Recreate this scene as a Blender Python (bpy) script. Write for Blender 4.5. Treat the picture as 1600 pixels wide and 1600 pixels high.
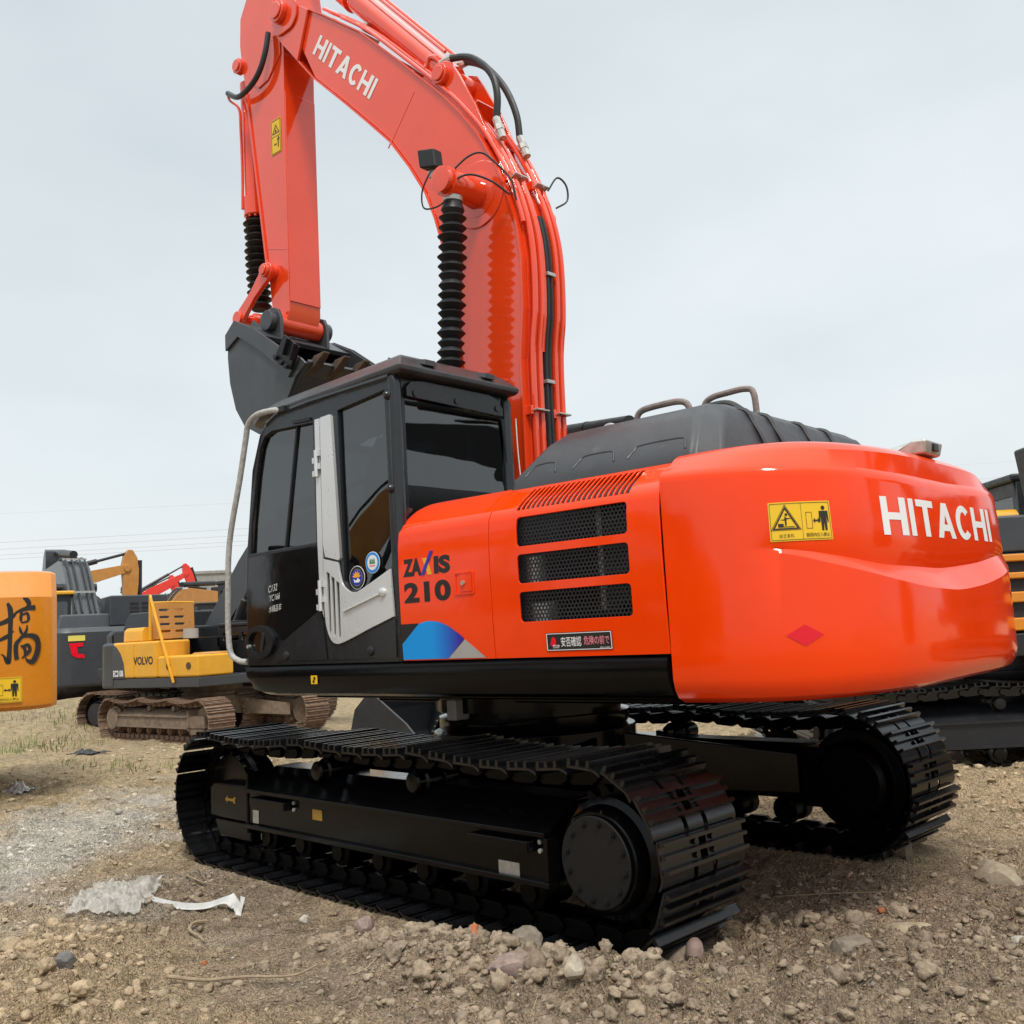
import bpy, bmesh, math, random
import numpy as np
from mathutils import Vector, Matrix

# ------------------------------------------------------------------ camera, sky, sun, exposure
for o in list(bpy.data.objects):
    bpy.data.objects.remove(o, do_unlink=True)
scene = bpy.context.scene
COL = scene.collection
R = math.radians


def camera_setup(pos, yaw, pitch, roll, fpx, res=1600.0):
    y, p, r = R(yaw), R(pitch), R(roll)
    fwd = Vector((math.cos(p) * math.cos(y), math.cos(p) * math.sin(y), math.sin(p)))
    right = Vector((math.sin(y), -math.cos(y), 0))
    up = right.cross(fwd)
    rr = math.cos(r) * right + math.sin(r) * up
    uu = -math.sin(r) * right + math.cos(r) * up
    cam = bpy.data.cameras.new('camera')
    co = bpy.data.objects.new('camera', cam)
    COL.objects.link(co)
    m = Matrix((rr, uu, -fwd)).transposed().to_4x4()
    m.translation = Vector(pos)
    co.matrix_world = m
    cam.sensor_width = 36
    cam.sensor_height = 36
    cam.lens = 36 * fpx / res
    cam.clip_start = 0.05
    cam.clip_end = 2000
    scene.camera = co
    return co


camera_setup((-4.319, 5.022, 1.406), -48.68, 6.588, -3.103, 1553.6)

SUN_FROM = Vector((-0.42, 0.34, 0.84)).normalized()
world = bpy.data.worlds.new('World')
scene.world = world
world.use_nodes = True
wn = world.node_tree.nodes
wl = world.node_tree.links
wn.clear()
w_out = wn.new('ShaderNodeOutputWorld')
w_bg = wn.new('ShaderNodeBackground')
w_sky = wn.new('ShaderNodeTexSky')
w_sky.sky_type = 'NISHITA'
w_sky.sun_disc = False
w_sky.sun_elevation = math.asin(SUN_FROM.z)
w_sky.sun_rotation = math.atan2(SUN_FROM.x, SUN_FROM.y)
w_sky.dust_density = 4.0
w_sky.air_density = 1.4
w_tc = wn.new('ShaderNodeTexCoord')
w_map = wn.new('ShaderNodeMapping')
w_map.inputs['Scale'].default_value = (1.0, 1.0, 2.2)
w_noise = wn.new('ShaderNodeTexNoise')
w_noise.inputs['Scale'].default_value = 1.25
w_noise.inputs['Detail'].default_value = 5
w_noise.inputs['Roughness'].default_value = 0.5
w_ramp = wn.new('ShaderNodeValToRGB')
w_ramp.color_ramp.elements[0].position = 0.30
w_ramp.color_ramp.elements[0].color = (4.9, 5.45, 5.75, 1)
w_ramp.color_ramp.elements[1].position = 0.72
w_ramp.color_ramp.elements[1].color = (6.85, 7.3, 7.45, 1)
w_mix = wn.new('ShaderNodeMix')
w_mix.data_type = 'RGBA'
w_mix.inputs['Factor'].default_value = 0.9       # a closed, thin cloud cover over the clear sky
wl.new(w_tc.outputs['Generated'], w_map.inputs['Vector'])
wl.new(w_map.outputs['Vector'], w_noise.inputs['Vector'])
wl.new(w_noise.outputs['Fac'], w_ramp.inputs['Fac'])
wl.new(w_sky.outputs['Color'], w_mix.inputs[6])
w_sep = wn.new('ShaderNodeSeparateXYZ')
wl.new(w_tc.outputs['Generated'], w_sep.inputs[0])
w_elev = wn.new('ShaderNodeValToRGB')             # an overcast sky is brightest overhead
w_elev.color_ramp.interpolation = 'EASE'
w_elev.color_ramp.elements[0].position = 0.58
w_elev.color_ramp.elements[0].color = (1.0, 1.0, 1.0, 1)
w_elev.color_ramp.elements[1].position = 1.0
w_elev.color_ramp.elements[1].color = (2.7, 2.62, 2.5, 1)
wl.new(w_sep.outputs['Z'], w_elev.inputs['Fac'])
w_mul = wn.new('ShaderNodeMix')
w_mul.data_type = 'RGBA'
w_mul.blend_type = 'MULTIPLY'
w_mul.inputs[0].default_value = 1.0
wl.new(w_ramp.outputs['Color'], w_mul.inputs[6])
wl.new(w_elev.outputs['Color'], w_mul.inputs[7])
wl.new(w_mul.outputs[2], w_mix.inputs[7])
wl.new(w_mix.outputs[2], w_bg.inputs['Color'])
w_bg.inputs['Strength'].default_value = 0.1
wl.new(w_bg.outputs['Background'], w_out.inputs['Surface'])

sun_d = bpy.data.lights.new('sun', 'SUN')
sun_d.energy = 1.7
sun_d.angle = R(12)
sun_d.color = (1.0, 0.95, 0.87)
sun = bpy.data.objects.new('sun', sun_d)
COL.objects.link(sun)
sun.rotation_euler = (-SUN_FROM).to_track_quat('-Z', 'Y').to_euler()
sun.location = (0, 0, 30)

vs = scene.view_settings
vs.view_transform = 'Standard'
vs.look = 'None'
vs.exposure = 0.42
vs.gamma = 1.0
vs.use_curve_mapping = False
scene.cycles.max_bounces = 8
scene.cycles.transparent_max_bounces = 16
scene.cycles.use_denoising = True

rng = random.Random(11)

# ------------------------------------------------------------------ materials


def new_mat(name):
    m = bpy.data.materials.new(name)
    m.use_nodes = True
    nt = m.node_tree
    b = nt.nodes['Principled BSDF']
    return m, nt, b


def add_noise(nt, scale, detail=4, rough=0.55, vec=None, dim='3D'):
    n = nt.nodes.new('ShaderNodeTexNoise')
    n.inputs['Scale'].default_value = scale
    n.inputs['Detail'].default_value = detail
    n.inputs['Roughness'].default_value = rough
    if vec is not None:
        nt.links.new(vec, n.inputs['Vector'])
    return n


def ramp(nt, fac, stops):
    r = nt.nodes.new('ShaderNodeValToRGB')
    while len(r.color_ramp.elements) < len(stops):
        r.color_ramp.elements.new(0.5)
    for e, (p, c) in zip(r.color_ramp.elements, stops):
        e.position = p
        e.color = (*c, 1) if len(c) == 3 else c
    nt.links.new(fac, r.inputs['Fac'])
    return r


def bump(nt, b, height, strength=0.2, dist=0.01):
    n = nt.nodes.new('ShaderNodeBump')
    n.inputs['Strength'].default_value = strength
    n.inputs['Distance'].default_value = dist
    nt.links.new(height, n.inputs['Height'])
    nt.links.new(n.outputs['Normal'], b.inputs['Normal'])
    return n


def mixc(nt, fac, a, b):
    m = nt.nodes.new('ShaderNodeMix')
    m.data_type = 'RGBA'
    for sock, v in ((m.inputs[0], fac), (m.inputs[6], a), (m.inputs[7], b)):
        if isinstance(v, (int, float)):
            sock.default_value = v
        elif isinstance(v, tuple):
            sock.default_value = (*v, 1)
        else:
            nt.links.new(v, sock)
    return m.outputs[2]


def objco(nt):
    return nt.nodes.new('ShaderNodeTexCoord').outputs['Object']


def paint(name, col, rough=0.35, coat=0.0, var=0.08, dirt=0.0, dirtcol=(0.25, 0.19, 0.13), wave=0.0, metallic=0.0, spec=0.5, scale=3.0):
    m, nt, b = new_mat(name)
    co = objco(nt)
    n = add_noise(nt, scale, 5, 0.6, co)
    lo = tuple(c * (1 - var) for c in col)
    hi = tuple(min(1, c * (1 + var)) for c in col)
    c = ramp(nt, n.outputs['Fac'], [(0.3, lo), (0.7, hi)]).outputs['Color']
    if dirt > 0:
        n2 = add_noise(nt, scale * 2.3, 8, 0.7, co)
        f = ramp(nt, n2.outputs['Fac'], [(0.62 - dirt * 0.35, (0, 0, 0)), (0.80 - dirt * 0.2, (1, 1, 1))]).outputs['Color']
        c = mixc(nt, f, c, dirtcol)
    nt.links.new(c, b.inputs['Base Color'])
    b.inputs['Roughness'].default_value = rough
    b.inputs['Metallic'].default_value = metallic
    b.inputs['Specular IOR Level'].default_value = spec
    if coat:
        b.inputs['Coat Weight'].default_value = coat
        b.inputs['Coat Roughness'].default_value = 0.03
    n3 = add_noise(nt, 900 if wave == 0 else 5.5, 2, 0.5, co)
    r2 = ramp(nt, add_noise(nt, scale * 4, 6, 0.65, co).outputs['Fac'], [(0.3, (rough * 0.8,) * 3), (0.75, (min(1, rough * 1.35),) * 3)])
    nt.links.new(r2.outputs['Color'], b.inputs['Roughness'])
    if wave:
        bump(nt, b, n3.outputs['Fac'], wave, 0.02)
    return m


M = {}
M['orange'] = paint('orange_paint', (0.88, 0.050, 0.001), 0.10, 0.0, 0.03, wave=0.06, spec=0.42)
M['orange_boom'] = paint('orange_paint_boom', (0.80, 0.058, 0.010), 0.10, 1.0, 0.05, wave=0.03, spec=0.5)
M['black'] = paint('black_gloss_paint', (0.0026, 0.0027, 0.0032), 0.15, 0.0, 0.25, wave=0.08, spec=0.20)
M['black_track'] = paint('black_track_paint', (0.0014, 0.0015, 0.0018), 0.32, 0.0, 0.4, dirt=0.0, spec=0.12, scale=9)
M['black_dusty'] = paint('black_sole_paint', (0.0045, 0.0047, 0.0055), 0.22, 0.0, 0.4, dirt=0.05, dirtcol=(0.03, 0.025, 0.02), spec=0.56, scale=14)
M['cab'] = paint('charcoal_cab_paint', (0.012, 0.013, 0.016), 0.24, 0.1, 0.2, spec=0.5)
M['roof'] = paint('charcoal_roof', (0.036, 0.036, 0.039), 0.34, 0, 0.3, dirt=0.10, dirtcol=(0.085, 0.068, 0.056), scale=5)
M['plastic'] = paint('grey_plastic_cover', (0.042, 0.044, 0.050), 0.40, 0, 0.2, dirt=0.05, dirtcol=(0.11, 0.11, 0.11), scale=5)
M['rubber'] = paint('black_rubber', (0.012, 0.013, 0.015), 0.5, 0, 0.2, spec=0.4)
M['hose'] = paint('black_hose', (0.016, 0.017, 0.019), 0.45, 0, 0.2)
M['silver'] = paint('silver_paint', (0.68, 0.69, 0.70), 0.30, 0.2, 0.04, metallic=0.45)
M['zinc'] = paint('zinc_steel', (0.50, 0.49, 0.46), 0.38, 0, 0.2, metallic=0.6, scale=30)
M['white'] = paint('white_vinyl', (0.80, 0.80, 0.80), 0.35, 0, 0.02)
M['yellow'] = paint('yellow_vinyl', (0.80, 0.50, 0.012), 0.35, 0, 0.03)
M['ink'] = paint('black_ink', (0.014, 0.013, 0.013), 0.4, 0, 0.1)
M['red'] = paint('red_reflector', (0.75, 0.004, 0.02), 0.25, 0, 0.03)
M['pink'] = paint('pink_print', (0.80, 0.25, 0.30), 0.35, 0, 0.03)
M['blue'] = paint('blue_vinyl', (0.01, 0.24, 0.72), 0.3, 0, 0.1)
M['navy'] = paint('dark_blue_vinyl', (0.02, 0.03, 0.34), 0.3, 0, 0.1)
M['gold'] = paint('amber_vinyl', (0.8, 0.36, 0.02), 0.35, 0, 0.05)
M['green'] = paint('green_print', (0.02, 0.22, 0.10), 0.4, 0, 0.05)
M['vinyl_grey'] = paint('grey_vinyl', (0.36, 0.35, 0.34), 0.4, 0, 0.05)
M['bucket'] = paint('bucket_grey_paint', (0.052, 0.056, 0.063), 0.35, 0.0, 0.15, dirt=0.06, dirtcol=(0.10, 0.085, 0.07), scale=5)
M['rust'] = paint('rusty_steel', (0.085, 0.055, 0.038), 0.75, 0, 0.4, dirt=0.2, dirtcol=(0.05, 0.025, 0.012), scale=14)
M['rust_track'] = paint('rusty_track_steel', (0.20, 0.125, 0.085), 0.8, 0, 0.35, dirt=0.32, dirtcol=(0.34, 0.26, 0.185), scale=8)
M['rust_frame'] = paint('dusty_track_frame', (0.19, 0.14, 0.10), 0.85, 0, 0.3, dirt=0.35, dirtcol=(0.30, 0.23, 0.16), scale=5)
M['wrap'] = paint('wrapped_tube', (0.40, 0.39, 0.37), 0.55, 0, 0.3, dirt=0.15, dirtcol=(0.16, 0.15, 0.14), scale=40)
M['wrap_brown'] = paint('wrapped_brown_tube', (0.20, 0.155, 0.14), 0.5, 0, 0.3, dirt=0.2, dirtcol=(0.45, 0.43, 0.42), scale=40)
M['seat'] = paint('dark_seat_fabric', (0.02, 0.02, 0.022), 0.8, 0, 0.2)
M['hull_yellow'] = paint('yellow_machine_paint', (0.76, 0.375, 0.022), 0.35, 0.1, 0.06, dirt=0.05, dirtcol=(0.34, 0.20, 0.06), scale=4)
M['hull_amber'] = paint('amber_machine_paint', (0.68, 0.235, 0.012), 0.28, 0.3, 0.04, wave=0.05)
M['hull_tan'] = paint('tan_machine_paint', (0.50, 0.22, 0.045), 0.4, 0.1, 0.1, dirt=0.1, dirtcol=(0.22, 0.12, 0.05), scale=4)
M['hull_red'] = paint('red_machine_paint', (0.68, 0.032, 0.018), 0.35, 0.2, 0.06)
M['hull_grey'] = paint('slate_machine_paint', (0.040, 0.044, 0.052), 0.33, 0.1, 0.1, scale=4)
M['hull_dark'] = paint('charcoal_machine_paint', (0.014, 0.015, 0.018), 0.4, 0, 0.2, scale=4)
M['concrete'] = paint('weathered_concrete', (0.26, 0.26, 0.25), 0.9, 0, 0.2)


def glass_mat(name, tint, refl=0.9):
    m, nt, b = new_mat(name)
    nt.nodes.remove(b)
    out = nt.nodes['Material Output']
    tr = nt.nodes.new('ShaderNodeBsdfTransparent')
    tr.inputs['Color'].default_value = (*tint, 1)
    gl = nt.nodes.new('ShaderNodeBsdfGlossy')
    gl.inputs['Roughness'].default_value = 0.012
    gl.inputs['Color'].default_value = (refl, refl, refl, 1)
    fr = nt.nodes.new('ShaderNodeFresnel')
    fr.inputs['IOR'].default_value = 2.0
    n = add_noise(nt, 1.6, 2, 0.5, objco(nt))
    bp = nt.nodes.new('ShaderNodeBump')
    bp.inputs['Strength'].default_value = 0.03
    bp.inputs['Distance'].default_value = 0.03
    nt.links.new(n.outputs['Fac'], bp.inputs['Height'])
    nt.links.new(bp.outputs['Normal'], gl.inputs['Normal'])
    mx = nt.nodes.new('ShaderNodeMixShader')
    ge = nt.nodes.new('ShaderNodeNewGeometry')
    io = nt.nodes.new('ShaderNodeMapRange')       # the same pane seen from its back face
    io.inputs['To Min'].default_value = 2.0
    io.inputs['To Max'].default_value = 1 / 2.0
    nt.links.new(ge.outputs['Backfacing'], io.inputs['Value'])
    nt.links.new(io.outputs['Result'], fr.inputs['IOR'])
    nt.links.new(fr.outputs['Fac'], mx.inputs['Fac'])
    nt.links.new(tr.outputs['BSDF'], mx.inputs[1])
    nt.links.new(gl.outputs['BSDF'], mx.inputs[2])
    nt.links.new(mx.outputs['Shader'], out.inputs['Surface'])
    return m


M['glass'] = glass_mat('tinted_cab_glass', (0.21, 0.225, 0.24))
M['glass_dark'] = glass_mat('dark_door_glass', (0.035, 0.035, 0.04))


def film_mat():
    m, nt, b = new_mat('clear_plastic_film')
    out = nt.nodes['Material Output']
    n = add_noise(nt, 14, 5, 0.6, objco(nt))
    b.inputs['Base Color'].default_value = (0.50, 0.475, 0.43, 1)
    b.inputs['Roughness'].default_value = 0.42
    tr = nt.nodes.new('ShaderNodeBsdfTransparent')
    mx = nt.nodes.new('ShaderNodeMixShader')
    f = ramp(nt, n.outputs['Fac'], [(0.35, (0.40,) * 3), (0.65, (0.75,) * 3)])
    nt.links.new(f.outputs['Color'], mx.inputs['Fac'])
    nt.links.new(tr.outputs['BSDF'], mx.inputs[1])
    nt.links.new(b.outputs['BSDF'], mx.inputs[2])
    nt.links.new(mx.outputs['Shader'], out.inputs['Surface'])
    return m


M['film'] = film_mat()


def stripes_mat(name, a, b_, scale, axis):
    """fine fins or mesh lines, too small to model singly"""
    m, nt, b = new_mat(name)
    w = nt.nodes.new('ShaderNodeTexWave')
    w.bands_direction = axis
    w.inputs['Scale'].default_value = scale
    w.inputs['Distortion'].default_value = 0.4
    nt.links.new(objco(nt), w.inputs['Vector'])
    c = ramp(nt, w.outputs['Fac'], [(0.35, a), (0.65, b_)])
    nt.links.new(c.outputs['Color'], b.inputs['Base Color'])
    b.inputs['Roughness'].default_value = 0.6
    return m


M['fins'] = stripes_mat('radiator_fins', (0.004, 0.004, 0.004), (0.06, 0.06, 0.062), 22, 'Z')
M['fins_v'] = stripes_mat('cooler_fins', (0.006, 0.006, 0.006), (0.07, 0.07, 0.07), 22, 'X')


M['chalk'] = paint('white_marker', (0.62, 0.62, 0.60), 0.6, 0, 0.1)
M['gold_dim'] = paint('faded_amber_paint', (0.25, 0.14, 0.02), 0.5, 0, 0.2)
M['door_gloss'] = paint('black_door_gloss', (0.006, 0.0055, 0.0055), 0.06, 0.0, 0.2, wave=0.03, spec=0.6)


def fade_mat():
    m, nt, b = new_mat('blue_fading_vinyl')
    sep = nt.nodes.new('ShaderNodeSeparateXYZ')
    nt.links.new(objco(nt), sep.inputs[0])
    mr = nt.nodes.new('ShaderNodeMapRange')
    mr.inputs['From Min'].default_value = -0.50
    mr.inputs['From Max'].default_value = -0.70
    nt.links.new(sep.outputs['X'], mr.inputs['Value'])
    c = ramp(nt, mr.outputs['Result'], [(0.0, (0.0, 0.29, 0.78)), (0.45, (0.01, 0.16, 0.62)), (1.0, (0.03, 0.02, 0.34))])
    nt.links.new(c.outputs['Color'], b.inputs['Base Color'])
    b.inputs['Roughness'].default_value = 0.3
    return m


M['blue_fade'] = fade_mat()      # printed colour gradient of the decal

M['yellow_pale'] = paint('pale_yellow_vinyl', (0.72, 0.62, 0.12), 0.4, 0, 0.05)
M['mesh_dark'] = stripes_mat('dark_vent_mesh', (0.006, 0.006, 0.007), (0.03, 0.03, 0.032), 30, 'X')

# ------------------------------------------------------------------ mesh builder

def tag(o, label=None, cat=None, group=None, kind=None):
    if label:
        o['label'] = label
    if cat:
        o['category'] = cat
    if group:
        o['group'] = group
    if kind:
        o['kind'] = kind
    return o


def empty(name, loc=(0, 0, 0), rz=0.0, scale=1.0):
    o = bpy.data.objects.new(name, None)
    COL.objects.link(o)
    o.location = loc
    o.rotation_euler = (0, 0, rz)
    o.scale = (scale,) * 3
    o.empty_display_size = 0.2
    return o


def link(name, me, parent=None):
    o = bpy.data.objects.new(name, me)
    COL.objects.link(o)
    if parent is not None:
        o.parent = parent
    return o


def V3(a):
    return Vector(a)


def catmull(pts, k=6):
    P = [Vector(p) for p in pts]
    if len(P) < 3:
        return P
    out = []
    for i in range(len(P) - 1):
        p0 = P[i - 1] if i > 0 else P[0] * 2 - P[1]
        p1, p2 = P[i], P[i + 1]
        p3 = P[i + 2] if i + 2 < len(P) else P[-1] * 2 - P[-2]
        for j in range(k):
            t = j / k
            out.append(0.5 * ((2 * p1) + (-p0 + p2) * t + (2 * p0 - 5 * p1 + 4 * p2 - p3) * t * t + (-p0 + 3 * p1 - 3 * p2 + p3) * t ** 3))
    out.append(P[-1])
    return out


class MB:
    def __init__(self):
        self.v = []
        self.f = []
        self.mi = []
        self.cur = 0

    def add(self, vs_, fs_):
        b = len(self.v)
        self.v += [tuple(p) for p in vs_]
        self.f += [tuple(b + i for i in f) for f in fs_]
        self.mi += [self.cur] * len(fs_)
        return self

    def box(self, x0, x1, y0, y1, z0, z1):
        x0, x1 = min(x0, x1), max(x0, x1)
        y0, y1 = min(y0, y1), max(y0, y1)
        z0, z1 = min(z0, z1), max(z0, z1)
        v = [(x0, y0, z0), (x1, y0, z0), (x1, y1, z0), (x0, y1, z0), (x0, y0, z1), (x1, y0, z1), (x1, y1, z1), (x0, y1, z1)]
        return self.add(v, [(0, 3, 2, 1), (4, 5, 6, 7), (0, 1, 5, 4), (1, 2, 6, 5), (2, 3, 7, 6), (3, 0, 4, 7)])

    def hexa(self, b4, t4):
        """bottom ring (counter-clockwise seen from above) and top ring"""
        return self.add(list(b4) + list(t4), [(0, 3, 2, 1), (4, 5, 6, 7), (0, 1, 5, 4), (1, 2, 6, 5), (2, 3, 7, 6), (3, 0, 4, 7)])

    def bar(self, p0, p1, w, h, up=(0, 0, 1)):
        p0, p1 = V3(p0), V3(p1)
        d = (p1 - p0).normalized()
        u = V3(up)
        s = d.cross(u)
        if s.length < 1e-4:
            s = d.cross(Vector((1, 0, 0)))
        s.normalize()
        u = s.cross(d)
        s = s * w / 2
        u = u * h / 2
        return self.add([p0 - s - u, p1 - s - u, p1 + s - u, p0 + s - u, p0 - s + u, p1 - s + u, p1 + s + u, p0 + s + u],
                        [(0, 1, 2, 3), (7, 6, 5, 4), (0, 4, 5, 1), (1, 5, 6, 2), (2, 6, 7, 3), (3, 7, 4, 0)])

    def prism(self, pts, off):
        """closed polygon of 3D points extruded by a vector"""
        P = [V3(p) for p in pts]
        o = V3(off)
        n = len(P)
        nr = Vector((0, 0, 0))
        for i in range(n):
            nr += P[i].cross(P[(i + 1) % n])
        if nr.dot(o) < 0:
            P.reverse()
        v = P + [p + o for p in P]
        fs_ = [tuple(range(n - 1, -1, -1)), tuple(range(n, 2 * n))]
        for i in range(n):
            j = (i + 1) % n
            fs_.append((i, j, n + j, n + i))
        return self.add(v, fs_)

    def prism_y(self, prof, y0, y1):
        return self.prism([(x, y0, z) for x, z in prof], (0, y1 - y0, 0))

    def prism_z(self, prof, z0, z1):
        return self.prism([(x, y, z0) for x, y in prof], (0, 0, z1 - z0))

    def ring(self, c, a, r, n, ref=None):
        a = V3(a).normalized()
        u = a.cross(V3(ref) if ref is not None else (Vector((0, 0, 1)) if abs(a.z) < 0.9 else Vector((1, 0, 0))))
        u.normalize()
        w = a.cross(u)
        c = V3(c)
        return [c + u * (r * math.cos(2 * math.pi * i / n)) + w * (r * math.sin(2 * math.pi * i / n)) for i in range(n)]

    def loft(self, rings, cap0=True, cap1=True):
        n = len(rings[0])
        v = [p for r_ in rings for p in r_]
        fs_ = []
        for k in range(len(rings) - 1):
            for i in range(n):
                j = (i + 1) % n
                fs_.append((k * n + i, k * n + j, (k + 1) * n + j, (k + 1) * n + i))
        if cap0:
            fs_.append(tuple(range(n - 1, -1, -1)))
        if cap1:
            b = (len(rings) - 1) * n
            fs_.append(tuple(range(b, b + n)))
        return self.add(v, fs_)

    def cyl(self, p0, p1, r0, r1=None, n=20):
        r1 = r0 if r1 is None else r1
        a = V3(p1) - V3(p0)
        return self.loft([self.ring(p0, a, r0, n), self.ring(p1, a, r1, n)])

    def lathe(self, p0, p1, prof, n=20):
        """prof: (t in metres along the axis, radius)"""
        p0 = V3(p0)
        a = (V3(p1) - p0).normalized()
        return self.loft([self.ring(p0 + a * t, a, max(r_, 1e-4), n) for t, r_ in prof])

    def tube(self, path, r, n=8, caps=True):
        P = [V3(p) for p in path]
        rings = []
        prev = None
        for i, p in enumerate(P):
            t = (P[min(i + 1, len(P) - 1)] - P[max(i - 1, 0)]).normalized()
            if prev is None:
                u = t.cross(Vector((0, 0, 1)))
                if u.length < 1e-3:
                    u = t.cross(Vector((1, 0, 0)))
                u.normalize()
            else:
                u = prev - t * prev.dot(t)
                u.normalize()
            prev = u
            w = t.cross(u)
            rings.append([p + u * (r * math.cos(2 * math.pi * k / n)) + w * (r * math.sin(2 * math.pi * k / n)) for k in range(n)])
        return self.loft(rings, caps, caps)

    def mesh(self, name, mats, smooth=True, angle=35):
        me = bpy.data.meshes.new(name)
        me.from_pydata(self.v, [], self.f)
        if not isinstance(mats, (list, tuple)):
            mats = [mats]
        for m in mats:
            me.materials.append(M[m] if isinstance(m, str) else m)
        if len(mats) > 1:
            me.polygons.foreach_set('material_index', self.mi)
        me.update()
        if smooth:
            me.polygons.foreach_set('use_smooth', [True] * len(me.polygons))
            me.set_sharp_from_angle(angle=R(angle))
        return me

    def build(self, name, mats, parent=None, bevel=0.0, seg=2, smooth=True, angle=35, label=None):
        me = self.mesh(name, mats, smooth, angle)
        o = link(name, me, parent)
        if bevel > 0:
            add_bevel(o, bevel, seg)
        if label:
            o['label'] = label
        return o


def add_bevel(o, w, seg=2):
    b = o.modifiers.new('bevel', 'BEVEL')
    b.width = w
    b.segments = seg
    b.limit_method = 'ANGLE'
    b.angle_limit = R(32)
    b.harden_normals = True
    return b


def copy_obj(o, parent):
    c = o.copy()
    COL.objects.link(c)
    c.parent = parent
    return c


def curve_fill(splines, thick, bev=0.0):
    """flat filled shape with holes -> list of verts / faces in the uv plane (z = thickness)"""
    cu = bpy.data.curves.new('tmp', 'CURVE')
    cu.dimensions = '2D'
    cu.fill_mode = 'BOTH'
    cu.extrude = thick / 2
    cu.bevel_depth = bev
    cu.bevel_resolution = 1
    for pts in splines:
        s = cu.splines.new('POLY')
        s.points.add(len(pts) - 1)
        for p, q in zip(s.points, pts):
            p.co = (q[0], q[1], 0, 1)
        s.use_cyclic_u = True
    o = bpy.data.objects.new('tmp', cu)
    COL.objects.link(o)
    dg = bpy.context.evaluated_depsgraph_get()
    me = bpy.data.meshes.new_from_object(o.evaluated_get(dg))
    bpy.data.objects.remove(o, do_unlink=True)
    bpy.data.curves.remove(cu)
    return me


def text_mesh(body, size, bold=0.0, spacing=1.0, shear=0.0, align='LEFT', extrude=0.0):
    cu = bpy.data.curves.new('tmp', 'FONT')
    cu.body = body
    cu.size = size
    cu.offset = bold
    cu.space_character = spacing
    cu.shear = shear
    cu.align_x = align
    cu.fill_mode = 'FRONT'
    cu.resolution_u = 4
    o = bpy.data.objects.new('tmp', cu)
    COL.objects.link(o)
    dg = bpy.context.evaluated_depsgraph_get()
    me = bpy.data.meshes.new_from_object(o.evaluated_get(dg))
    bpy.data.objects.remove(o, do_unlink=True)
    bpy.data.curves.remove(cu)
    return me


def cut_mesh(me, xs=(), ys=()):
    bm = bmesh.new()
    bm.from_mesh(me)
    for x in xs:
        g = bm.verts[:] + bm.edges[:] + bm.faces[:]
        bmesh.ops.bisect_plane(bm, geom=g, plane_co=(x, 0, 0), plane_no=(1, 0, 0))
    for y in ys:
        g = bm.verts[:] + bm.edges[:] + bm.faces[:]
        bmesh.ops.bisect_plane(bm, geom=g, plane_co=(0, y, 0), plane_no=(0, 1, 0))
    bm.to_mesh(me)
    bm.free()
    return me


def fit_mesh(me, x0, x1, y0, y1):
    """scale flat artwork to a box"""
    n = len(me.vertices)
    co = np.empty(n * 3)
    me.vertices.foreach_get('co', co)
    co = co.reshape(-1, 3)
    a, b = co.min(0), co.max(0)
    co[:, 0] = x0 + (co[:, 0] - a[0]) / max(b[0] - a[0], 1e-6) * (x1 - x0)
    co[:, 1] = y0 + (co[:, 1] - a[1]) / max(b[1] - a[1], 1e-6) * (y1 - y0)
    me.vertices.foreach_set('co', co.ravel())
    return me


def place_mesh(me, name, fn, mat, parent, smooth=False, flip=False, angle=35):
    for v in me.vertices:
        v.co = fn(v.co.x, v.co.y, v.co.z)
    if flip:
        me.flip_normals()
    me.materials.clear()
    me.materials.append(M[mat] if isinstance(mat, str) else mat)
    me.update()
    if smooth:
        me.polygons.foreach_set('use_smooth', [True] * len(me.polygons))
        me.set_sharp_from_angle(angle=R(angle))
    return link(name, me, parent)


def flat(splines, name, fn, mat, parent, thick=0.002, label=None, cuts=(), cutsy=()):
    me = curve_fill(splines, thick)
    if cuts or cutsy:
        cut_mesh(me, cuts, cutsy)
    o = place_mesh(me, name, fn, mat, parent)
    if label:
        o['label'] = label
    return o


def rrect(x0, x1, y0, y1, r, n=4):
    x0, x1 = min(x0, x1), max(x0, x1)
    y0, y1 = min(y0, y1), max(y0, y1)
    out = []
    for cx, cy, a0 in ((x1 - r, y1 - r, 0), (x0 + r, y1 - r, 90), (x0 + r, y0 + r, 180), (x1 - r, y0 + r, 270)):
        for i in range(n + 1):
            a = R(a0 + 90 * i / n)
            out.append((cx + r * math.cos(a), cy + r * math.sin(a)))
    return out


def circle(cx, cy, r, n=28, ry=None):
    ry = r if ry is None else ry
    return [(cx + r * math.cos(2 * math.pi * i / n), cy + ry * math.sin(2 * math.pi * i / n)) for i in range(n)]


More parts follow.
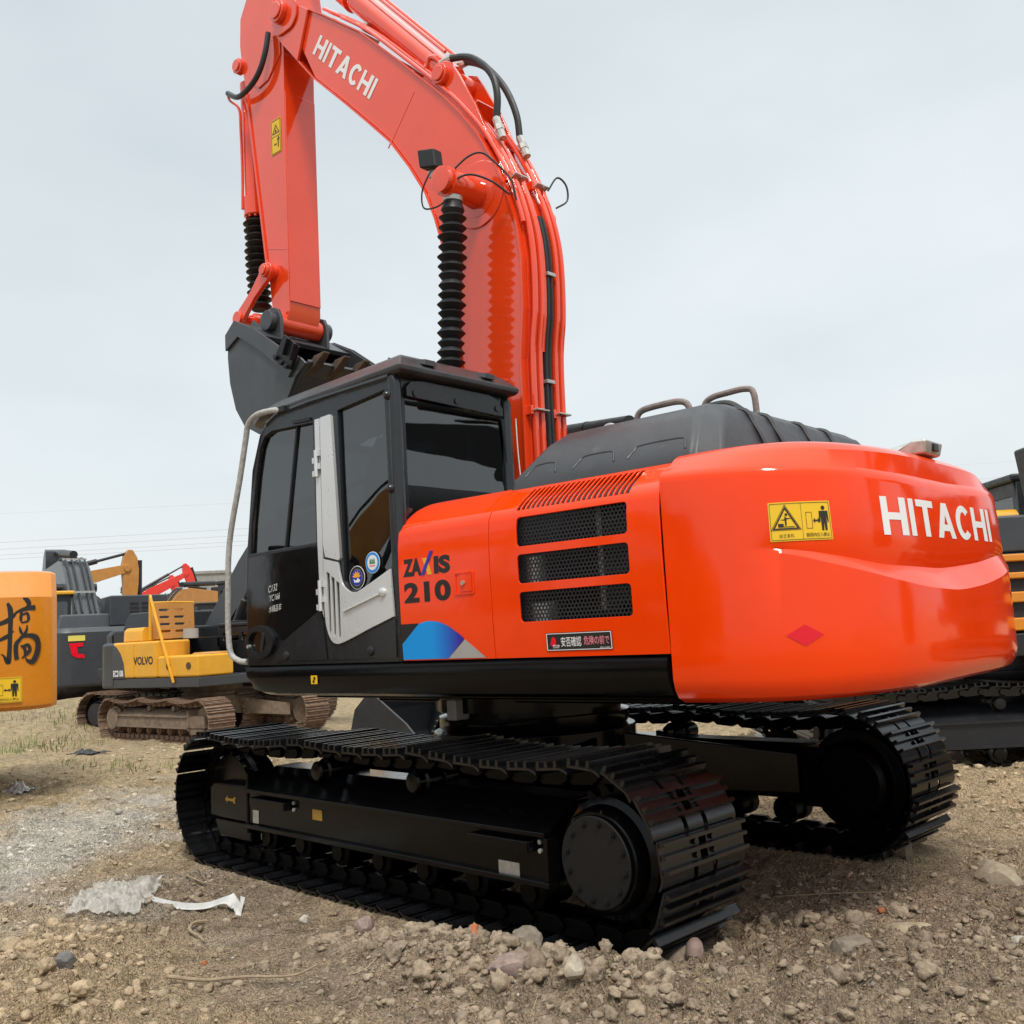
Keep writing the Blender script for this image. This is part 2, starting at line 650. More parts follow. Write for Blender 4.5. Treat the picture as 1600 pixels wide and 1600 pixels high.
# block capitals drawn as outlines in a 1-high box: list of splines and the width
def glyph(ch):
    t = 0.175
    if ch == 'H':
        return [[(0, 0), (t, 0), (t, .40), (.52, .40), (.52, 0), (.73, 0), (.73, 1), (.52, 1), (.52, .59), (t, .59), (t, 1), (0, 1)]], .73
    if ch == 'I':
        return [[(0, 0), (t, 0), (t, 1), (0, 1)]], t
    if ch == 'T':
        return [[(.245, 0), (.455, 0), (.455, .81), (.70, .81), (.70, 1), (0, 1), (0, .81), (.245, .81)]], .70
    if ch == 'A':
        return [[(0, 0), (.21, 0), (.27, .2), (.53, .2), (.59, 0), (.80, 0), (.51, 1), (.29, 1)], [(.325, .385), (.40, .66), (.475, .385)]], .80
    if ch == 'C':
        o, i = [], []
        for k in range(25):
            a = R(42 + 276 * k / 24)
            o.append((.37 + .37 * math.cos(a), .5 + .51 * math.sin(a)))
            i.append((.37 + .165 * math.cos(a), .5 + .315 * math.sin(a)))
        return [o + i[::-1]], .70
    return [[(0, 0), (.5, 0), (.5, 1), (0, 1)]], .5


def word_splines(word, gap=0.13):
    x = 0
    out = []
    for ch in word:
        sp, w = glyph(ch)
        out.append([[(x + a, b) for a, b in s] for s in sp])
        x += w + gap
    return out, x - gap


# warning plate in its own box 1 wide x h high, made of flat pieces mapped by fn(u, v, lift)
def warning_plate(parent, fn, w, h, cuts=(), text=True, name='warning_decal'):
    pl = flat([rrect(0, w, 0, h, h * 0.03)], name, lambda u, v, z: fn(u, v, z), 'yellow', parent, 0.002, cuts=cuts)
    pl['label'] = 'yellow warning plate with a crush triangle and a keep-clear figure'

    def art(sp, nm, mat='ink'):
        return flat(sp, nm, lambda u, v, z: fn(u, v, z + 0.0035), mat, parent, 0.001, cuts=cuts)
    b = h * 0.02
    art([rrect(b * 1.6, w - b * 1.6, b * 1.6, h - b * 1.6, b), rrect(b * 2.1, w - b * 2.1, b * 2.1, h - b * 2.1, b)], 'printed_border')
    art([[(w * .5, b * 2), (w * .504, b * 2), (w * .504, h - b * 2), (w * .5, h - b * 2)]], 'printed_divider')
    tri = lambda s: [(w * .25 - h * .36 * s, h * (.30 - .04 * (s - 1))), (w * .25 + h * .36 * s, h * (.30 - .04 * (s - 1))), (w * .25, h * (.30 + .58 * s + .02))]
    c0 = (w * .25, h * .48)
    sc = lambda s: [(c0[0] + (x - c0[0]) * s, c0[1] + (y - c0[1]) * s) for x, y in tri(1.0)]
    art([sc(1.10), sc(1.05)], 'warning_triangle')
    art([sc(0.98), sc(0.80)], 'warning_triangle')
    art([[(w * .25 + a * h, h * .36 + c * h) for a, c in ((-.2, .0), (.22, .0), (.22, .015), (-.06, .015), (-.06, .09), (-.2, .09))]], 'crush_symbol')
    art([[(w * .25 + a * h, h * .36 + c * h) for a, c in ((-.02, .03), (.02, .05), (.02, .2), (.16, .22), (.02, .235), (-.02, .28), (-.03, .2), (-.14, .19), (-.02, .17))]], 'crush_symbol')
    art([circle(w * .25 + .02 * h, h * .68, h * .035, 12)], 'crush_symbol')
    bx = [(w * .57, h * .30), (w * .67, h * .30), (w * .67, h * .72), (w * .57, h * .72)]
    bi = [(w * .575, h * .31), (w * .665, h * .31), (w * .665, h * .71), (w * .575, h * .71)]
    art([bx, bi], 'keep_clear_box')
    y = h * .5
    art([[(w * .685, y), (w * .715, y + .07 * h), (w * .715, y + .02 * h), (w * .77, y + .02 * h), (w * .77, y + .07 * h), (w * .80, y), (w * .77, y - .07 * h), (w * .77, y - .02 * h), (w * .715, y - .02 * h), (w * .715, y - .07 * h)]], 'double_arrow')
    px = w * .87
    art([circle(px, h * .82, h * .055, 14)], 'figure_symbol')
    art([[(px - .13 * h, h * .74), (px + .13 * h, h * .74), (px + .14 * h, h * .45), (px + .11 * h, h * .45), (px + .085 * h, h * .66), (px + .08 * h, h * .24), (px + .02 * h, h * .24), (px, h * .5), (px - .02 * h, h * .24), (px - .08 * h, h * .24), (px - .085 * h, h * .66), (px - .11 * h, h * .45), (px - .14 * h, h * .45)]], 'figure_symbol')
    if text:
        for body, x0, x1 in (('はさまれ', .14, .36), ('旋回内立入禁止', .55, .95)):
            me = fit_mesh(text_mesh(body, 1.0, 0.006), w * x0, w * x1, h * .09, h * .19)
            place_mesh(me, 'printed_text', lambda u, v, z: fn(u, v, 0.0045), 'ink', parent)
    return pl


# ------------------------------------------------------------------ setting: ground


def _hash(ix, iy, seed):
    h = (ix.astype(np.int64) * 374761393 + iy.astype(np.int64) * 668265263 + seed * 1442695041) & 0x7fffffff
    h = (h ^ (h >> 13)) * 1274126177 & 0x7fffffff
    h = h ^ (h >> 16)
    return (h & 0xffff) / 65535.0


def vnoise(x, y, seed=0):
    ix, iy = np.floor(x), np.floor(y)
    fx, fy = x - ix, y - iy
    fx = fx * fx * fx * (fx * (fx * 6 - 15) + 10)
    fy = fy * fy * fy * (fy * (fy * 6 - 15) + 10)
    a = _hash(ix, iy, seed)
    b = _hash(ix + 1, iy, seed)
    c = _hash(ix, iy + 1, seed)
    d = _hash(ix + 1, iy + 1, seed)
    return (a + (b - a) * fx) * (1 - fy) + (c + (d - c) * fx) * fy


def fbm(x, y, octs=4, seed=0, gain=0.5):
    t, a, s = 0, 1.0, 0
    for i in range(octs):
        # rotate each octave so that the lattice does not show
        ca, sa = math.cos(0.6 + i * 1.1), math.sin(0.6 + i * 1.1)
        t = t + a * vnoise((x * ca - y * sa) * 2 ** i + 17.3 * i, (x * sa + y * ca) * 2 ** i - 9.1 * i, seed + i)
        s += a
        a *= gain
    return t / s


def cells(x, y, seed=0):
    """distance to the nearest of scattered points (0 at a clod's middle)"""
    ix, iy = np.floor(x), np.floor(y)
    best = np.full(np.shape(x), 9.0)
    for dx in (-1, 0, 1):
        for dy in (-1, 0, 1):
            cx, cy = ix + dx, iy + dy
            px = cx + _hash(cx, cy, seed)
            py = cy + _hash(cx, cy, seed + 7)
            best = np.minimum(best, np.hypot(x - px, y - py))
    return best


def gauss(x, y, cx, cy, sx, sy, ang=0.0):
    ca, sa = math.cos(ang), math.sin(ang)
    u = (x - cx) * ca + (y - cy) * sa
    v = -(x - cx) * sa + (y - cy) * ca
    return np.exp(-0.5 * ((u / sx) ** 2 + (v / sy) ** 2))


SLEW = R(-3.717)
CAMXY = np.array((-4.319, 5.022))


def rough_mask(x, y):
    """where the soil is broken into clods: the foreground and the churned strips beside the tracks"""
    m = fbm(x * 0.8, y * 0.8, 3, 40)
    r = 0.34 + np.clip((m - 0.40) * 3.0, 0, 1) * 0.7
    r = np.maximum(r, gauss(x, y, -1.5, 2.05, 0.75, 0.35, 0.1))
    r = np.maximum(r, gauss(x, y, 0.0, 3.05, 0.95, 0.35, -0.6))
    r = np.maximum(r, 0.9 * gauss(x, y, -2.75, 0.9, 0.8, 0.8))
    r = np.maximum(r, 0.7 * gauss(x, y, 1.0, 2.75, 0.4, 0.35))
    r = r * (1 - 0.75 * gauss(x, y, 0.0, 2.15, 0.55, 0.32, -0.25))
    return r


def ground_z(x, y):
    x = np.asarray(x, dtype=float)
    y = np.asarray(y, dtype=float)
    z = -0.065 + 0.10 * (fbm(x * 0.35, y * 0.35, 3, 3) - 0.5) + 0.05 * (fbm(x * 1.3, y * 1.3, 3, 5) - 0.5)
    dist = np.hypot(x - CAMXY[0], y - CAMXY[1])
    # the yard falls away a little behind the machine
    z = z - 0.20 * np.clip((dist - 8) / 10, 0, 1)
    z = z + 0.60 * gauss(x, y, CAMXY[0] + 23.0 * 0.6603 + 10.2 * 0.7510, CAMXY[1] - 23.0 * 0.7510 + 10.2 * 0.6603, 2.6, 1.6, -0.85)
    rm = rough_mask(x, y)
    near = np.clip(1 - (dist - 12) / 10, 0, 1)
    c1 = cells(x * 7.0 + 1.5 * fbm(x * 4, y * 4, 2, 21), y * 7.0 + 1.5 * fbm(x * 4, y * 4, 2, 23), 9)
    c2 = cells(x * 19.0 + fbm(x * 13, y * 13, 2, 31), y * 19.0 + fbm(x * 13, y * 13, 2, 33), 12)
    lump = np.clip(0.62 - c1, 0, 1) * 0.085 * np.clip(fbm(x * 2.3, y * 2.3, 2, 61) * 2.2 - 0.6, 0, 1) + np.clip(0.6 - c2, 0, 1) * 0.034
    z = z + near * rm * lump * 1.9
    z = z + near * (fbm(x * 9, y * 9, 4, 51) - 0.5) * (0.020 + 0.035 * rm)
    z = z + near * np.clip(fbm(x * 3.1, y * 3.1, 4, 57) - 0.52, 0, 1) * 0.22 * np.clip((dist - 6.5) / 3, 0, 1)
    rg = 1 - np.abs(fbm(x * 16, y * 16, 3, 83) * 2 - 1)
    z = z + near * (rg - 0.7) * (0.010 + 0.022 * rm) * np.clip(1 - (dist - 7) / 4, 0, 1)
    # churned ridges: beside the rear of the near track, and the mound at the lower left
    z = z + 0.125 * gauss(x, y, -1.15, 1.86, 0.55, 0.17, 0.06) + 0.07 * gauss(x, y, -2.1, 1.75, 0.45, 0.3)
    z = z + 0.085 * gauss(x, y, 0.55, 2.9, 0.75, 0.30, -0.45) + 0.05 * gauss(x, y, -2.75, 0.65, 0.55, 0.5)
    z = z + 0.12 * gauss(x, y, -0.6, -3.25, 2.0, 0.22, 0.1)
    # wheel-smooth patches under both tracks
    ca, sa = math.cos(-SLEW), math.sin(-SLEW)
    u, v = x * ca - y * sa, x * sa + y * ca
    for s in (1, -1):
        m = np.clip((2.12 - np.abs(u)) / 0.25, 0, 1) * np.clip((0.36 - np.abs(v - s * 1.16)) / 0.1, 0, 1)
        z = z * (1 - m) + (-0.045) * m
    return z


def axis_steps(segs):
    out = [segs[0][0]]
    for a, b, s0, s1 in segs:
        t = a
        while t < b - 1e-6:
            f = (t - a) / (b - a)
            t = min(b, t + s0 + (s1 - s0) * f)
            out.append(t)
    return np.array(out)


def soil_colour(x, y):
    # soil kinds: dry tan earth, darker brown earth by tracks and counterweight, pale ash
    w = fbm(x * 1.1, y * 1.1, 4, 71) - 0.5
    brown_mask = np.clip(gauss(x, y, 0.3, 1.95, 1.5, 0.42, -0.1) * 1.2 + gauss(x, y, -2.4, 0.3, 0.9, 1.2) * 1.15 + 0.9 * gauss(x, y, -1.9, 2.0, 0.9, 0.55) + 1.3 * w, 0, 1)
    ash = np.clip(gauss(x, y, 4.0, 1.25, 1.4, 0.55, -0.65) * 1.7 + 1.6 * (fbm(x * 2.1, y * 2.1, 4, 77) - 0.58), 0, 1)
    ash = ash * np.clip(gauss(x, y, 4.0, 1.2, 2.6, 1.3, -0.65) * 2.2, 0, 1)
    dist = np.hypot(x - CAMXY[0], y - CAMXY[1])
    straw = np.clip((dist - 7.5) / 4 + 0.8 * w, 0, 1)
    tan = np.array((0.53, 0.40, 0.258))
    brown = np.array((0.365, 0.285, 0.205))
    ashc = np.array((0.58, 0.54, 0.475))
    strawc = np.array((0.53, 0.42, 0.27))
    c = tan[None] * np.ones((len(x), 1))
    c = c * (1 - straw[:, None]) + strawc * straw[:, None]
    c = c * (1 - brown_mask[:, None]) + brown * brown_mask[:, None]
    c = c * (1 - ash[:, None]) + ashc * ash[:, None]
    return c


def build_ground():
    ds = axis_steps([(-60, -6, 8, 3), (-6, 3.0, 1.5, 0.05), (3.0, 7.2, 0.0165, 0.022), (7.2, 16, 0.024, 0.07), (16, 40, 0.08, 1.2), (40, 900, 2, 60)])
    half = axis_steps([(0, 3.2, 0.018, 0.02), (3.2, 9, 0.024, 0.09), (9, 30, 0.1, 1.5), (30, 700, 2.5, 60)])
    ls = np.concatenate((-half[:0:-1], half))
    f = np.array((math.cos(R(-48.68)), math.sin(R(-48.68))))
    r = np.array((f[1], -f[0]))
    D, Lg = np.meshgrid(ds, ls, indexing='ij')
    X = CAMXY[0] + D * f[0] + Lg * r[0]
    Y = CAMXY[1] + D * f[1] + Lg * r[1]
    Z = ground_z(X, Y)
    n, m = X.shape
    co = np.stack((X, Y, Z), -1).reshape(-1, 3)
    idx = np.arange(n * m).reshape(n, m)
    q = np.stack((idx[:-1, :-1], idx[1:, :-1], idx[1:, 1:], idx[:-1, 1:]), -1).reshape(-1, 4)
    me = bpy.data.meshes.new('ground')
    me.vertices.add(n * m)
    me.vertices.foreach_set('co', co.ravel())
    me.loops.add(q.size)
    me.loops.foreach_set('vertex_index', q.ravel().astype(np.int32))
    me.polygons.add(len(q))
    me.polygons.foreach_set('loop_start', np.arange(0, q.size, 4, dtype=np.int32))
    me.polygons.foreach_set('use_smooth', np.ones(len(q), dtype=bool))
    me.update(calc_edges=True)
    x, y = co[:, 0], co[:, 1]
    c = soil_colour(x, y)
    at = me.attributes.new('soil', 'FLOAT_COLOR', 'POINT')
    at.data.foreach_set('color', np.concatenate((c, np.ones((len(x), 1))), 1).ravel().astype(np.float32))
    o = link('ground', me)
    tag(o, 'bare brown earth of the machine yard', 'ground', kind='structure')
    m_, nt, b = new_mat('yard_earth')
    a = nt.nodes.new('ShaderNodeAttribute')
    a.attribute_name = 'soil'
    co_ = objco(nt)
    n1 = add_noise(nt, 7, 8, 0.68, co_)
    n2 = add_noise(nt, 85, 8, 0.8, co_)
    f1 = ramp(nt, n1.outputs['Fac'], [(0.32, (0.52, 0.49, 0.45)), (0.5, (0.95, 0.94, 0.92)), (0.72, (1.25, 1.2, 1.12))])
    f2 = ramp(nt, n2.outputs['Fac'], [(0.33, (0.55, 0.53, 0.51)), (0.5, (1, 1, 1)), (0.68, (1.4, 1.38, 1.35))])

    def mul(p, q_):
        k = nt.nodes.new('ShaderNodeMix')
        k.data_type = 'RGBA'
        k.blend_type = 'MULTIPLY'
        k.inputs[0].default_value = 1
        nt.links.new(p, k.inputs[6])
        nt.links.new(q_, k.inputs[7])
        return k.outputs[2]
    nt.links.new(mul(mul(a.outputs['Color'], f1.outputs['Color']), f2.outputs['Color']), b.inputs['Base Color'])
    b.inputs['Roughness'].default_value = 0.95
    b.inputs['Specular IOR Level'].default_value = 0.2
    def grains(scale):
        v = nt.nodes.new('ShaderNodeTexVoronoi')
        v.inputs['Scale'].default_value = scale
        w_ = nt.nodes.new('ShaderNodeVectorMath')
        w_.operation = 'ADD'
        nz = add_noise(nt, scale * .4, 3, .6, co_)
        sc_ = nt.nodes.new('ShaderNodeVectorMath')
        sc_.operation = 'SCALE'
        sc_.inputs['Scale'].default_value = 1.1 / scale
        nt.links.new(nz.outputs['Color'], sc_.inputs[0])
        nt.links.new(co_, w_.inputs[0])
        nt.links.new(sc_.outputs[0], w_.inputs[1])
        nt.links.new(w_.outputs[0], v.inputs['Vector'])
        return v
    g1, g2 = grains(62), grains(150)
    n3 = add_noise(nt, 45, 9, 0.78, co_)
    ad = nt.nodes.new('ShaderNodeMath')
    ad.operation = 'ADD'
    h1 = ramp(nt, g1.outputs['Distance'], [(0.0, (1, 1, 1)), (0.55, (0, 0, 0))])
    h2 = ramp(nt, g2.outputs['Distance'], [(0.0, (.45, .45, .45)), (0.55, (0, 0, 0))])
    nt.links.new(h1.outputs['Color'], ad.inputs[0])
    nt.links.new(h2.outputs['Color'], ad.inputs[1])
    ad2 = nt.nodes.new('ShaderNodeMath')
    ad2.operation = 'ADD'
    nt.links.new(ad.outputs[0], ad2.inputs[0])
    nt.links.new(n3.outputs['Fac'], ad2.inputs[1])
    bump(nt, b, ad2.outputs[0], 1.0, 0.022)
    hs = nt.nodes.new('ShaderNodeSeparateColor')
    nt.links.new(g1.outputs['Color'], hs.inputs[0])
    f3 = ramp(nt, hs.outputs[0], [(0.0, (.82, .81, .80)), (0.5, (1, 1, 1)), (1.0, (1.18, 1.17, 1.16))])
    hs2 = nt.nodes.new('ShaderNodeSeparateColor')
    nt.links.new(g2.outputs['Color'], hs2.inputs[0])
    f4 = ramp(nt, hs2.outputs[0], [(0.0, (.80, .79, .78)), (0.5, (1, 1, 1)), (1.0, (1.22, 1.21, 1.20))])
    nt.links.new(mul(mul(mul(mul(a.outputs['Color'], f1.outputs['Color']), f2.outputs['Color']), f3.outputs['Color']), f4.outputs['Color']), b.inputs['Base Color'])
    me.materials.append(m_)
    return o


build_ground()


def ico(sub):
    bm = bmesh.new()
    bmesh.ops.create_icosphere(bm, subdivisions=sub, radius=1)
    v = np.array([p.co[:] for p in bm.verts])
    f = np.array([[q.index for q in p.verts] for p in bm.faces])
    bm.free()
    return v, f


def soil_mat(name, attr='tone', rough=0.95, bumps=90):
    m_, nt, b = new_mat(name)
    a = nt.nodes.new('ShaderNodeAttribute')
    a.attribute_name = attr
    n2 = add_noise(nt, 55, 6, 0.7, objco(nt))
    f2 = ramp(nt, n2.outputs['Fac'], [(0.3, (0.6,) * 3), (0.55, (1,) * 3), (0.75, (1.25,) * 3)])
    k = nt.nodes.new('ShaderNodeMix')
    k.data_type = 'RGBA'
    k.blend_type = 'MULTIPLY'
    k.inputs[0].default_value = 1
    nt.links.new(a.outputs['Color'], k.inputs[6])
    nt.links.new(f2.outputs['Color'], k.inputs[7])
    nt.links.new(k.outputs[2], b.inputs['Base Color'])
    b.inputs['Roughness'].default_value = rough
    b.inputs['Specular IOR Level'].default_value = 0.25
    n3 = add_noise(nt, bumps, 5, 0.7, objco(nt))
    bump(nt, b, n3.outputs['Fac'], 0.8, 0.01)
    return m_


M['soil'] = soil_mat('loose_soil')
nrs = np.random.RandomState(5)


def clod_templates(sub, n, seed, crumb=1.0):
    """irregular broken lumps: a ball cut by random planes, its faces roughened"""
    from mathutils import noise as mn
    v0, f0 = ico(sub)
    r_ = random.Random(seed)
    out = []
    for t in range(n):
        pl = [(Vector((r_.gauss(0, 1), r_.gauss(0, 1), r_.gauss(0, 1))).normalized(), r_.uniform(.45, .9)) for _ in range(9)]
        off = Vector((r_.uniform(-50, 50), r_.uniform(-50, 50), r_.uniform(-50, 50)))
        A = np.empty_like(v0)
        for i, p in enumerate(v0):
            q = Vector(p).normalized()
            rad = 1.0
            for nrm, o_ in pl:
                d_ = q.dot(nrm)
                if d_ > .05:
                    rad = min(rad, o_ / d_)
            rad *= 1 + crumb * (.38 * mn.noise(q * 2.1 + off) + .26 * mn.noise(q * 5.3 + off) + .16 * mn.noise(q * 11 + off))
            A[i] = q * rad
        out.append(A)
    return np.array(out), f0


def scatter(name, count, smin, smax, sub, palette, label, cat, density='rough', dmax=9.0, power=2.2, jitter=0.22, flatness=(0.5, 0.95)):
    TM, f0 = clod_templates(sub, 24 if sub < 3 else 14, count)
    v0 = TM[0]
    f = np.array((math.cos(R(-48.68)), math.sin(R(-48.68))))
    r = np.array((f[1], -f[0]))
    P = []
    if density == 'ridge':
        for cx, cy, sx, sy, ang, wt in ((-1.12, 1.86, .50, .12, .06, .45), (-1.75, 1.95, .35, .22, .3, .2), (.55, 2.95, .6, .22, -.45, .2), (-2.45, .75, .4, .4, 0, .15)):
            k = int(count * wt)
            u, v = nrs.randn(k) * sx, nrs.randn(k) * sy
            P += list(zip(cx + u * math.cos(ang) - v * math.sin(ang), cy + u * math.sin(ang) + v * math.cos(ang)))
        count = len(P)
    while len(P) < count:
        k = count * 3
        d = 3.0 + (dmax - 3.0) * nrs.rand(k) ** 1.5 if density != 'far' else 7.5 + (dmax - 7.5) * nrs.rand(k)
        l = (nrs.rand(k) - 0.5) * 1.25 * (d + 0.3)
        x = CAMXY[0] + d * f[0] + l * r[0]
        y = CAMXY[1] + d * f[1] + l * r[1]
        ca, sa = math.cos(-SLEW), math.sin(-SLEW)
        u, v = x * ca - y * sa, x * sa + y * ca
        under = (np.abs(u) < 2.15) & (np.abs(np.abs(v) - 1.16) < 0.36)
        w = 0.12 + rough_mask(x, y) if density == 'rough' else np.full(k, 0.5)
        w = w * (0.25 + 1.5 * np.clip(fbm(x * 1.7, y * 1.7, 3, 91) - 0.3, 0, 1))
        ok = (nrs.rand(k) < w) & ~under
        P += list(zip(x[ok], y[ok]))
    P = np.array(P[:count])
    s = smin + (smax - smin) * nrs.rand(count) ** power
    z = ground_z(P[:, 0], P[:, 1])
    nv, nf = len(v0), len(f0)
    A = TM[nrs.randint(0, len(TM), count)].copy()
    if sub < 3:
        A = A * (1 + 0.5 * jitter * (nrs.rand(count, nv, 1) - 0.5) * 2)
    A[:, :, 0] *= (0.8 + 0.5 * nrs.rand(count, 1))
    A[:, :, 1] *= (0.7 + 0.4 * nrs.rand(count, 1))
    A[:, :, 2] *= (flatness[0] + (flatness[1] - flatness[0]) * nrs.rand(count, 1))
    an = nrs.rand(count) * 6.283
    ti = (nrs.rand(count) - 0.5) * 0.9
    c, sn = np.cos(an)[:, None], np.sin(an)[:, None]
    x, y, zz = A[:, :, 0].copy(), A[:, :, 1].copy(), A[:, :, 2].copy()
    ct, st = np.cos(ti)[:, None], np.sin(ti)[:, None]
    y, zz = y * ct - zz * st, y * st + zz * ct
    A[:, :, 0] = (x * c - y * sn) * s[:, None] + P[:, 0][:, None]
    A[:, :, 1] = (x * sn + y * c) * s[:, None] + P[:, 1][:, None]
    A[:, :, 2] = zz * s[:, None] + z[:, None] + s[:, None] * 0.08
    F = (f0[None] + (np.arange(count) * nv)[:, None, None]).reshape(-1, 3)
    me = bpy.data.meshes.new(name)
    me.vertices.add(count * nv)
    me.vertices.foreach_set('co', A.ravel())
    me.loops.add(F.size)
    me.loops.foreach_set('vertex_index', F.ravel().astype(np.int32))
    me.polygons.add(len(F))
    me.polygons.foreach_set('loop_start', np.arange(0, F.size, 3, dtype=np.int32))
    me.update(calc_edges=True)
    pal = np.array(palette) if palette is not None else None
    if palette is None:
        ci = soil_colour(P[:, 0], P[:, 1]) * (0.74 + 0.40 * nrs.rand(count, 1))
    else:
        ci = pal[nrs.randint(0, len(pal), count)] * (0.7 + 0.4 * nrs.rand(count, 1))
    cc = np.repeat(ci[:, None, :], nv, 1).reshape(-1, 3)
    at = me.attributes.new('tone', 'FLOAT_COLOR', 'POINT')
    at.data.foreach_set('color', np.concatenate((cc, np.ones((len(cc), 1))), 1).ravel().astype(np.float32))
    me.materials.append(M['soil'])
    o = link(name, me)
    tag(o, label, cat, kind='stuff')
    return o


EARTH = [(0.48, 0.37, 0.25), (0.40, 0.31, 0.22), (0.54, 0.44, 0.32), (0.32, 0.26, 0.195), (0.45, 0.39, 0.31)]
STONE = [(0.44, 0.38, 0.30), (0.52, 0.45, 0.36), (0.34, 0.30, 0.25), (0.46, 0.36, 0.26), (0.62, 0.57, 0.50), (0.42, 0.33, 0.23)]
scatter('soil_crumbs', 36000, 0.0022, 0.010, 1, None, 'small crumbs of brown earth strewn over the yard', 'soil', 'even', 9.5, 2.2, 0.36)
scatter('soil_clods', 9000, 0.006, 0.034, 2, None, 'broken clods of grey-brown earth beside the tracks and in the foreground', 'soil', 'rough', 9.0, 3.2, 0.30, (0.45, 0.75))
scatter('gravel', 1300, 0.003, 0.013, 1, STONE, 'pale gravel scattered over the earth in the foreground', 'gravel', 'rough', 9.0, 2.6, 0.3)
scatter('heaped_clods', 1000, 0.009, 0.055, 3, None, 'heaped crumbly clods of churned earth in front of the near track', 'soil', 'ridge', 9.0, 3.0, 0.26, (0.6, 0.95))
scatter('far_clods', 3600, 0.012, 0.06, 1, None, 'lumps of dry earth lying about the middle of the yard', 'soil', 'far', 19.0, 2.4, 0.36, (0.3, 0.6))


def straws():
    b = MB()
    f = np.array((math.cos(R(-48.68)), math.sin(R(-48.68))))
    r = np.array((f[1], -f[0]))
    for i in range(520):
        d = 3.2 + 9 * rng.random() ** 1.3
        l = (rng.random() - 0.5) * 1.2 * d
        x = CAMXY[0] + d * f[0] + l * r[0]
        y = CAMXY[1] + d * f[1] + l * r[1]
        u = x * math.cos(-SLEW) - y * math.sin(-SLEW)
        v = x * math.sin(-SLEW) + y * math.cos(-SLEW)
        if abs(u) < 2.2 and abs(v) < 1.6:
            continue
        a = rng.random() * 6.28
        L_ = rng.uniform(0.03, 0.16)
        p = [(x + math.cos(a) * L_ * t + rng.uniform(-.006, .006), y + math.sin(a) * L_ * t + rng.uniform(-.006, .006)) for t in (-.5, 0, .5)]
        zs = [float(ground_z(q[0], q[1])) + rng.uniform(.006, .014) for q in p]
        b.tube([(q[0], q[1], z) for q, z in zip(p, zs)], rng.uniform(.0009, .002), 4)
    m_, nt, bb = new_mat('dry_straw')
    n = add_noise(nt, 3, 2, 0.5, objco(nt))
    c = ramp(nt, n.outputs['Fac'], [(0.35, (0.12, 0.08, 0.05)), (0.6, (0.42, 0.33, 0.2))])
    nt.links.new(c.outputs['Color'], bb.inputs['Base Color'])
    bb.inputs['Roughness'].default_value = 0.8
    M['straw'] = m_
    o = b.build('dry_straw', 'straw', None)
    tag(o, 'bits of dry straw lying on the earth', 'straw', kind='stuff')


straws()

# ------------------------------------------------------------------ crawler undercarriage


def track_loop(h, rad, z0, sag, pitch):
    P = []
    N = 60
    for i in range(N):
        P.append((-h + 2 * h * i / N, z0 - rad))
    for i in range(N):
        a = -math.pi / 2 + math.pi * i / N
        P.append((h + rad * math.cos(a), z0 + rad * math.sin(a)))
    for i in range(N):
        t = i / N
        x = h - 2 * h * t
        # the upper run hangs between the idler, two carrier rollers and the sprocket
        s = abs(math.sin(t * math.pi * 3)) * sag * (0.75 if 0.33 < t < 0.67 else 1.0)
        P.append((x, z0 + rad - s))
    for i in range(N):
        a = math.pi / 2 + math.pi * i / N
        P.append((-h + rad * math.cos(a), z0 + rad * math.sin(a)))
    P.append(P[0])
    A = np.array(P)
    seg = np.hypot(*np.diff(A, axis=0).T)
    cum = np.r_[0, np.cumsum(seg)]
    n = int(round(cum[-1] / pitch))
    out = []
    for k in range(n):
        s = (k + 0.35) * cum[-1] / n
        x = np.interp(s, cum, A[:, 0])
        z = np.interp(s, cum, A[:, 1])
        x2 = np.interp((s + 0.02) % cum[-1], cum, A[:, 0])
        z2 = np.interp((s + 0.02) % cum[-1], cum, A[:, 1])
        out.append((x, z, math.atan2(z2 - z, x2 - x)))
    return out, cum[-1] / n


def shoe_mesh(w, p, mat, detail=True):
    """local: x along the run, y across, -z outwards (the run goes forward along the ground)"""
    b = MB()
    hw = w / 2
    t = 0.011
    gh = 0.030
    ys = [-hw, -0.085, -0.025, 0.025, 0.085, hw]
    # plate between the bars, with the mud holes left open in the middle
    for x0, x1 in ((-p * .44, -p * .155), (-p * .155, p * .16)):
        if detail:
            b.box(x0, x1, -hw, -0.026, -t, 0)
            b.box(x0, x1, 0.026, hw, -t, 0)
        else:
            b.box(x0, x1, -hw, hw, -t, 0)
    # curved trailing lip with two notches
    prof = [(p * .16, 0), (p * .16, -t), (p * .33, -t * .8), (p * .46, -t * .1), (p * .545, t * 1.1), (p * .545, t * 2.0), (p * .44, t * .95), (p * .32, 0)]
    if detail:
        for y0, y1 in ((-hw, -.085), (-.055, .055), (.085, hw)):
            b.prism_y(prof, y0, y1)
    else:
        b.prism_y(prof, -hw, hw)
    # three grousers
    for x, s in ((-p * .40, 1.0), (-p * .13, .92), (p * .17, 1.0)):
        b.prism_y([(x - .012, 0), (x - .0075, -t - gh * s), (x + .0075, -t - gh * s), (x + .012, 0)], -hw + .004, hw - .004)
    if detail:
        for x in (-p * .27, p * .02):
            for y in (-.062, .062):
                b.cyl((x, y, -t + .001), (x, y, -t - .013), .0135, .012, 6)
    me = b.mesh('track_shoe', mat, True, 30)
    return me


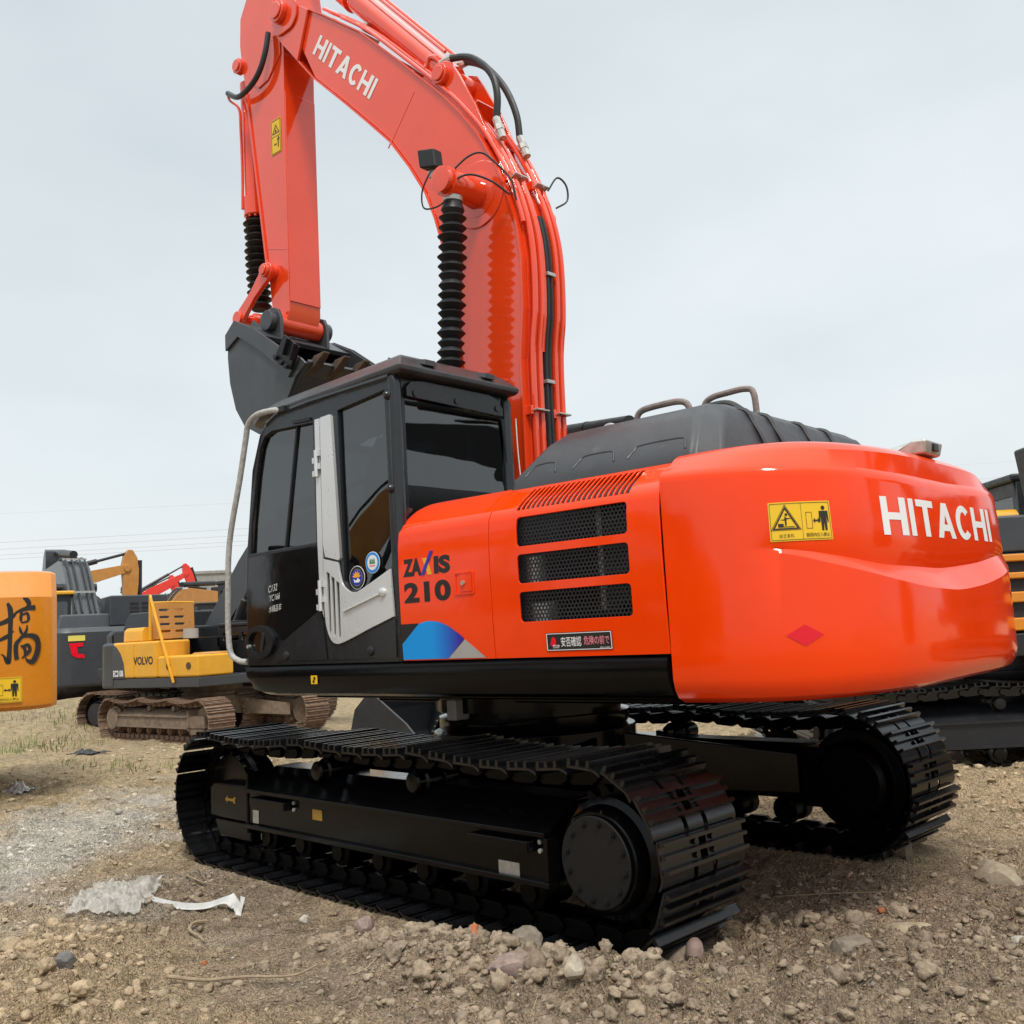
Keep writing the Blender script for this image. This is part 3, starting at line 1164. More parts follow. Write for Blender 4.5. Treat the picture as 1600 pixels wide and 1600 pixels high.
def undercarriage(root, rot, h=1.68, g=1.16, rad=0.405, z0=0.373, sw=0.6, mats=('black_dusty', 'black_track', 'black'), hi=True, sides=(1, -1), shoe_label=None, sag=0.03):
    msole, mchain, mframe = mats
    loop, pitch = track_loop(h, rad, z0, sag, 0.19)
    me_shoe = shoe_mesh(sw, pitch, msole, hi)
    made = {}
    for s in sides:
        yc = s * g
        # link chain
        b = MB()
        for x, z, a in loop:
            c, sn = math.cos(a), math.sin(a)
            nx, nz = -sn, c         # inward normal
            for dy in (-.075, .075):
                L = pitch * 0.56
                pts = []
                for u, w in ((-L, .012), (L, .012), (L, .052), (L * .6, .095), (-L * .55, .095), (-L, .06)):
                    pts.append((x + u * c + w * nx, yc + dy - .02, z + u * sn + w * nz))
                b.prism(pts, (0, .04, 0))
            px, pz = x + .5 * pitch * c + .055 * nx, z + .5 * pitch * sn + .055 * nz
            b.cyl((px, yc - .115, pz), (px, yc + .115, pz), .026, None, 10 if hi else 6)
        ch = b.build('crawler_track', mchain, root, 0.004 if hi else 0, 1)
        ch.rotation_euler.z = rot
        first = None
        for x, z, a in loop:
            o = link('track_shoe', me_shoe, ch)
            o.location = (x, yc, z)
            o.rotation_euler = (0, -a, 0)
            if hi and first is None:
                first = o
        # side frame: box beam with sloping top, idler yoke in front, motor case behind
        b = MB()
        yi, yo = yc - s * .17, yc + s * .215
        zt, zb = z0 + .085, z0 - .135
        x0, x1 = -h + .30, h - .43
        b.prism([(x0, yo, zb), (x0, yo, zt), (x0, yc + s * .02, zt + .13), (x0, yi, zt + .13), (x0, yi, zb)], (x1 - x0, 0, 0))
        b.prism_y([(x1 + .002, zb - .05), (x1 + .03, zb - .05), (x1 + .03, zt + .03), (x1 + .002, zt + .12)], yc - s * .16, yo + s * .012)
        fr = b.build('track_frame', mframe, root, 0.012 if hi else 0)
        fr.rotation_euler.z = rot
        # upper and lower flange lips
        b = MB()
        b.box(x0 - .01, x1 + .02, yo - s * .03, yo + s * .028, zt - .012, zt + .012)
        b.box(x0 - .03, x1 + .03, yo - s * .03, yo + s * .030, zb - .014, zb + .014)
        b.box(x0 - .028, x0 - .002, yo - s * .06, yo + s * .026, zb + .016, zt - .014)
        b.build('frame_flange', mframe, fr, 0.005 if hi else 0)
        # idler yoke cover
        b = MB()
        b.prism_y([(x1 + .04, zb + .005), (x1 + .04, zt - .005), (x1 + .1, zt + .015), (h + .06, zt + .015), (h + .12, zt - .02), (h + .12, zb + .01)], yc + s * .11, yc + s * .195)
        b.prism_y([(x1 + .05, zb - .12), (x1 + .05, zb - .002), (h + .10, zb - .002), (h + .02, zb - .12)], yc + s * .10, yc + s * .18)
        b.build('idler_yoke', mframe, fr, 0.012 if hi else 0)
        b = MB()
        b.lathe((h, yc - .11, z0), (h, yc + .11, z0), [(0, .06), (0, .27), (.06, .27), (.075, .30), (.145, .30), (.16, .27), (.22, .27), (.22, .06)], 36)
        b.build('idler_wheel', mframe, fr)
        # sprocket and drive case
        b = MB()
        ns = 21
        prof = []
        for k in range(ns * 4):
            rr_ = .325 if k % 4 in (0, 1) else .272
            a = 2 * math.pi * k / (ns * 4)
            prof.append((-h + rr_ * math.cos(a), z0 + rr_ * math.sin(a)))
        b.prism_y(prof, yc - .03, yc + .03)
        b.build('sprocket', mchain, fr, 0.004 if hi else 0)
        b = MB()
        a0, a1 = (-h, yc - s * .12, z0), (-h, yc + s * .25, z0)
        b.lathe(a0, a1, [(0, .24), (.18, .25), (.20, .265), (.245, .265), (.26, .235), (.315, .225), (.33, .21), (.335, .0)], 44)
        b.build('drive_case', mframe, fr)
        b = MB()
        b.lathe((-h, yc - s * .24, z0), (-h, yc - s * .06, z0), [(0, 0), (0, .20), (.03, .23), (.10, .24), (.11, .31), (.16, .315), (.17, .30)], 36)
        b.box(-h + .15, x0 + .02, yc - s * .22, yc - s * .08, z0 - .16, z0 + .20)
        b.build('drive_motor_guard', mchain, fr, .01 if hi else 0)
        if hi:
            b = MB()
            b.lathe((-h, yc + s * .210, z0), (-h, yc + s * .26, z0), [(0, .19), (.010, .197), (.016, .197), (.019, .193), (.019, .0)], 48)
            hc = b.build('drive_cover', 'black_cover', fr)
            for k in range(12):
                if k % 3 == 2 and k not in (2,):
                    pass
                a = 2 * math.pi * (k + .35) / 12
                b = MB()
                p = (-h + .165 * math.cos(a), z0 + .165 * math.sin(a))
                b.cyl((p[0], yc + s * .230, p[1]), (p[0], yc + s * .238, p[1]), .015, None, 12)
                b.cyl((p[0], yc + s * .238, p[1]), (p[0], yc + s * .246, p[1]), .009, None, 6)
                b.build('bolt', 'black_cover', fr)
        # rollers
        rm = MB()
        rm.lathe((0, -.13, 0), (0, .13, 0), [(0, .0), (0, .05), (.02, .055), (.03, .085), (.10, .085), (.11, .07), (.15, .07), (.16, .085), (.23, .085), (.24, .055), (.26, .05), (.26, 0)], 18 if hi else 12)
        rme = rm.mesh('lower_roller', mchain)
        for k in range(7):
            o = link('lower_roller', rme, fr)
            o.location = (-h + .52 + k * (2 * h - 1.0) / 6, yc, z0 - rad + .185)
        cm = MB()
        cm.lathe((0, -.20 * s, 0), (0, .16 * s, 0), [(0, .03), (.07, .03), (.07, .06), (.10, .06), (.11, .075), (.17, .075), (.18, .055), (.21, .055), (.22, .075), (.29, .075), (.30, .06), (.345, .06), (.355, .05), (.36, 0)], 22 if hi else 12)
        cm.box(-.05, .05, -.21 * s, -.14 * s, -.24, .03)
        cme = cm.mesh('carrier_roller', mframe)
        for x in (.60, -.32):
            o = link('carrier_roller', cme, fr)
            o.location = (x * h / 1.68, yc - s * .02, z0 + rad - .175)
        if hi:
            for x in (x1 - .30, x0 + .27):
                b = MB()
                pth = [(x - .2, yo - s * .005, zt - .055), (x - .2, yo + s * .05, zt - .055), (x + .2, yo + s * .05, zt - .055), (x + .2, yo - s * .005, zt - .055)]
                for q0, q1 in zip(pth[:-1], pth[1:]):
                    b.bar(q0, q1, .014, .05)
                b.build('step_plate', mframe, fr, 0.004)
                b = MB()
                for dz in (-.035, -.075):
                    b.cyl((x - .235, yo, zt + dz), (x - .235, yo + s * .012, zt + dz), .011, None, 8)
                b.build('bolt', 'zinc' if s > 0 else mframe, fr)
        made[s] = fr
    # centre frame: four legs from the bearing seat to the side frames
    b = MB()
    zc0, zc1 = z0 + .08, z0 + .36
    for sx in (1, -1):
        for s in (1, -1):
            p = [(sx * .20, s * .25), (sx * .62, s * .10)]
            e = [(sx * (h - .72), s * (g - .16)), (sx * (h - .30), s * (g - .16))]
            b.hexa([(*p[0], zc0 - .06), (*e[0], zc0 - .18), (*e[1], zc0 - .18), (*p[1], zc0 - .06)] if sx * s > 0 else [(*p[1], zc0 - .06), (*e[1], zc0 - .18), (*e[0], zc0 - .18), (*p[0], zc0 - .06)],
                   [(*p[0], zc1), (*e[0], zt + .06), (*e[1], zt + .06), (*p[1], zc1)] if sx * s > 0 else [(*p[1], zc1), (*e[1], zt + .06), (*e[0], zt + .06), (*p[0], zc1)])
    b.cyl((0, 0, zc0 - .05), (0, 0, zc1 + .03), .66, None, 40)
    cf = b.build('centre_frame', mframe, root, 0.012 if hi else 0)
    cf.rotation_euler.z = rot
    b = MB()
    b.lathe((0, 0, zc1 + .03), (0, 0, 2), [(0, .60), (.03, .62), (.09, .62), (.095, .57), (.13, .57), (.135, .64), (.30, .64)], 48)
    b.build('swing_bearing', mframe, root)
    return made


M['black_cover'] = paint('black_satin_cover', (0.008, 0.0082, 0.009), 0.42, 0, 0.2, spec=0.35)

# ------------------------------------------------------------------ the orange excavator

EX = empty('excavator', (0, 0, 0))
tag(EX, 'large orange-red excavator with black tracks and black cab in the middle of the yard', 'excavator')
frames = undercarriage(EX, SLEW)
near_frame = frames[1]

# arrow, plates and lettering on the near track frame
yo = 1.16 + .215
flat([[(1.44, .372), (1.47, .395), (1.47, .38), (1.54, .38), (1.555, .392), (1.575, .392), (1.565, .372), (1.575, .352), (1.555, .352), (1.54, .364), (1.47, .364), (1.47, .349)]][0:1], 'arrow_mark', lambda u, v, z: Vector((3.03 - u, 1.16 + .197 + z, v)), 'gold_dim' if 'gold_dim' in M else 'gold', near_frame)
flat([rrect(.42, .52, .395, .455, .004)], 'grease_plate', lambda u, v, z: Vector((u, yo + .003 + z, v - .05)), 'gold_dim' if 'gold_dim' in M else 'gold', near_frame)
flat([rrect(-1.20, -1.06, .20, .29, .004)], 'name_plate', lambda u, v, z: Vector((u, yo + .003 + z, v + .02)), 'zinc', near_frame)
flat([rrect(1.13, 1.20, .27, .35, .004)], 'name_plate', lambda u, v, z: Vector((u, yo + .003 + z, v - .01)), 'zinc', near_frame)

# --- revolving frame -------------------------------------------------
ZD0, ZD1 = 1.06, 1.25


b = MB()
b.box(-1.95, 1.0, -.99, .99, 1.02, 1.22)
rf = b.build('revolving_frame', 'black', EX, 0.01)
b = MB()
b.box(-1.7, .9, -.55, .55, .96, 1.019)
b.build('frame_plate', 'black', rf, 0.01)


def deck_profile(s):
    return [(s * 1.34, ZD1), (s * 1.365, ZD1 - .012), (s * 1.375, ZD1 - .05), (s * 1.365, ZD1 - .11), (s * 1.335, ZD0 + .02), (s * 1.28, ZD0), (s * 1.0, ZD0), (s * 1.0, ZD1)]


for s in (1, -1):
    b = MB()
    rings = []
    for x, k in ((1.22, .30), (1.215, .62), (1.18, .86), (1.10, .97), (.96, 1.0), (-1.945, 1.0)):
        rings.append([Vector((x, y, ZD1 - (ZD1 - z) * k)) for y, z in deck_profile(s)])
    if s < 0:
        rings = [r_[::-1] for r_ in rings]
    b.loft([r_[::-1] for r_ in rings])
    b.build('deck_beam', 'black', rf, 0, angle=28)
flat([rrect(.50, .56, 1.135, 1.185, .003)], 'hook_mark', lambda u, v, z: Vector((u - .02, 1.376 + z - abs(v - 1.2) * .05, v)), 'yellow', rf)
flat([circle(.505, 1.168, .010, 10), ], 'hook_print', lambda u, v, z: Vector((u, 1.3775 + z - abs(v - 1.2) * .05, v)), 'ink', rf, .001)
flat([circle(.515, 1.150, .010, 10), ], 'hook_print', lambda u, v, z: Vector((u, 1.3775 + z - abs(v - 1.2) * .05, v)), 'ink', rf, .001)
b = MB()
b.box(.02, .10, .58, .70, .86, .985)
b.box(-.02, .14, .56, .72, .99, 1.018)
b.build('hose_guide', 'vinyl_grey', rf, 0.01)

# --- counterweight ---------------------------------------------------
th = np.linspace(0, math.pi, 6001)
PX = -1.962 - .86 * np.sin(th) ** (2 / 3)
PY = 1.357 * np.sign(np.cos(th)) * np.abs(np.cos(th)) ** (2 / 3)
PS = np.r_[0, np.cumsum(np.hypot(np.diff(PX), np.diff(PY)))]
CWL = PS[-1]


def cw_plan(s):
    x = np.interp(s, PS, PX)
    y = np.interp(s, PS, PY)
    e = 0.03
    dx = np.interp(min(s + e, CWL), PS, PX) - np.interp(max(s - e, 0), PS, PX)
    dy = np.interp(min(s + e, CWL), PS, PY) - np.interp(max(s - e, 0), PS, PY)
    l = math.hypot(dx, dy)
    return x, y, -dy / l, dx / l         # point and inward normal


GS = [0.44, 0.50, 0.72, 1.055, 1.296, 1.66, 2.04, 2.44, 2.8, 3.0]


def cw_z(s):
    low = np.interp(s, [0, .478, .72, 1.055, 1.296, 1.647, 2.03, 2.44, 2.8, CWL], [1.66, 1.662, 1.592, 1.518, 1.481, 1.463, 1.488, 1.538, 1.60, 1.62])
    mid = np.interp(s, [0, .478, .725, 1.066, 1.68, 2.18, 2.5, 2.85, CWL], [1.671, 1.672, 1.635, 1.585, 1.569, 1.600, 1.64, 1.665, 1.671])
    up = np.interp(s, [0, .465, CWL], [1.682, 1.679, 1.675])
    return low, mid, up


def smooth_of(fn, s, w=.16):
    return sum(fn(min(max(s + w * k / 4, 0), CWL)) * (5 - abs(k)) for k in range(-4, 5)) / 25.0


def cw_depth(s):
    return float(np.interp(s, [0, .46, .70, 1.05, 1.6, 2.05, 2.6, 2.95, CWL], [0, 0, .030, .068, .090, .082, .04, 0, 0]))


def cw_inset(s, z):
    """lean of the outer skin above and below the widest line, without the groove"""
    k = min(1.0, max(0.0, s / .5)) * min(1.0, max(0.0, (CWL - s) / .5))
    base = float(np.interp(z, [1.16, 1.45, 1.70, 1.97], [0.0, 0.0, 0.006, 0.02])) * k * k * (3 - 2 * k)
    if z > 1.66:
        base += cw_depth(s) * .66
    return base


def cw_point(s, z, lift=0.0):
    x, y, nx, ny = cw_plan(s)
    i = cw_inset(s, z) - lift
    return Vector((x + nx * i, y + ny * i, z))


NS = 130
rows = []
cols = [CWL * k / NS for k in range(NS + 1)]
for s in cols:
    x, y, nx, ny = cw_plan(s)
    low, mid, up = (smooth_of(lambda q, i=i: float(cw_z(q)[i]), s) for i in range(3))
    d = smooth_of(cw_depth, s, .12)
    tail = np.interp(s, [0, 1.2, 1.9, 2.6, CWL], [1.0, .97, .96, .97, 1.0])
    bz = 1.035 + .012 * (1 - tail) / .04
    prof = [(bz, .16), (bz + .006, .085), (bz + .028, .036), (bz + .062, .012), (bz + .11, .0)]
    prof += [(1.25, 0), (1.36, 0)]
    prof += [(low, cw_inset(s, low)), (mid, cw_inset(s, mid) + d), (up, cw_inset(s, up + .001))]
    zc = float(np.interp(s, [0, .6, 1.2, 1.9, CWL], [2.020, 1.992, 1.972, 1.965, 2.01]))
    prof += [(1.84, cw_inset(s, 1.84)), (zc - .03, cw_inset(s, zc)), (zc - .008, cw_inset(s, zc) + .003), (zc + .010, cw_inset(s, zc) + .012), (zc + .026, cw_inset(s, zc) + .026), (2.085, .105), (2.108, .132), (2.126, .165), (2.137, .205), (2.142, .25), (2.143, .32)]
    rows.append([Vector((x + nx * i, y + ny * i, z)) for z, i in prof])
b = MB()
nr = len(rows[0])
vv = [p for r_ in rows for p in r_]
ff = []
for k in range(NS):
    for j in range(nr - 1):
        ff.append((k * nr + j, (k + 1) * nr + j, (k + 1) * nr + j + 1, k * nr + j + 1))
b.add(vv, ff)
nv_ = len(b.v)
b.add([rows[k][0] for k in range(NS + 1)], [tuple(range(NS, -1, -1))])
b.add([rows[k][-1] for k in range(NS + 1)], [tuple(range(NS + 1))])
b.add(rows[0], [tuple(range(nr))])
b.add(rows[-1], [tuple(range(nr - 1, -1, -1))])
b.add([rows[0][0], rows[0][-1], rows[-1][-1], rows[-1][0]], [(0, 1, 2, 3)])
CW = b.build('counterweight', 'orange', EX, 0, angle=27)

# lettering on the counterweight
letters, wd = word_splines('HITACHI', 0.10)
for sp in letters:
    cuts = [i * .04 for i in range(int(wd / .04) + 2)]
    x0 = 1.075
    x1 = 2.42
    flat([[(p[0], p[1]) for p in q] for q in sp], 'brand_letter', lambda u, v, z: cw_point(x0 + u / wd * (x1 - x0), 1.712 + v * .168, .0018 + z * .2), 'white', CW, .002, cuts=cuts)
warning_plate(CW, lambda u, v, z: cw_point(.476 + u, 1.693 + v, .0022 + z * .6), .275, .162, cuts=[i * .0125 for i in range(23)])
flat([[(.506, 1.312), (.580, 1.266), (.657, 1.310), (.582, 1.353)]], 'red_reflector', lambda u, v, z: cw_point(u, v, .0018 + z * .5), 'red', CW, cuts=[.52 + i * .02 for i in range(8)])
# rear view camera pod on the top edge
b = MB()
b.hexa([(-2.50, .16, 2.125), (-2.50, -.16, 2.125), (-2.30, -.12, 2.135), (-2.30, .12, 2.135)][::-1], [(-2.66, .13, 2.205), (-2.66, -.13, 2.205), (-2.28, -.07, 2.150), (-2.28, .07, 2.150)][::-1])
b.hexa([(-2.685, .11, 2.135), (-2.685, -.11, 2.135), (-2.52, -.15, 2.128), (-2.52, .15, 2.128)][::-1], [(-2.70, .12, 2.203), (-2.70, -.12, 2.203), (-2.63, -.13, 2.2045), (-2.63, .13, 2.2045)][::-1])
cp = b.build('camera_pod', 'zinc', CW, 0.012)
b = MB()
b.box(-2.706, -2.69, -.03, .03, 2.150, 2.190)
b.build('camera_lens', 'ink', CW, 0.004)

# --- side panels of the house ---------------------------------------


def side_profile():
    """skin of the left flank: list of (length, y, z)"""
    pts = [(1.352, 1.256), (1.362, 1.45), (1.366, 1.70), (1.362, 1.88), (1.352, 1.945), (1.33, 1.985), (1.30, 2.013), (1.215, 2.075), (1.16, 2.108), (1.12, 2.122)]
    out = [(0, *pts[0])]
    for p, q in zip(pts[:-1], pts[1:]):
        out.append((out[-1][0] + math.hypot(q[0] - p[0], q[1] - p[1]), *q))
    return out


SP = side_profile()
SPL = [p[0] for p in SP]
SPY = [p[1] for p in SP]
SPZ = [p[2] for p in SP]
LMAX = SPL[-1]


def flank(u, l, lift=0.0, side=1):
    y = float(np.interp(l, SPL, SPY))
    z = float(np.interp(l, SPL, SPZ))
    e = .02
    dy = float(np.interp(l + e, SPL, SPY) - np.interp(l - e, SPL, SPY))
    dz = float(np.interp(l + e, SPL, SPZ) - np.interp(l - e, SPL, SPZ))
    n = math.hypot(dy, dz)
    return Vector((u, side * (y + dz / n * lift), z - dy / n * lift))


def z2l(z):
    return float(np.interp(z, SPZ, SPL))


bends = [l for l in SPL[1:-1]] + [z2l(1.93), z2l(1.965), z2l(2.0), z2l(2.03), z2l(2.05), z2l(2.09)]


def panel(name, outline, holes, parent, side=1, th_=.012):
    me = curve_fill([outline] + holes, th_ * .5, .0015)
    cut_mesh(me, [], sorted(bends))
    o = place_mesh(me, name, lambda u, v, z: flank(u, v, z, side), 'orange', parent, True, False, 26)
    return o


def corner_outline(x0, x1, l0, l1, rtl, rtr):
    """x0 front (larger x), x1 rear; rounded top corners"""
    out = [(x0, l0)]
    for i in range(7):
        a = R(0 + 90 * i / 6)
        out.append((x0 - rtl + rtl * math.cos(a), l1 - rtl + rtl * math.sin(a)))
    for i in range(7):
        a = R(90 + 90 * i / 6)
        out.append((x1 + rtr + rtr * math.cos(a), l1 - rtr + rtr * math.sin(a)))
    out.append((x1, l0))
    return out


FP = panel('front_side_panel', corner_outline(-.262, -.934, 0.0, LMAX - .02, .13, .012), [], EX)
slots = []
nsl = 22
for k in range(nsl):
    x = -1.122 - k * (.655 / (nsl - 1))
    slots.append([(x + .0125, z2l(1.972)), (x - .0125, z2l(1.972)), (x - .0125, z2l(2.090)), (x + .0125, z2l(2.090))])
VENTS = []
for zt_, zb_ in ((1.938, 1.792), (1.755, 1.612), (1.573, 1.425)):
    VENTS.append((-1.122, -1.785, z2l(zb_), z2l(zt_)))
holes = [rrect(a, c, l0, l1, .022) for a, c, l0, l1 in VENTS]
EP = panel('engine_side_panel', corner_outline(-.942, -1.955, 0.0, LMAX - .01, .012, .012), slots + holes, EX)
panel('right_side_panel', corner_outline(-.262, -1.955, 0.0, LMAX - .02, .1, .012), [], EX, -1)
# dark sheet added behind the louvre slots, standing in for the shade inside
me = curve_fill([[(-1.08, z2l(1.955)), (-1.83, z2l(1.955)), (-1.83, z2l(2.105)), (-1.08, z2l(2.105))]], .004)
cut_mesh(me, [], sorted(bends))
place_mesh(me, 'slot_shade_sheet', lambda u, v, z: flank(u, v, -.03 + z), 'hull_dark', EP, True)
# inner wall seen behind the panels
b = MB()
b.box(-1.94, -.28, .60, .62, 1.26, 2.10)
b.box(-1.94, -.28, .62, 1.33, 1.252, 1.262)
b.box(-.30, -.28, .62, 1.30, 1.262, 2.0)
b.box(-1.945, -1.93, .62, 1.28, 1.262, 2.0)
b.build('engine_bay', 'hull_dark', EX)

# honeycomb guards behind the openings


def honeycomb(x0, x1, z0, z1, y, a=.0125, w=.0038):
    b = MB()
    dx = a * math.sqrt(3)
    dz = a * 1.5
    j = 0
    z = z0
    while z < z1 + dz:
        x = min(x0, x1) + (dx / 2 if j % 2 else 0)
        while x < max(x0, x1) + dx:
            o_, i_ = [], []
            for k in range(6):
                an = R(30 + 60 * k)
                o_.append((x + a * math.cos(an), z + a * math.sin(an)))
                i_.append((x + (a - w) * math.cos(an), z + (a - w) * math.sin(an)))
            vs_ = [(p[0], y, p[1]) for p in o_] + [(p[0], y, p[1]) for p in i_] + [(p[0], y - .004, p[1]) for p in i_]
            fs_ = []
            for k in range(6):
                n_ = (k + 1) % 6
                fs_.append((k, k + 6, n_ + 6, n_))
                fs_.append((k + 6, k + 12, n_ + 12, n_ + 6))
            b.add(vs_, fs_)
            x += dx
        z += dz
        j += 1
    return b


for a, c, l0, l1 in VENTS:
    zb_, zt_ = float(np.interp(l0, SPL, SPZ)), float(np.interp(l1, SPL, SPZ))
    honeycomb(a + .01, c - .01, zb_ - .01, zt_ + .005, 1.338).build('honeycomb_guard', 'hull_dark', EP, smooth=False)
b = MB()
b.box(-1.86, -1.52, 1.14, 1.20, 1.49, 1.95)
b.build('radiator', 'fins', EP, 0.004)
b = MB()
b.box(-1.53, -1.50, 1.14, 1.215, 1.46, 1.97)
b.build('radiator_frame', 'zinc', EP, 0.004)
b = MB()
b.box(-1.47, -1.32, .95, 1.0, 1.45, 1.9)
b.build('oil_cooler', 'fins_v', EP, 0.004)
for zz, hh, rr_ in ((1.40, .11, .065), (1.60, .14, .05)):
    b = MB()
    b.lathe((-1.16 if rr_ < .06 else -1.20, 1.265, zz), (-1.16 if rr_ < .06 else -1.20, 1.265, 2), [(0, rr_), (hh - .035, rr_), (hh - .03, rr_ * .9), (hh - .025, rr_ * 1.04), (hh, rr_ * 1.02), (hh + .008, rr_ * .8)], 24)
    b.build('filter_canister', 'silver', EP)

# lettering on the front panel
me = fit_mesh(text_mesh('ZA', 1.0, .055), 0, 1, 0, 1)
place_mesh(me, 'model_letter', lambda u, v, z: flank(-.300 - u * .145, z2l(1.705 + v * .095), .006), 'ink', FP, flip=False)
me = fit_mesh(text_mesh('IS', 1.0, .055), 0, 1, 0, 1)
place_mesh(me, 'model_letter', lambda u, v, z: flank(-.540 - u * .122, z2l(1.705 + v * .095), .006), 'ink', FP)
flat([[(0, 0), (.28, 0), (.42, .45), (.20, .45)]][0:1] and [[(.50, 0), (.85, 0), (.42, .95), (.08, .95)]], 'model_letter', lambda u, v, z: flank(-.445 - u * .095, z2l(1.705 + v * .095), .006 + z), 'gold', FP, .0015)
flat([[(-.05, 0), (.22, 0), (.98, 1.32), (.72, 1.32)]], 'model_letter', lambda u, v, z: flank(-.445 - u * .095, z2l(1.705 + v * .095), .008 + z), 'navy', FP, .0015)
me = fit_mesh(text_mesh('210', 1.0, .045, 1.05), 0, 1, 0, 1)
place_mesh(me, 'model_number', lambda u, v, z: flank(-.300 - u * .358, z2l(1.562 + v * .110), .006), 'ink', FP)
# lock plate
flat([rrect(-.690, -.828, z2l(1.585), z2l(1.700), .006), rrect(-.700, -.818, z2l(1.593), z2l(1.692), .004)], 'lock_surround', lambda u, v, z: flank(u, v, .007 + z), 'orange', FP, .006)
flat([rrect(-.728, -.812, z2l(1.600), z2l(1.686), .004)], 'lock_plate', lambda u, v, z: flank(u, v, .007 + z), 'orange', FP, .008)
b = MB()
b.cyl((-.757, 1.372, 1.643), (-.757, 1.386, 1.643), .012, None, 14)
b.build('lock_button', 'zinc', FP)
# blue swoosh
fl = lambda lift: (lambda u, v, z: flank(u, z2l(v), lift + z))
flat([[(-.264, 1.452), (-.41, 1.452), (-.264, 1.345)]], 'black_stripe', fl(.0075), 'ink', FP, .001)
arc = [(-.264, 1.345), (-.405, 1.450), (-.47, 1.462), (-.55, 1.456), (-.62, 1.432), (-.70, 1.385), (-.735, 1.360), (-.605, 1.262), (-.264, 1.262)]
flat([arc], 'blue_swoosh', fl(.0075), 'blue_fade', FP, .001) if 'blue_fade' in M else flat([arc], 'blue_swoosh', fl(.0075), 'blue', FP, .001)
flat([[(-.738, 1.357), (-.875, 1.262), (-.608, 1.262)]], 'grey_stripe', fl(.0075), 'vinyl_grey', FP, .001)
# stop sticker on the engine panel
flat([rrect(-1.275, -1.66, z2l(1.283), z2l(1.368), .004)], 'stop_sticker', lambda u, v, z: flank(u, v, .007 + z), 'ink', EP, .001)
flat([rrect(-1.278, -1.657, z2l(1.286), z2l(1.365), .003), rrect(-1.282, -1.653, z2l(1.289), z2l(1.362), .003)], 'printed_border', lambda u, v, z: flank(u, v, .0085 + z), 'white', EP, .0005)
flat([[(-1.30 - .001 * a, z2l(1.300 + .001 * c)) for a, c in ((0, 12), (4, 28), (10, 44), (20, 50), (32, 40), (36, 24), (28, 8), (12, 4))]], 'hand_print', lambda u, v, z: flank(u, v, .0085 + z), 'red', EP, .0005)
for body, u0, u1, v0, v1, mt in (('STOP', -1.315, -1.355, 1.296, 1.312, 'white'), ('安否確認', -1.365, -1.485, 1.302, 1.348, 'white'), ('危険の前で', -1.50, -1.645, 1.308, 1.348, 'pink'), ('0296 152-8061', -1.59, -1.645, 1.290, 1.297, 'white')):
    me = fit_mesh(text_mesh(body, 1.0, .006), 0, 1, 0, 1)
    place_mesh(me, 'printed_text', (lambda a, c, d, e: (lambda u, v, z: flank(a + u * (c - a), z2l(d + v * (e - d)), .0095)))(u0, u1, v0, v1), mt, EP)

# --- engine hood cover ------------------------------------------------
hb = [(-.93, 1.175), (-.90, 1.13), (-.90, -.95), (-.95, -1.0), (-2.05, -1.0), (-2.13, -.93), (-2.13, 1.05), (-2.03, 1.175)]


def hood_ring(z, inx0, inx1, iny0, iny1):
    out = []
    for x, y in hb:
        fx = (x + .90) / (-1.23)
        fy = (y + 1.0) / 2.175
        out.append(Vector((x - inx0 * (1 - fx) + inx1 * fx, y + iny1 * (1 - fy) - iny0 * fy, z)))
    return out


b = MB()
b.loft([hood_ring(2.085, 0, 0, 0, 0), hood_ring(2.16, .01, .01, .02, .02), hood_ring(2.33, .13, .075, .16, .13), hood_ring(2.405, .22, .115, .26, .2), hood_ring(2.43, .34, .16, .36, .28)])
HD = b.build('engine_hood', 'plastic', EX, 0.03, 3)
# ribs over the rear slope and raised fields on the flank
for y in (.62, .40, .02, -.30):
    b = MB()
    b.tube(catmull([(-2.135, y, 2.12), (-2.10, y, 2.25), (-2.055, y, 2.34), (-2.015, y, 2.405), (-1.9, y, 2.43)], 4), .014, 6)
    b.build('hood_rib', 'plastic', HD)
for x0, x1 in ((-1.02, -1.22), (-1.33, -1.58), (-1.66, -1.98)):
    b = MB()

    def hp(x, t):
        return (x, 1.1525 - .140 * t, 2.165 + .165 * t)
    pts = [hp(x0, .02), hp(x0 - .02, .25), hp(x0 - .05, .40), hp(x1 + .05, .40), hp(x1 + .02, .25), hp(x1, .02)]
    b.tube(catmull(pts, 4), .005, 6)
    b.build('hood_field_edge', 'plastic', HD)


def rail(name, pts, r, mat, parent, k=5, n=10):
    b = MB()
    b.tube(catmull(pts, k), r, n)
    return b.build(name, mat, parent)


rail('grab_rail', [(-1.42, .70, 2.40), (-1.43, .70, 2.46), (-1.47, .70, 2.497), (-1.60, .70, 2.505), (-1.70, .70, 2.50), (-1.745, .70, 2.47), (-1.755, .70, 2.40)], .017, 'wrap_brown', HD)
rail('grab_rail', [(-1.60, .30, 2.42), (-1.605, .30, 2.54), (-1.65, .30, 2.582), (-1.75, .30, 2.592), (-1.86, .30, 2.592), (-1.905, .30, 2.56), (-1.915, .30, 2.42)], .017, 'wrap_brown', HD)
rail('grab_rail', [(-1.20, .70, 2.38), (-1.22, .70, 2.44), (-1.26, .70, 2.452), (-1.29, .70, 2.43), (-1.30, .70, 2.38)], .016, 'wrap', HD)
rail('coolant_hose', [(-1.55, .52, 2.44), (-1.62, .50, 2.475), (-1.72, .45, 2.50), (-1.82, .42, 2.50), (-1.9, .40, 2.44)], .022, 'hose', HD)
b = MB()
for k in range(5):
    b.cyl((-1.50 - .02 * k, .60 - .03 * k, 2.43), (-1.50 - .02 * k, .60 - .03 * k, 2.455 + .008 * (k % 3)), .013, None, 8)
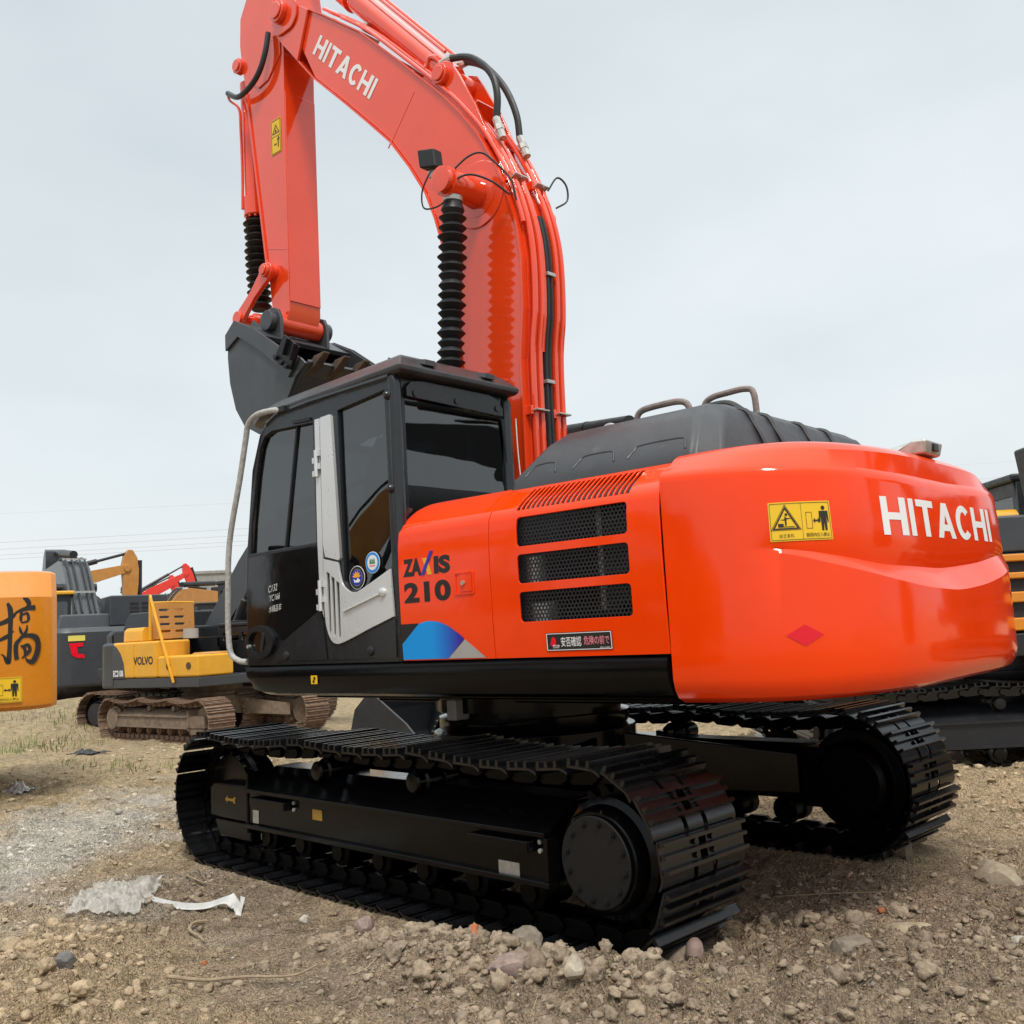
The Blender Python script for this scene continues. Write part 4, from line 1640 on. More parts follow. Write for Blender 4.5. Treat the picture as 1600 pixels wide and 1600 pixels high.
b.bar((-1.44, .64, 2.45), (-1.60, .5, 2.455), .03, .02)
b.build('hose_fitting', 'zinc', HD)
# exhaust duct running across behind the boom
b = MB()
b.cyl((.42, -.85, 2.86), (-.62, -.42, 2.715), .052, None, 20)
b.cyl((-.10, -.635, 2.787), (-.125, -.625, 2.783), .056, None, 20)
b.build('air_duct', 'hose', HD)

# --- cab --------------------------------------------------------------
CY0, CY1 = .375, 1.345          # right and left wall planes
XR = -.235                      # rear wall
cab_outline = [(XR, 1.255), (1.215, 1.255), (1.225, 1.40), (1.205, 1.95), (1.12, 2.50), (1.03, 2.71), (.93, 2.80), (.84, 2.825), (XR + .03, 2.855), (XR, 2.84)]


def cab_x(z):
    return float(np.interp(z, [1.255, 1.40, 1.95, 2.50, 2.71, 2.80], [1.215, 1.225, 1.205, 1.12, 1.03, .93]))


left = lambda lift=0.0: (lambda u, v, z: Vector((u, CY1 + lift + z, v)))
win_front = [(.475, 2.705), (.90, 2.725), (.985, 2.700), (1.035, 2.63), (1.085, 2.46), (1.150, 2.15), (1.172, 1.957), (.475, 1.968)]
win_rear = [(-.185, 2.775), (.245, 2.735), (.235, 1.72), (.19, 1.668), (.12, 1.655), (.06, 1.665), (-.192, 1.77)]
# left wall with its openings
me = curve_fill([cab_outline, win_front[::-1], win_rear[::-1]], .03, .006)
CAB = place_mesh(me, 'cab', left(-.015), 'cab', EX, True, False, 30)
# right wall, floor, rear wall frame, front frame
r_open = [(-.12, 2.70), (.95, 2.70), (1.06, 2.50), (1.14, 1.95), (-.12, 1.95)]
me = curve_fill([cab_outline, r_open], .03, .004)
place_mesh(me, 'right_wall', lambda u, v, z: Vector((u, CY0 + z, v)), 'cab', CAB, True, False, 30)
b = MB()
b.box(XR + .01, 1.2, CY0 + .02, CY1 - .035, 1.256, 1.30)
b.build('cab_floor', 'hull_dark', CAB)
me = curve_fill([[(CY0, 1.26), (CY1 - .03, 1.26), (CY1 - .03, 2.84), (CY0, 2.84)], rrect(CY0 + .055, CY1 - .09, 1.85, 2.775, .03)], .03, .004)
place_mesh(me, 'rear_wall', lambda u, v, z: Vector((XR + .012 + z, u, v)), 'cab', CAB, True)
# corner posts
for y in (CY1 - .022, CY0 + .02):
    b = MB()
    b.tube([(XR - .004, y, 1.26), (XR - .004, y, 2.80), (XR + .01, y, 2.835)], .038, 12)
    b.build('corner_post', 'cab', CAB)
    b = MB()
    b.tube([(cab_x(z) - .012, y, z) for z in (1.26, 1.40, 1.7, 1.95, 2.2, 2.5, 2.62, 2.71)] + [(.95, y, 2.785)], .026, 10)
    b.build('front_post', 'cab', CAB)
b = MB()
b.tube([(XR + .01, CY1 - .008, 2.838), (.5, CY1 - .008, 2.832), (.84, CY1 - .008, 2.815), (.95, CY1 - .012, 2.775)], .027, 10)
b.build('roof_rail', 'cab', CAB)
for z in (1.31, 2.70):
    b = MB()
    b.cyl((cab_x(z) - .02, CY0, z), (cab_x(z) - .02, CY1, z), .03, None, 10)
    b.build('front_crossbar', 'cab', CAB)
# panes
flat([[(a + (.012 if a < .6 else -.004) * 0, c) for a, c in win_front]], 'window_pane', left(-.022), 'glass', CAB, .005)
flat([win_rear], 'window_pane', left(-.020), 'glass', CAB, .005)
flat([rrect(CY0 + .05, CY1 - .085, 1.845, 2.78, .03)], 'rear_window', lambda u, v, z: Vector((XR - .004 + z, u, v)), 'glass', CAB, .005)
flat([[(-.12, 2.70), (.95, 2.70), (1.06, 2.50), (1.14, 1.95), (-.12, 1.95)]], 'right_window', lambda u, v, z: Vector((u, CY0 + .005 + z, v)), 'glass', CAB, .005)
zz = [1.30, 1.40, 1.95, 2.50, 2.69]
b = MB()
for za, zb in zip(zz[:-1], zz[1:]):
    b.add([(cab_x(za), CY0 + .03, za), (cab_x(za), CY1 - .05, za), (cab_x(zb), CY1 - .05, zb), (cab_x(zb), CY0 + .03, zb)], [(0, 1, 2, 3)])
b.build('windscreen', 'glass', CAB)
# sliding window bar and frame lines
b = MB()
b.bar((.655, CY1 - .014, 2.71), (.81, CY1 - .014, 1.962), .014, .016, (0, 1, 0))
b.build('window_bar', 'rubber', CAB)
b = MB()
b.bar((.665, CY1 + .012, 2.735), (.49, CY1 + .012, 2.726), .012, .02, (0, 0, 1))
b.build('window_latch', 'rubber', CAB)
# dark glossy lower door skin
flat([[(.452, 1.952), (1.180, 1.938), (1.200, 1.70), (1.206, 1.42), (1.10, 1.48), (.95, 1.425), (.83, 1.402), (.452, 1.580)]], 'door_lower_panel', left(.009), 'door_gloss', CAB, .004)
flat([[(.447, 1.572), (.83, 1.392), (.90, 1.330), (.90, 1.275), (.40, 1.275), (.425, 1.45)]], 'door_kick_panel', left(.010), 'cab', CAB, .005)
flat([[(.385, 1.275), (-.205, 1.275), (-.205, 1.485), (.0, 1.43), (.25, 1.355), (.34, 1.375), (.40, 1.44)]], 'rear_kick_panel', left(.010), 'cab', CAB, .005)
# round vent box at the foot of the door
bx = [(1.085 + .135 * math.cos(a) * (1.35 if math.cos(a) < 0 else .9), 1.395 + .105 * math.sin(a)) for a in [2 * math.pi * i / 28 for i in range(28)]]
bi = [(1.085 + .095 * math.cos(a) * (1.15 if math.cos(a) < 0 else .9), 1.395 + .07 * math.sin(a)) for a in [2 * math.pi * i / 28 for i in range(28)]]
flat([bx, bi], 'door_handle', left(.024), 'cab', CAB, .026)
flat([bi], 'handle_recess', left(.012), 'door_gloss', CAB, .006)
b = MB()
b.bar((1.03, CY1 + .034, 1.33), (1.00, CY1 + .034, 1.45), .03, .014, (0, 1, 0))
b.build('handle_lever', 'rubber', CAB, .004)
b = MB()
b.cyl((1.17, CY1 + .02, 1.372), (1.17, CY1 + .042, 1.372), .012, None, 12)
b.build('lock_button', 'zinc', CAB)
for x, z in ((.80, 1.305), (.01, 1.315)):
    b = MB()
    b.lathe((x, CY1 + .008, z), (x, CY1 + .1, z), [(0, .03), (.014, .026), (.02, .016), (.021, 0)], 16)
    b.build('bump_stop', 'rubber', CAB)
# silver pillar and L-shaped trim
flat([[(.382, 2.712), (.292, 2.716), (.282, 2.70), (.238, 1.86), (.250, 1.845), (.375, 1.875), (.392, 1.95)]], 'silver_pillar', left(.014), 'silver', CAB, .022)
flat([[(.447, 2.712), (.404, 2.712), (.408, 1.90), (.415, 1.52), (.445, 1.60), (.455, 1.95)]], 'silver_door_edge', left(.010), 'silver', CAB, .012)
cm2 = lambda pts, k=5: [(q.x, q.y) for q in catmull([(a, c, 0) for a, c in pts], k)]
L_out = [(.395, 1.862)] + cm2([(.262, 1.832), (.250, 1.765), (.225, 1.700), (.172, 1.660), (.12, 1.650), (.06, 1.662), (-.190, 1.758)]) + [(-.205, 1.50)] + cm2([(-.0, 1.442), (.215, 1.378), (.30, 1.366), (.355, 1.400), (.392, 1.50), (.402, 1.70)])
sl = []
for k in range(3):
    u = .368 - k * .043
    sl.append([(u + .006, 1.79 - k * .03), (u - .029, 1.775 - k * .03), (u - .027, 1.44 - k * .016), (u - .004, 1.410 - k * .012)])
me = curve_fill([L_out] + sl, .010, .002)
place_mesh(me, 'silver_trim', left(.016), 'silver', CAB, True)
flat([[(.395, 1.80), (.25, 1.75), (.25, 1.39), (.38, 1.42)]], 'vent_back', left(.0095), 'ink', CAB, .001)
b = MB()
b.bar((.22, CY1 + .030, 1.545), (-.10, CY1 + .030, 1.625), .008, .012, (0, 1, 0))
b.build('trim_crease', 'silver', CAB, .003)
b = MB()
b.lathe((-.125, CY1 + .024, 1.635), (-.125, CY1 + 1, 1.635), [(0, .026), (.012, .024), (.018, .012), (.018, 0)], 18)
b.build('trim_button', 'silver', CAB)
for z0_, z1_ in ((2.36, 2.52), (1.56, 1.74)):
    b = MB()
    b.cyl((.425, CY1 + .030, z0_), (.425, CY1 + .030, z1_), .013, None, 12)
    for k in range(4):
        zc = z0_ + (k + .5) * (z1_ - z0_) / 4
        b.box(.39 if k % 2 else .425, .425 if k % 2 else .46, CY1 + .020, CY1 + .034, zc - .017, zc + .017)
    b.build('hinge', 'silver', CAB)
# roof
ROOF_L = [(-.335, CY1 + .02), (1.02, CY1 + .015), (1.20, CY1 - .06), (1.24, CY1 - .2), (1.24, CY0 + .1), (1.18, CY0 - .01), (-.335, CY0 - .02)]


def roof_ring(z, inset, dzf=0.0):
    cx, cy = .45, (CY0 + CY1) / 2
    out = []
    for x, y in ROOF_L:
        sx = inset if x > cx else -inset
        sy = inset if y > cy else -inset
        fz = max(0, (x - .2) / 1.05)
        out.append(Vector((x - sx, y - sy, z - dzf * fz)))
    return out


b = MB()
b.loft([roof_ring(2.846, .10, .05), roof_ring(2.848, .022, .05), roof_ring(2.864, .004, .05), roof_ring(2.892, .0, .05), roof_ring(2.958, .07, .055), roof_ring(2.982, .105, .055), roof_ring(2.992, .16, .06)][::1])
RF = b.build('roof', 'roof', EX, 0.008, 2)
for y in (1.12, .62):
    b = MB()
    b.hexa([(-.33, y - .05, 2.915), (-.33, y + .05, 2.915), (-.22, y + .06, 2.955), (-.22, y - .06, 2.955)][::-1], [(-.33, y - .04, 2.950), (-.33, y + .04, 2.950), (-.22, y + .05, 2.972), (-.22, y - .05, 2.972)][::-1])
    b.build('lamp_bracket', 'roof', RF, 0.004)
# cover strip above the rear window
cv = [(CY0 + .075, 2.715), (CY0 + .075, 2.76), (CY0 + .12, 2.815), (CY0 + .20, 2.835), (CY1 - .22, 2.838), (CY1 - .12, 2.82), (CY1 - .085, 2.785), (CY1 - .085, 2.735)]
flat([cv], 'rear_cover_strip', lambda u, v, z: Vector((XR - .022 + z, u, v)), 'cab', CAB, .024)
for y in (CY0 + .13, (CY0 + CY1) / 2, CY1 - .15):
    b = MB()
    b.cyl((XR - .034, y, 2.757), (XR - .042, y, 2.757), .019, None, 14)
    b.build('cover_bolt', 'cab', CAB)
for z in (2.735, 2.205):
    b = MB()
    b.lathe((XR + .02, CY1 - .01, z), (XR + .02, CY1 + 1, z), [(0, .03), (.03, .027), (.045, .015), (.047, 0)], 14)
    b.build('post_knob', 'cab', CAB)
# wiper on the rear right edge, thin white aerial
b = MB()
b.bar((XR - .02, CY0 + .07, 2.70), (XR - .02, CY0 + .035, 2.33), .012, .018)
b.bar((XR - .02, CY0 + .02, 2.68), (XR - .02, CY0 + .005, 2.33), .012, .018)
b.bar((XR - .02, CY0 + .035, 2.345), (XR - .02, CY0 + .03, 2.29), .028, .02)
b.build('wiper', 'rubber', CAB, .003)
rail('aerial_wire', [(XR - .02, CY0 - .06, 2.72), (XR - .02, CY0 - .065, 2.5), (XR - .02, CY0 - .085, 2.25)], .004, 'white', CAB, 3, 6)
# wrapped hand rail
rail('hand_rail', [(.79, CY1 + .02, 2.835), (.84, CY1 + .045, 2.838), (.98, CY1 + .06, 2.835), (1.075, CY1 + .06, 2.790), (1.115, CY1 + .055, 2.70), (1.20, CY1 + .05, 2.45), (1.345, CY1 + .045, 2.04), (1.385, CY1 + .04, 1.62), (1.392, CY1 + .035, 1.44), (1.375, CY1 + .03, 1.33), (1.30, CY1 + .02, 1.285), (1.23, CY1 + .005, 1.275)], .0185, 'wrap', CAB)
b = MB()
b.box(.73, .80, CY1 + .0, CY1 + .035, 2.815, 2.855)
b.build('rail_foot', 'rubber', CAB, .004)
# seat, console and lamp inside
b = MB()
b.hexa([(-.02, .68, 1.30), (.50, .68, 1.30), (.50, 1.12, 1.30), (-.02, 1.12, 1.30)], [(-.02, .66, 1.72), (.54, .66, 1.74), (.54, 1.14, 1.74), (-.02, 1.14, 1.72)])
b.hexa([(-.06, .68, 1.72), (.08, .68, 1.72), (.08, 1.12, 1.72), (-.06, 1.12, 1.72)], [(-.16, .70, 2.28), (-.06, .70, 2.28), (-.06, 1.10, 2.28), (-.16, 1.10, 2.28)])
b.hexa([(-.16, .78, 2.29), (-.07, .78, 2.29), (-.07, 1.02, 2.29), (-.16, 1.02, 2.29)], [(-.18, .79, 2.48), (-.11, .79, 2.48), (-.11, 1.01, 2.48), (-.18, 1.01, 2.48)])
b.build('seat', 'seat', CAB, .04, 3)
b = MB()
b.hexa([(.30, 1.16, 1.30), (.72, 1.16, 1.30), (.72, 1.30, 1.30), (.30, 1.30, 1.30)], [(.28, 1.15, 1.88), (.74, 1.15, 1.80), (.74, 1.30, 1.80), (.28, 1.30, 1.88)])
b.hexa([(.1, .40, 1.30), (.9, .40, 1.30), (.9, .56, 1.30), (.1, .56, 1.30)], [(.1, .40, 1.98), (.95, .40, 1.88), (.95, .56, 1.88), (.1, .56, 1.98)])
b.build('console', 'seat', CAB, .02)
# round stickers on the rear quarter glass


def round_sticker(cx, cz, r, ring_mat, core, marks):
    f_ = lambda lift: (lambda u, v, z: Vector((u, CY1 - .008 + lift + z, v)))
    ry = r
    flat([circle(cx, cz, r, 32)], 'sticker', f_(.0), 'white', CAB, .001)
    flat([circle(cx, cz, r * .94, 32), circle(cx, cz, r * .72, 28)], 'sticker_ring', f_(.002), ring_mat, CAB, .001)
    flat([circle(cx, cz, r * .68, 28)], 'sticker_core', f_(.003), core, CAB, .001)
    for mt, sp in marks:
        flat([[(cx + a * r, cz + c * r) for a, c in sp]], 'sticker_mark', f_(.0045), mt, CAB, .001)


tree = lambda x, s: [(x - .16 * s, -.1), (x - .05, .12), (x - .12 * s, .12), (x, .42), (x + .12 * s, .12), (x + .05, .12), (x + .16 * s, -.1)]
round_sticker(-.012, 1.81, .062, 'blue', 'white', [('green', tree(-.26, 1)), ('green', tree(0, 1)), ('green', tree(.26, 1)), ('pink', [(-.35, -.35), (.35, -.35), (.4, -.22), (-.4, -.22)])])
sun_r = [(.58 * math.cos(R(a)) * (1 if k % 2 else .62), .58 * math.sin(R(a)) * (1 if k % 2 else .62)) for k, a in enumerate(range(0, 181, 15))]
round_sticker(.128, 1.735, .068, 'ink', 'navy', [('gold', sun_r), ('white', [(-.45, -.25), (-.15, -.05), (.1, -.28), (.4, -.1), (.3, -.4), (-.3, -.42)])])
# chalk marks on the lower door
for body, z, u0, u1, hgt in (('C132', 1.700, .970, .875, .042), ('YC166', 1.645, .958, .850, .038), ('水精品车', 1.575, .970, .835, .042)):
    me = fit_mesh(text_mesh(body, 1.0, .0, 1.0, .3), 0, 1, 0, 1)
    place_mesh(me, 'chalk_mark', (lambda a, c, z_, h_: (lambda u, v, z: Vector((a + u * (c - a), CY1 + .0135, z_ + v * h_ + u * .012))))(u0, u1, z, hgt), 'chalk', CAB)

# --- boom ---------------------------------------------------------------
outer = [(-.20, 1.62), (-.205, 2.4), (-.215, 3.14), (-.258, 3.475), (-.268, 3.82), (-.243, 4.05), (-.177, 4.29), (-.078, 4.54), (.055, 4.787), (.20, 4.99), (.375, 5.20), (.80, 5.645), (1.248, 6.092), (1.70, 6.45), (2.06, 6.72)]
inner = [(2.28, 6.52), (2.20, 6.416), (1.825, 5.967), (1.434, 5.585), (1.18, 5.33), (.933, 5.075), (.74, 4.81), (.582, 4.552), (.50, 4.34), (.444, 4.149), (.40, 3.9), (.34, 3.5), (.29, 3.0), (.22, 2.4), (.17, 1.62)]
BW = .185
tip = [(2.12, 6.80), (2.20, 6.84), (2.29, 6.82), (2.35, 6.75), (2.36, 6.66)]
b = MB()
b.prism_y(outer[:-1] + [(1.92, 6.62), (2.02, 6.36)] + inner[2:], -BW, BW)
BM = b.build('boom', 'orange_boom', EX, 0.006)


def offset_poly(pts, d):
    out = []
    for i, p in enumerate(pts):
        a = Vector(pts[max(i - 1, 0)])
        c = Vector(pts[min(i + 1, len(pts) - 1)])
        t = (c - a).normalized()
        n = Vector((-t.y, t.x))
        out.append((p[0] + n.x * d, p[1] + n.y * d))
    return out


# flange plates along the back and the belly, a little wider than the web
for nm, pl, d in (('back_plate', outer, .014), ('belly_plate', inner[1:], .014)):
    o2 = offset_poly(pl, d)
    o1 = offset_poly(pl, .0008)
    b = MB()
    for k in range(len(pl) - 1):
        b.add([(o1[k][0], -BW - .016, o1[k][1]), (o1[k + 1][0], -BW - .016, o1[k + 1][1]), (o1[k + 1][0], BW + .016, o1[k + 1][1]), (o1[k][0], BW + .016, o1[k][1]),
               (o2[k][0], -BW - .016, o2[k][1]), (o2[k + 1][0], -BW - .016, o2[k + 1][1]), (o2[k + 1][0], BW + .016, o2[k + 1][1]), (o2[k][0], BW + .016, o2[k][1])],
              [(0, 3, 2, 1), (4, 5, 6, 7), (0, 1, 5, 4), (2, 3, 7, 6)] + ([(0, 4, 7, 3)] if k == 0 else []) + ([(1, 2, 6, 5)] if k == len(pl) - 2 else []))
    b.build(nm, 'orange_boom', BM)
# fork cheeks and the arm pivot
for s in (1, -1):
    b = MB()
    b.prism_y([(1.86, 6.575), (2.06, 6.735)] + tip + [(2.28, 6.50), (2.20, 6.40), (2.02, 6.19)], s * (BW + .003), s * (BW + .03))
    b.build('fork_cheek', 'orange_boom', BM, 0.006)
    b = MB()
    b.prism_y(rrect(1.99, 2.33, 6.50, 6.80, .12, 6), s * (BW + .032), s * (BW + .05))
    b.cyl((2.20, s * (BW + .05), 6.69), (2.20, s * (BW + .10), 6.69), .095, None, 28)
    b.cyl((2.20, s * (BW + .10), 6.69), (2.20, s * (BW + .115), 6.69), .07, None, 28)
    b.build('pivot_boss', 'orange_boom', BM, 0.008)
# weld seams
for p, q in (((.668, 5.365), (.975, 5.035)), ((-.10, 3.02), (.30, 3.14))):
    b = MB()
    b.bar((p[0], BW + .0005, p[1]), (q[0], BW + .0005, q[1]), .014, .005, (0, 1, 0))
    b.build('weld_seam', 'orange_boom', BM, .002)
# lettering on the boom, read along its length
letters, wd = word_splines('HITACHI', 0.12)
p0 = Vector((1.845, 6.185))
p1 = Vector((1.165, 5.505))
dr = (p1 - p0)
lr = dr.length
dr.normalize()
nr2 = Vector((-dr.y, dr.x))
if nr2.y < 0:
    nr2 = -nr2
for sp in letters:
    flat(sp, 'brand_letter', lambda u, v, z: Vector((p0.x + dr.x * u / wd * lr + nr2.x * v * .160, BW + .003 + z * .5, p0.y + dr.y * u / wd * lr + nr2.y * v * .160)), 'white', BM, .002)
# hydraulic pipes down the back plate


def back_path(d, a, c):
    pts = offset_poly(outer, d)
    P = catmull([(x, 0, z) for x, z in pts], 14)
    return [p for p in P if a <= p.z <= c]


for y, d, a, c in ((.125, .055, 1.7, 4.93), (.060, .055, 1.7, 4.86), (-.105, .055, 1.7, 4.88), (-.165, .055, 1.7, 4.80), (.165, .045, 4.05, 6.35), (.010, .04, 3.2, 5.0)):
    P = back_path(d, a, c)
    b = MB()
    off = 0
    b.tube([(p.x, y, p.z) for p in P], .0215 if d > .05 else .016, 10)
    b.build('hydraulic_pipe', 'orange_boom', BM)
for zc in (2.75, 4.42):
    k = min(range(len(outer)), key=lambda i: abs(outer[i][1] - zc))
    P = back_path(.055, zc - .05, zc + .05)
    pm = P[len(P) // 2]
    for y0, y1 in ((.035, .155), (-.195, -.08)):
        b = MB()
        t = (P[-1] - P[0]).normalized()
        b.bar((pm.x - .028, y0, pm.z), (pm.x - .028, y1, pm.z), .045, .012, (-t.z, 0, t.x) if False else (t.x, 0, t.z))
        b.cyl((pm.x - .03, (y0 + y1) / 2, pm.z), (pm.x - .048, (y0 + y1) / 2, pm.z), .01, None, 8)
        b.build('pipe_clamp', 'zinc', BM, .003)
        b = MB()
        b.box(pm.x - .01, pm.x + .05, y1 - .005, y1 + .02, pm.z - .03, pm.z + .03)
        b.build('clamp_bracket', 'orange_boom', BM, .004)
# black hose pair between the pipes
P = back_path(.05, 2.3, 4.15)
b = MB()
b.tube([(p.x, -.012, p.z) for p in P], .017, 8)
b.tube([(p.x - .005, -.045, p.z) for p in P], .013, 8)
b.build('rubber_hose', 'hose', BM)
b = MB()
for zc in (3.0, 3.72):
    pm = min(P, key=lambda p: abs(p.z - zc))
    b.box(pm.x - .03, pm.x + .03, -.07, .012, pm.z - .012, pm.z + .012)
b.build('cable_tie', 'zinc', BM, .002)
rail('lamp_cable', [(p.x + .03, BW - .03, p.z) for p in back_path(.03, 2.3, 4.35)][::9], .007, 'hose', BM, 3, 6)
# arm cylinder
pa = Vector((.40, 0, 5.385))
pb = Vector((2.20, 0, 7.365))
dv = (pb - pa).normalized()
b = MB()
b.lathe(pa, pb, [(.05, .07), (.06, .100), (1.62, .100), (1.63, .122), (1.80, .122), (1.81, .10), (1.83, .06), (1.84, .05), (2.45, .05)], 28)
AC = b.build('arm_cylinder', 'orange_boom', EX)
b = MB()
b.cyl((pa.x, -.20, pa.z), (pa.x, .20, pa.z), .075, None, 28)
b.cyl((pa.x, .20, pa.z), (pa.x, .215, pa.z), .055, None, 28)
b.build('cylinder_pin', 'orange_boom', AC, .006)
for s in (1, -1):
    b = MB()
    b.prism_y([(.62, 5.46), (.47, 5.46), (.40, 5.50), (.32, 5.46), (.26, 5.36), (.10, 5.05), (-.05, 4.68), (.05, 4.79), (.20, 5.0), (.375, 5.215), (.55, 5.40)], s * .125, s * .155)
    b.build('cylinder_bracket', 'orange_boom', AC, .006)
b = MB()
b.bar((.16, -.125, 5.05), (.16, .125, 5.05), .14, .02, (.5, 0, .8))
b.build('bracket_web', 'orange_boom', AC, .004)
side_n = Vector((-dv.z, 0, dv.x))
for y, o_ in ((.09, .055), (-.09, .055)):
    q0 = pa + dv * .18 + Vector((0, y, 0)) - side_n * -.03
    rail('cylinder_pipe', [q0 + side_n * .10, q0 + dv * .5 + side_n * .10, q0 + dv * 1.0 + side_n * .1, q0 + dv * 1.5 + side_n * .1], .014, 'orange_boom', AC, 2, 8)
# pipes on the boom top with saddle blocks
for y, d in ((.10, .06), (.04, .06)):
    b = MB()
    pts = offset_poly(outer, d)
    P = [p for p in catmull([(x, y, z) for x, z in pts], 3) if 5.30 < p.z < 6.65]
    b.tube(P, .015, 8)
    b.build('hydraulic_pipe', 'orange_boom', BM)
for zc in (5.62, 6.22):
    P = back_path(.05, zc - .04, zc + .04)
    pm = P[len(P) // 2]
    b = MB()
    b.bar((pm.x + .02, .0, pm.z - .02), (pm.x - .03, .0, pm.z + .03), .18, .05, (1, 0, 1))
    b.build('pipe_saddle', 'zinc', BM, .008)
# hoses from the arm cylinder base to the boom pipes
rail('hydraulic_hose', [(.44, .10, 5.52), (.33, .12, 5.50), (.14, .12, 5.42), (-.03, .125, 5.24), (-.085, .125, 5.06), (-.065, .125, 4.86)], .025, 'hose', BM, 6, 10)
rail('hydraulic_hose', [(.50, -.10, 5.60), (.38, -.10, 5.585), (.20, -.10, 5.46), (.04, -.105, 5.24), (-.055, -.105, 5.00), (-.075, -.105, 4.80)], .025, 'hose', BM, 6, 10)
for p, q in (((-.065, .125, 4.885), (-.115, .125, 4.72)), ((-.075, -.105, 4.82), (-.13, -.105, 4.66)), ((.46, .10, 5.52), (.33, .12, 5.505)), ((.52, -.10, 5.60), (.40, -.10, 5.59))):
    b = MB()
    b.cyl(p, q, .029, None, 8)
    m_ = Vector(p).lerp(Vector(q), .5)
    b.cyl(m_ - (Vector(q) - Vector(p)) * .12, m_ + (Vector(q) - Vector(p)) * .12, .034, None, 6)
    b.build('hose_fitting', 'zinc', BM)
rail('cylinder_elbow', [(.62, .10, 5.56), (.58, .10, 5.62), (.52, .105, 5.60), (.46, .10, 5.525)], .018, 'orange_boom', AC, 4, 8)
# boom cylinders with bellows
for s in (1, -1):
    y = s * .43
    top = Vector((.085, y, 4.365))
    bot = Vector((.30, y, 1.75))
    d_ = (bot - top).normalized()
    b = MB()
    prof = [(.10, .062), (.12, .062)]
    n_ = 22
    L_ = 1.42
    for k in range(n_):
        t0_ = .14 + L_ * k / n_
        prof += [(t0_ + rng.uniform(-.006, .006), .062 + rng.uniform(-.003, .003)), (t0_ + L_ / n_ * rng.uniform(.4, .6), .097 + rng.uniform(-.007, .005) if k > 0 else .080)]
    prof += [(.14 + L_, .066), (.16 + L_, .07)]
    b.lathe(top, bot, prof, 28)
    BC = b.build('boom_cylinder_bellows', 'rubber', EX, 0, angle=20)
    b = MB()
    b.lathe(top, bot, [(.085, .05), (.087, .066), (.118, .066), (.12, .05)], 24)
    b.build('bellows_clip', 'zinc', BC)
    b = MB()
    b.lathe(top, bot, [(1.57, .11), (2.55, .11)], 28)
    b.build('cylinder_barrel', 'orange_boom', BC)
    b = MB()
    b.lathe((top.x, y - s * .06, top.z), (top.x, y + s * 1, top.z), [(0, .10), (.13, .10), (.135, .075), (.15, .075), (.155, .088), (.185, .088), (.19, .06), (.186, .0)], 30)
    b.build('cylinder_eye', 'orange_boom', BC)
    b = MB()
    b.lathe((top.x, s * (BW + .002), top.z), (top.x, s * 2, top.z), [(0, .16), (.012, .16), (.02, .105), (.16, .095), (.19, .095)], 36)
    b.build('pin_boss', 'orange_boom', BC)
    b = MB()
    b.lathe((top.x, s * (BW + .001), top.z), (top.x, s * 2, top.z), [(0, .235), (.006, .235), (.010, .23), (.010, .0)], 40)
    b.build('boss_plate', 'orange_boom', BC)
# work lamp with its cable
b = MB()
b.hexa([(.13, .46, 4.475), (.25, .50, 4.49), (.25, .58, 4.49), (.13, .54, 4.475)], [(.145, .46, 4.61), (.265, .50, 4.625), (.265, .58, 4.625), (.145, .54, 4.61)])
WL = b.build('work_lamp', 'rubber', BM, .012)
b = MB()
b.bar((.20, .515, 4.475), (.19, .51, 4.43), .02, .05)
b.bar((.19, .51, 4.432), (.16, .49, 4.40), .03, .012)
b.build('lamp_foot', 'zinc', BM, .003)
rail('lamp_cable', [(.17, .53, 4.47), (.19, .55, 4.43), (.25, .56, 4.33), (.25, .55, 4.22), (.15, .53, 4.20), (.08, .50, 4.235)], .006, 'hose', BM, 6, 6)
rail('lamp_cable', [(.03, .50, 4.30), (-.02, .48, 4.36), (-.09, .42, 4.375), (-.17, .32, 4.33), (-.23, .22, 4.25)], .007, 'hose', BM, 6, 6)
rail('lamp_cable', [(.06, .44, 4.46), (-.02, .38, 4.54), (-.09, .32, 4.56), (-.16, .26, 4.48), (-.23, .20, 4.36), (-.25, .18, 4.22)], .007, 'hose', BM, 6, 6)
rail('lamp_cable', [(-.23, -.19, 4.40), (-.27, -.25, 4.50), (-.30, -.31, 4.45), (-.30, -.31, 4.34), (-.27, -.22, 4.27)], .007, 'hose', BM, 6, 6)

# --- arm ------------------------------------------------------------------
AW = .16
arm_prof = [(2.26, 7.36), (2.16, 7.44), (2.20, 7.28), (2.12, 6.72), (2.20, 6.62), (2.275, 6.48), (2.285, 6.1), (2.29, 5.0), (2.295, 4.12), (2.36, 3.98), (2.44, 3.955), (2.50, 4.02), (2.54, 4.22), (2.60, 4.70), (2.66, 5.10), (2.72, 5.50), (2.78, 5.91), (2.84, 6.28), (2.90, 6.52), (2.925, 6.75), (2.91, 7.0), (2.70, 7.30), (2.45, 7.40)]
b = MB()
b.prism_y(arm_prof, -AW, AW)
AR = b.build('arm', 'orange_boom', EX, 0.006)
b = MB()
b.bar((2.281, 0, 6.05), (2.287, 0, 4.20), 2 * AW - .01, .012, (1, 0, 0))
b.build('belly_plate', 'orange_boom', AR, .004)
b = MB()
b.cyl((2.415, -.215, 4.035), (2.415, .215, 4.035), .088, None, 28)
b.build('nose_tube', 'orange_boom', AR, .006)
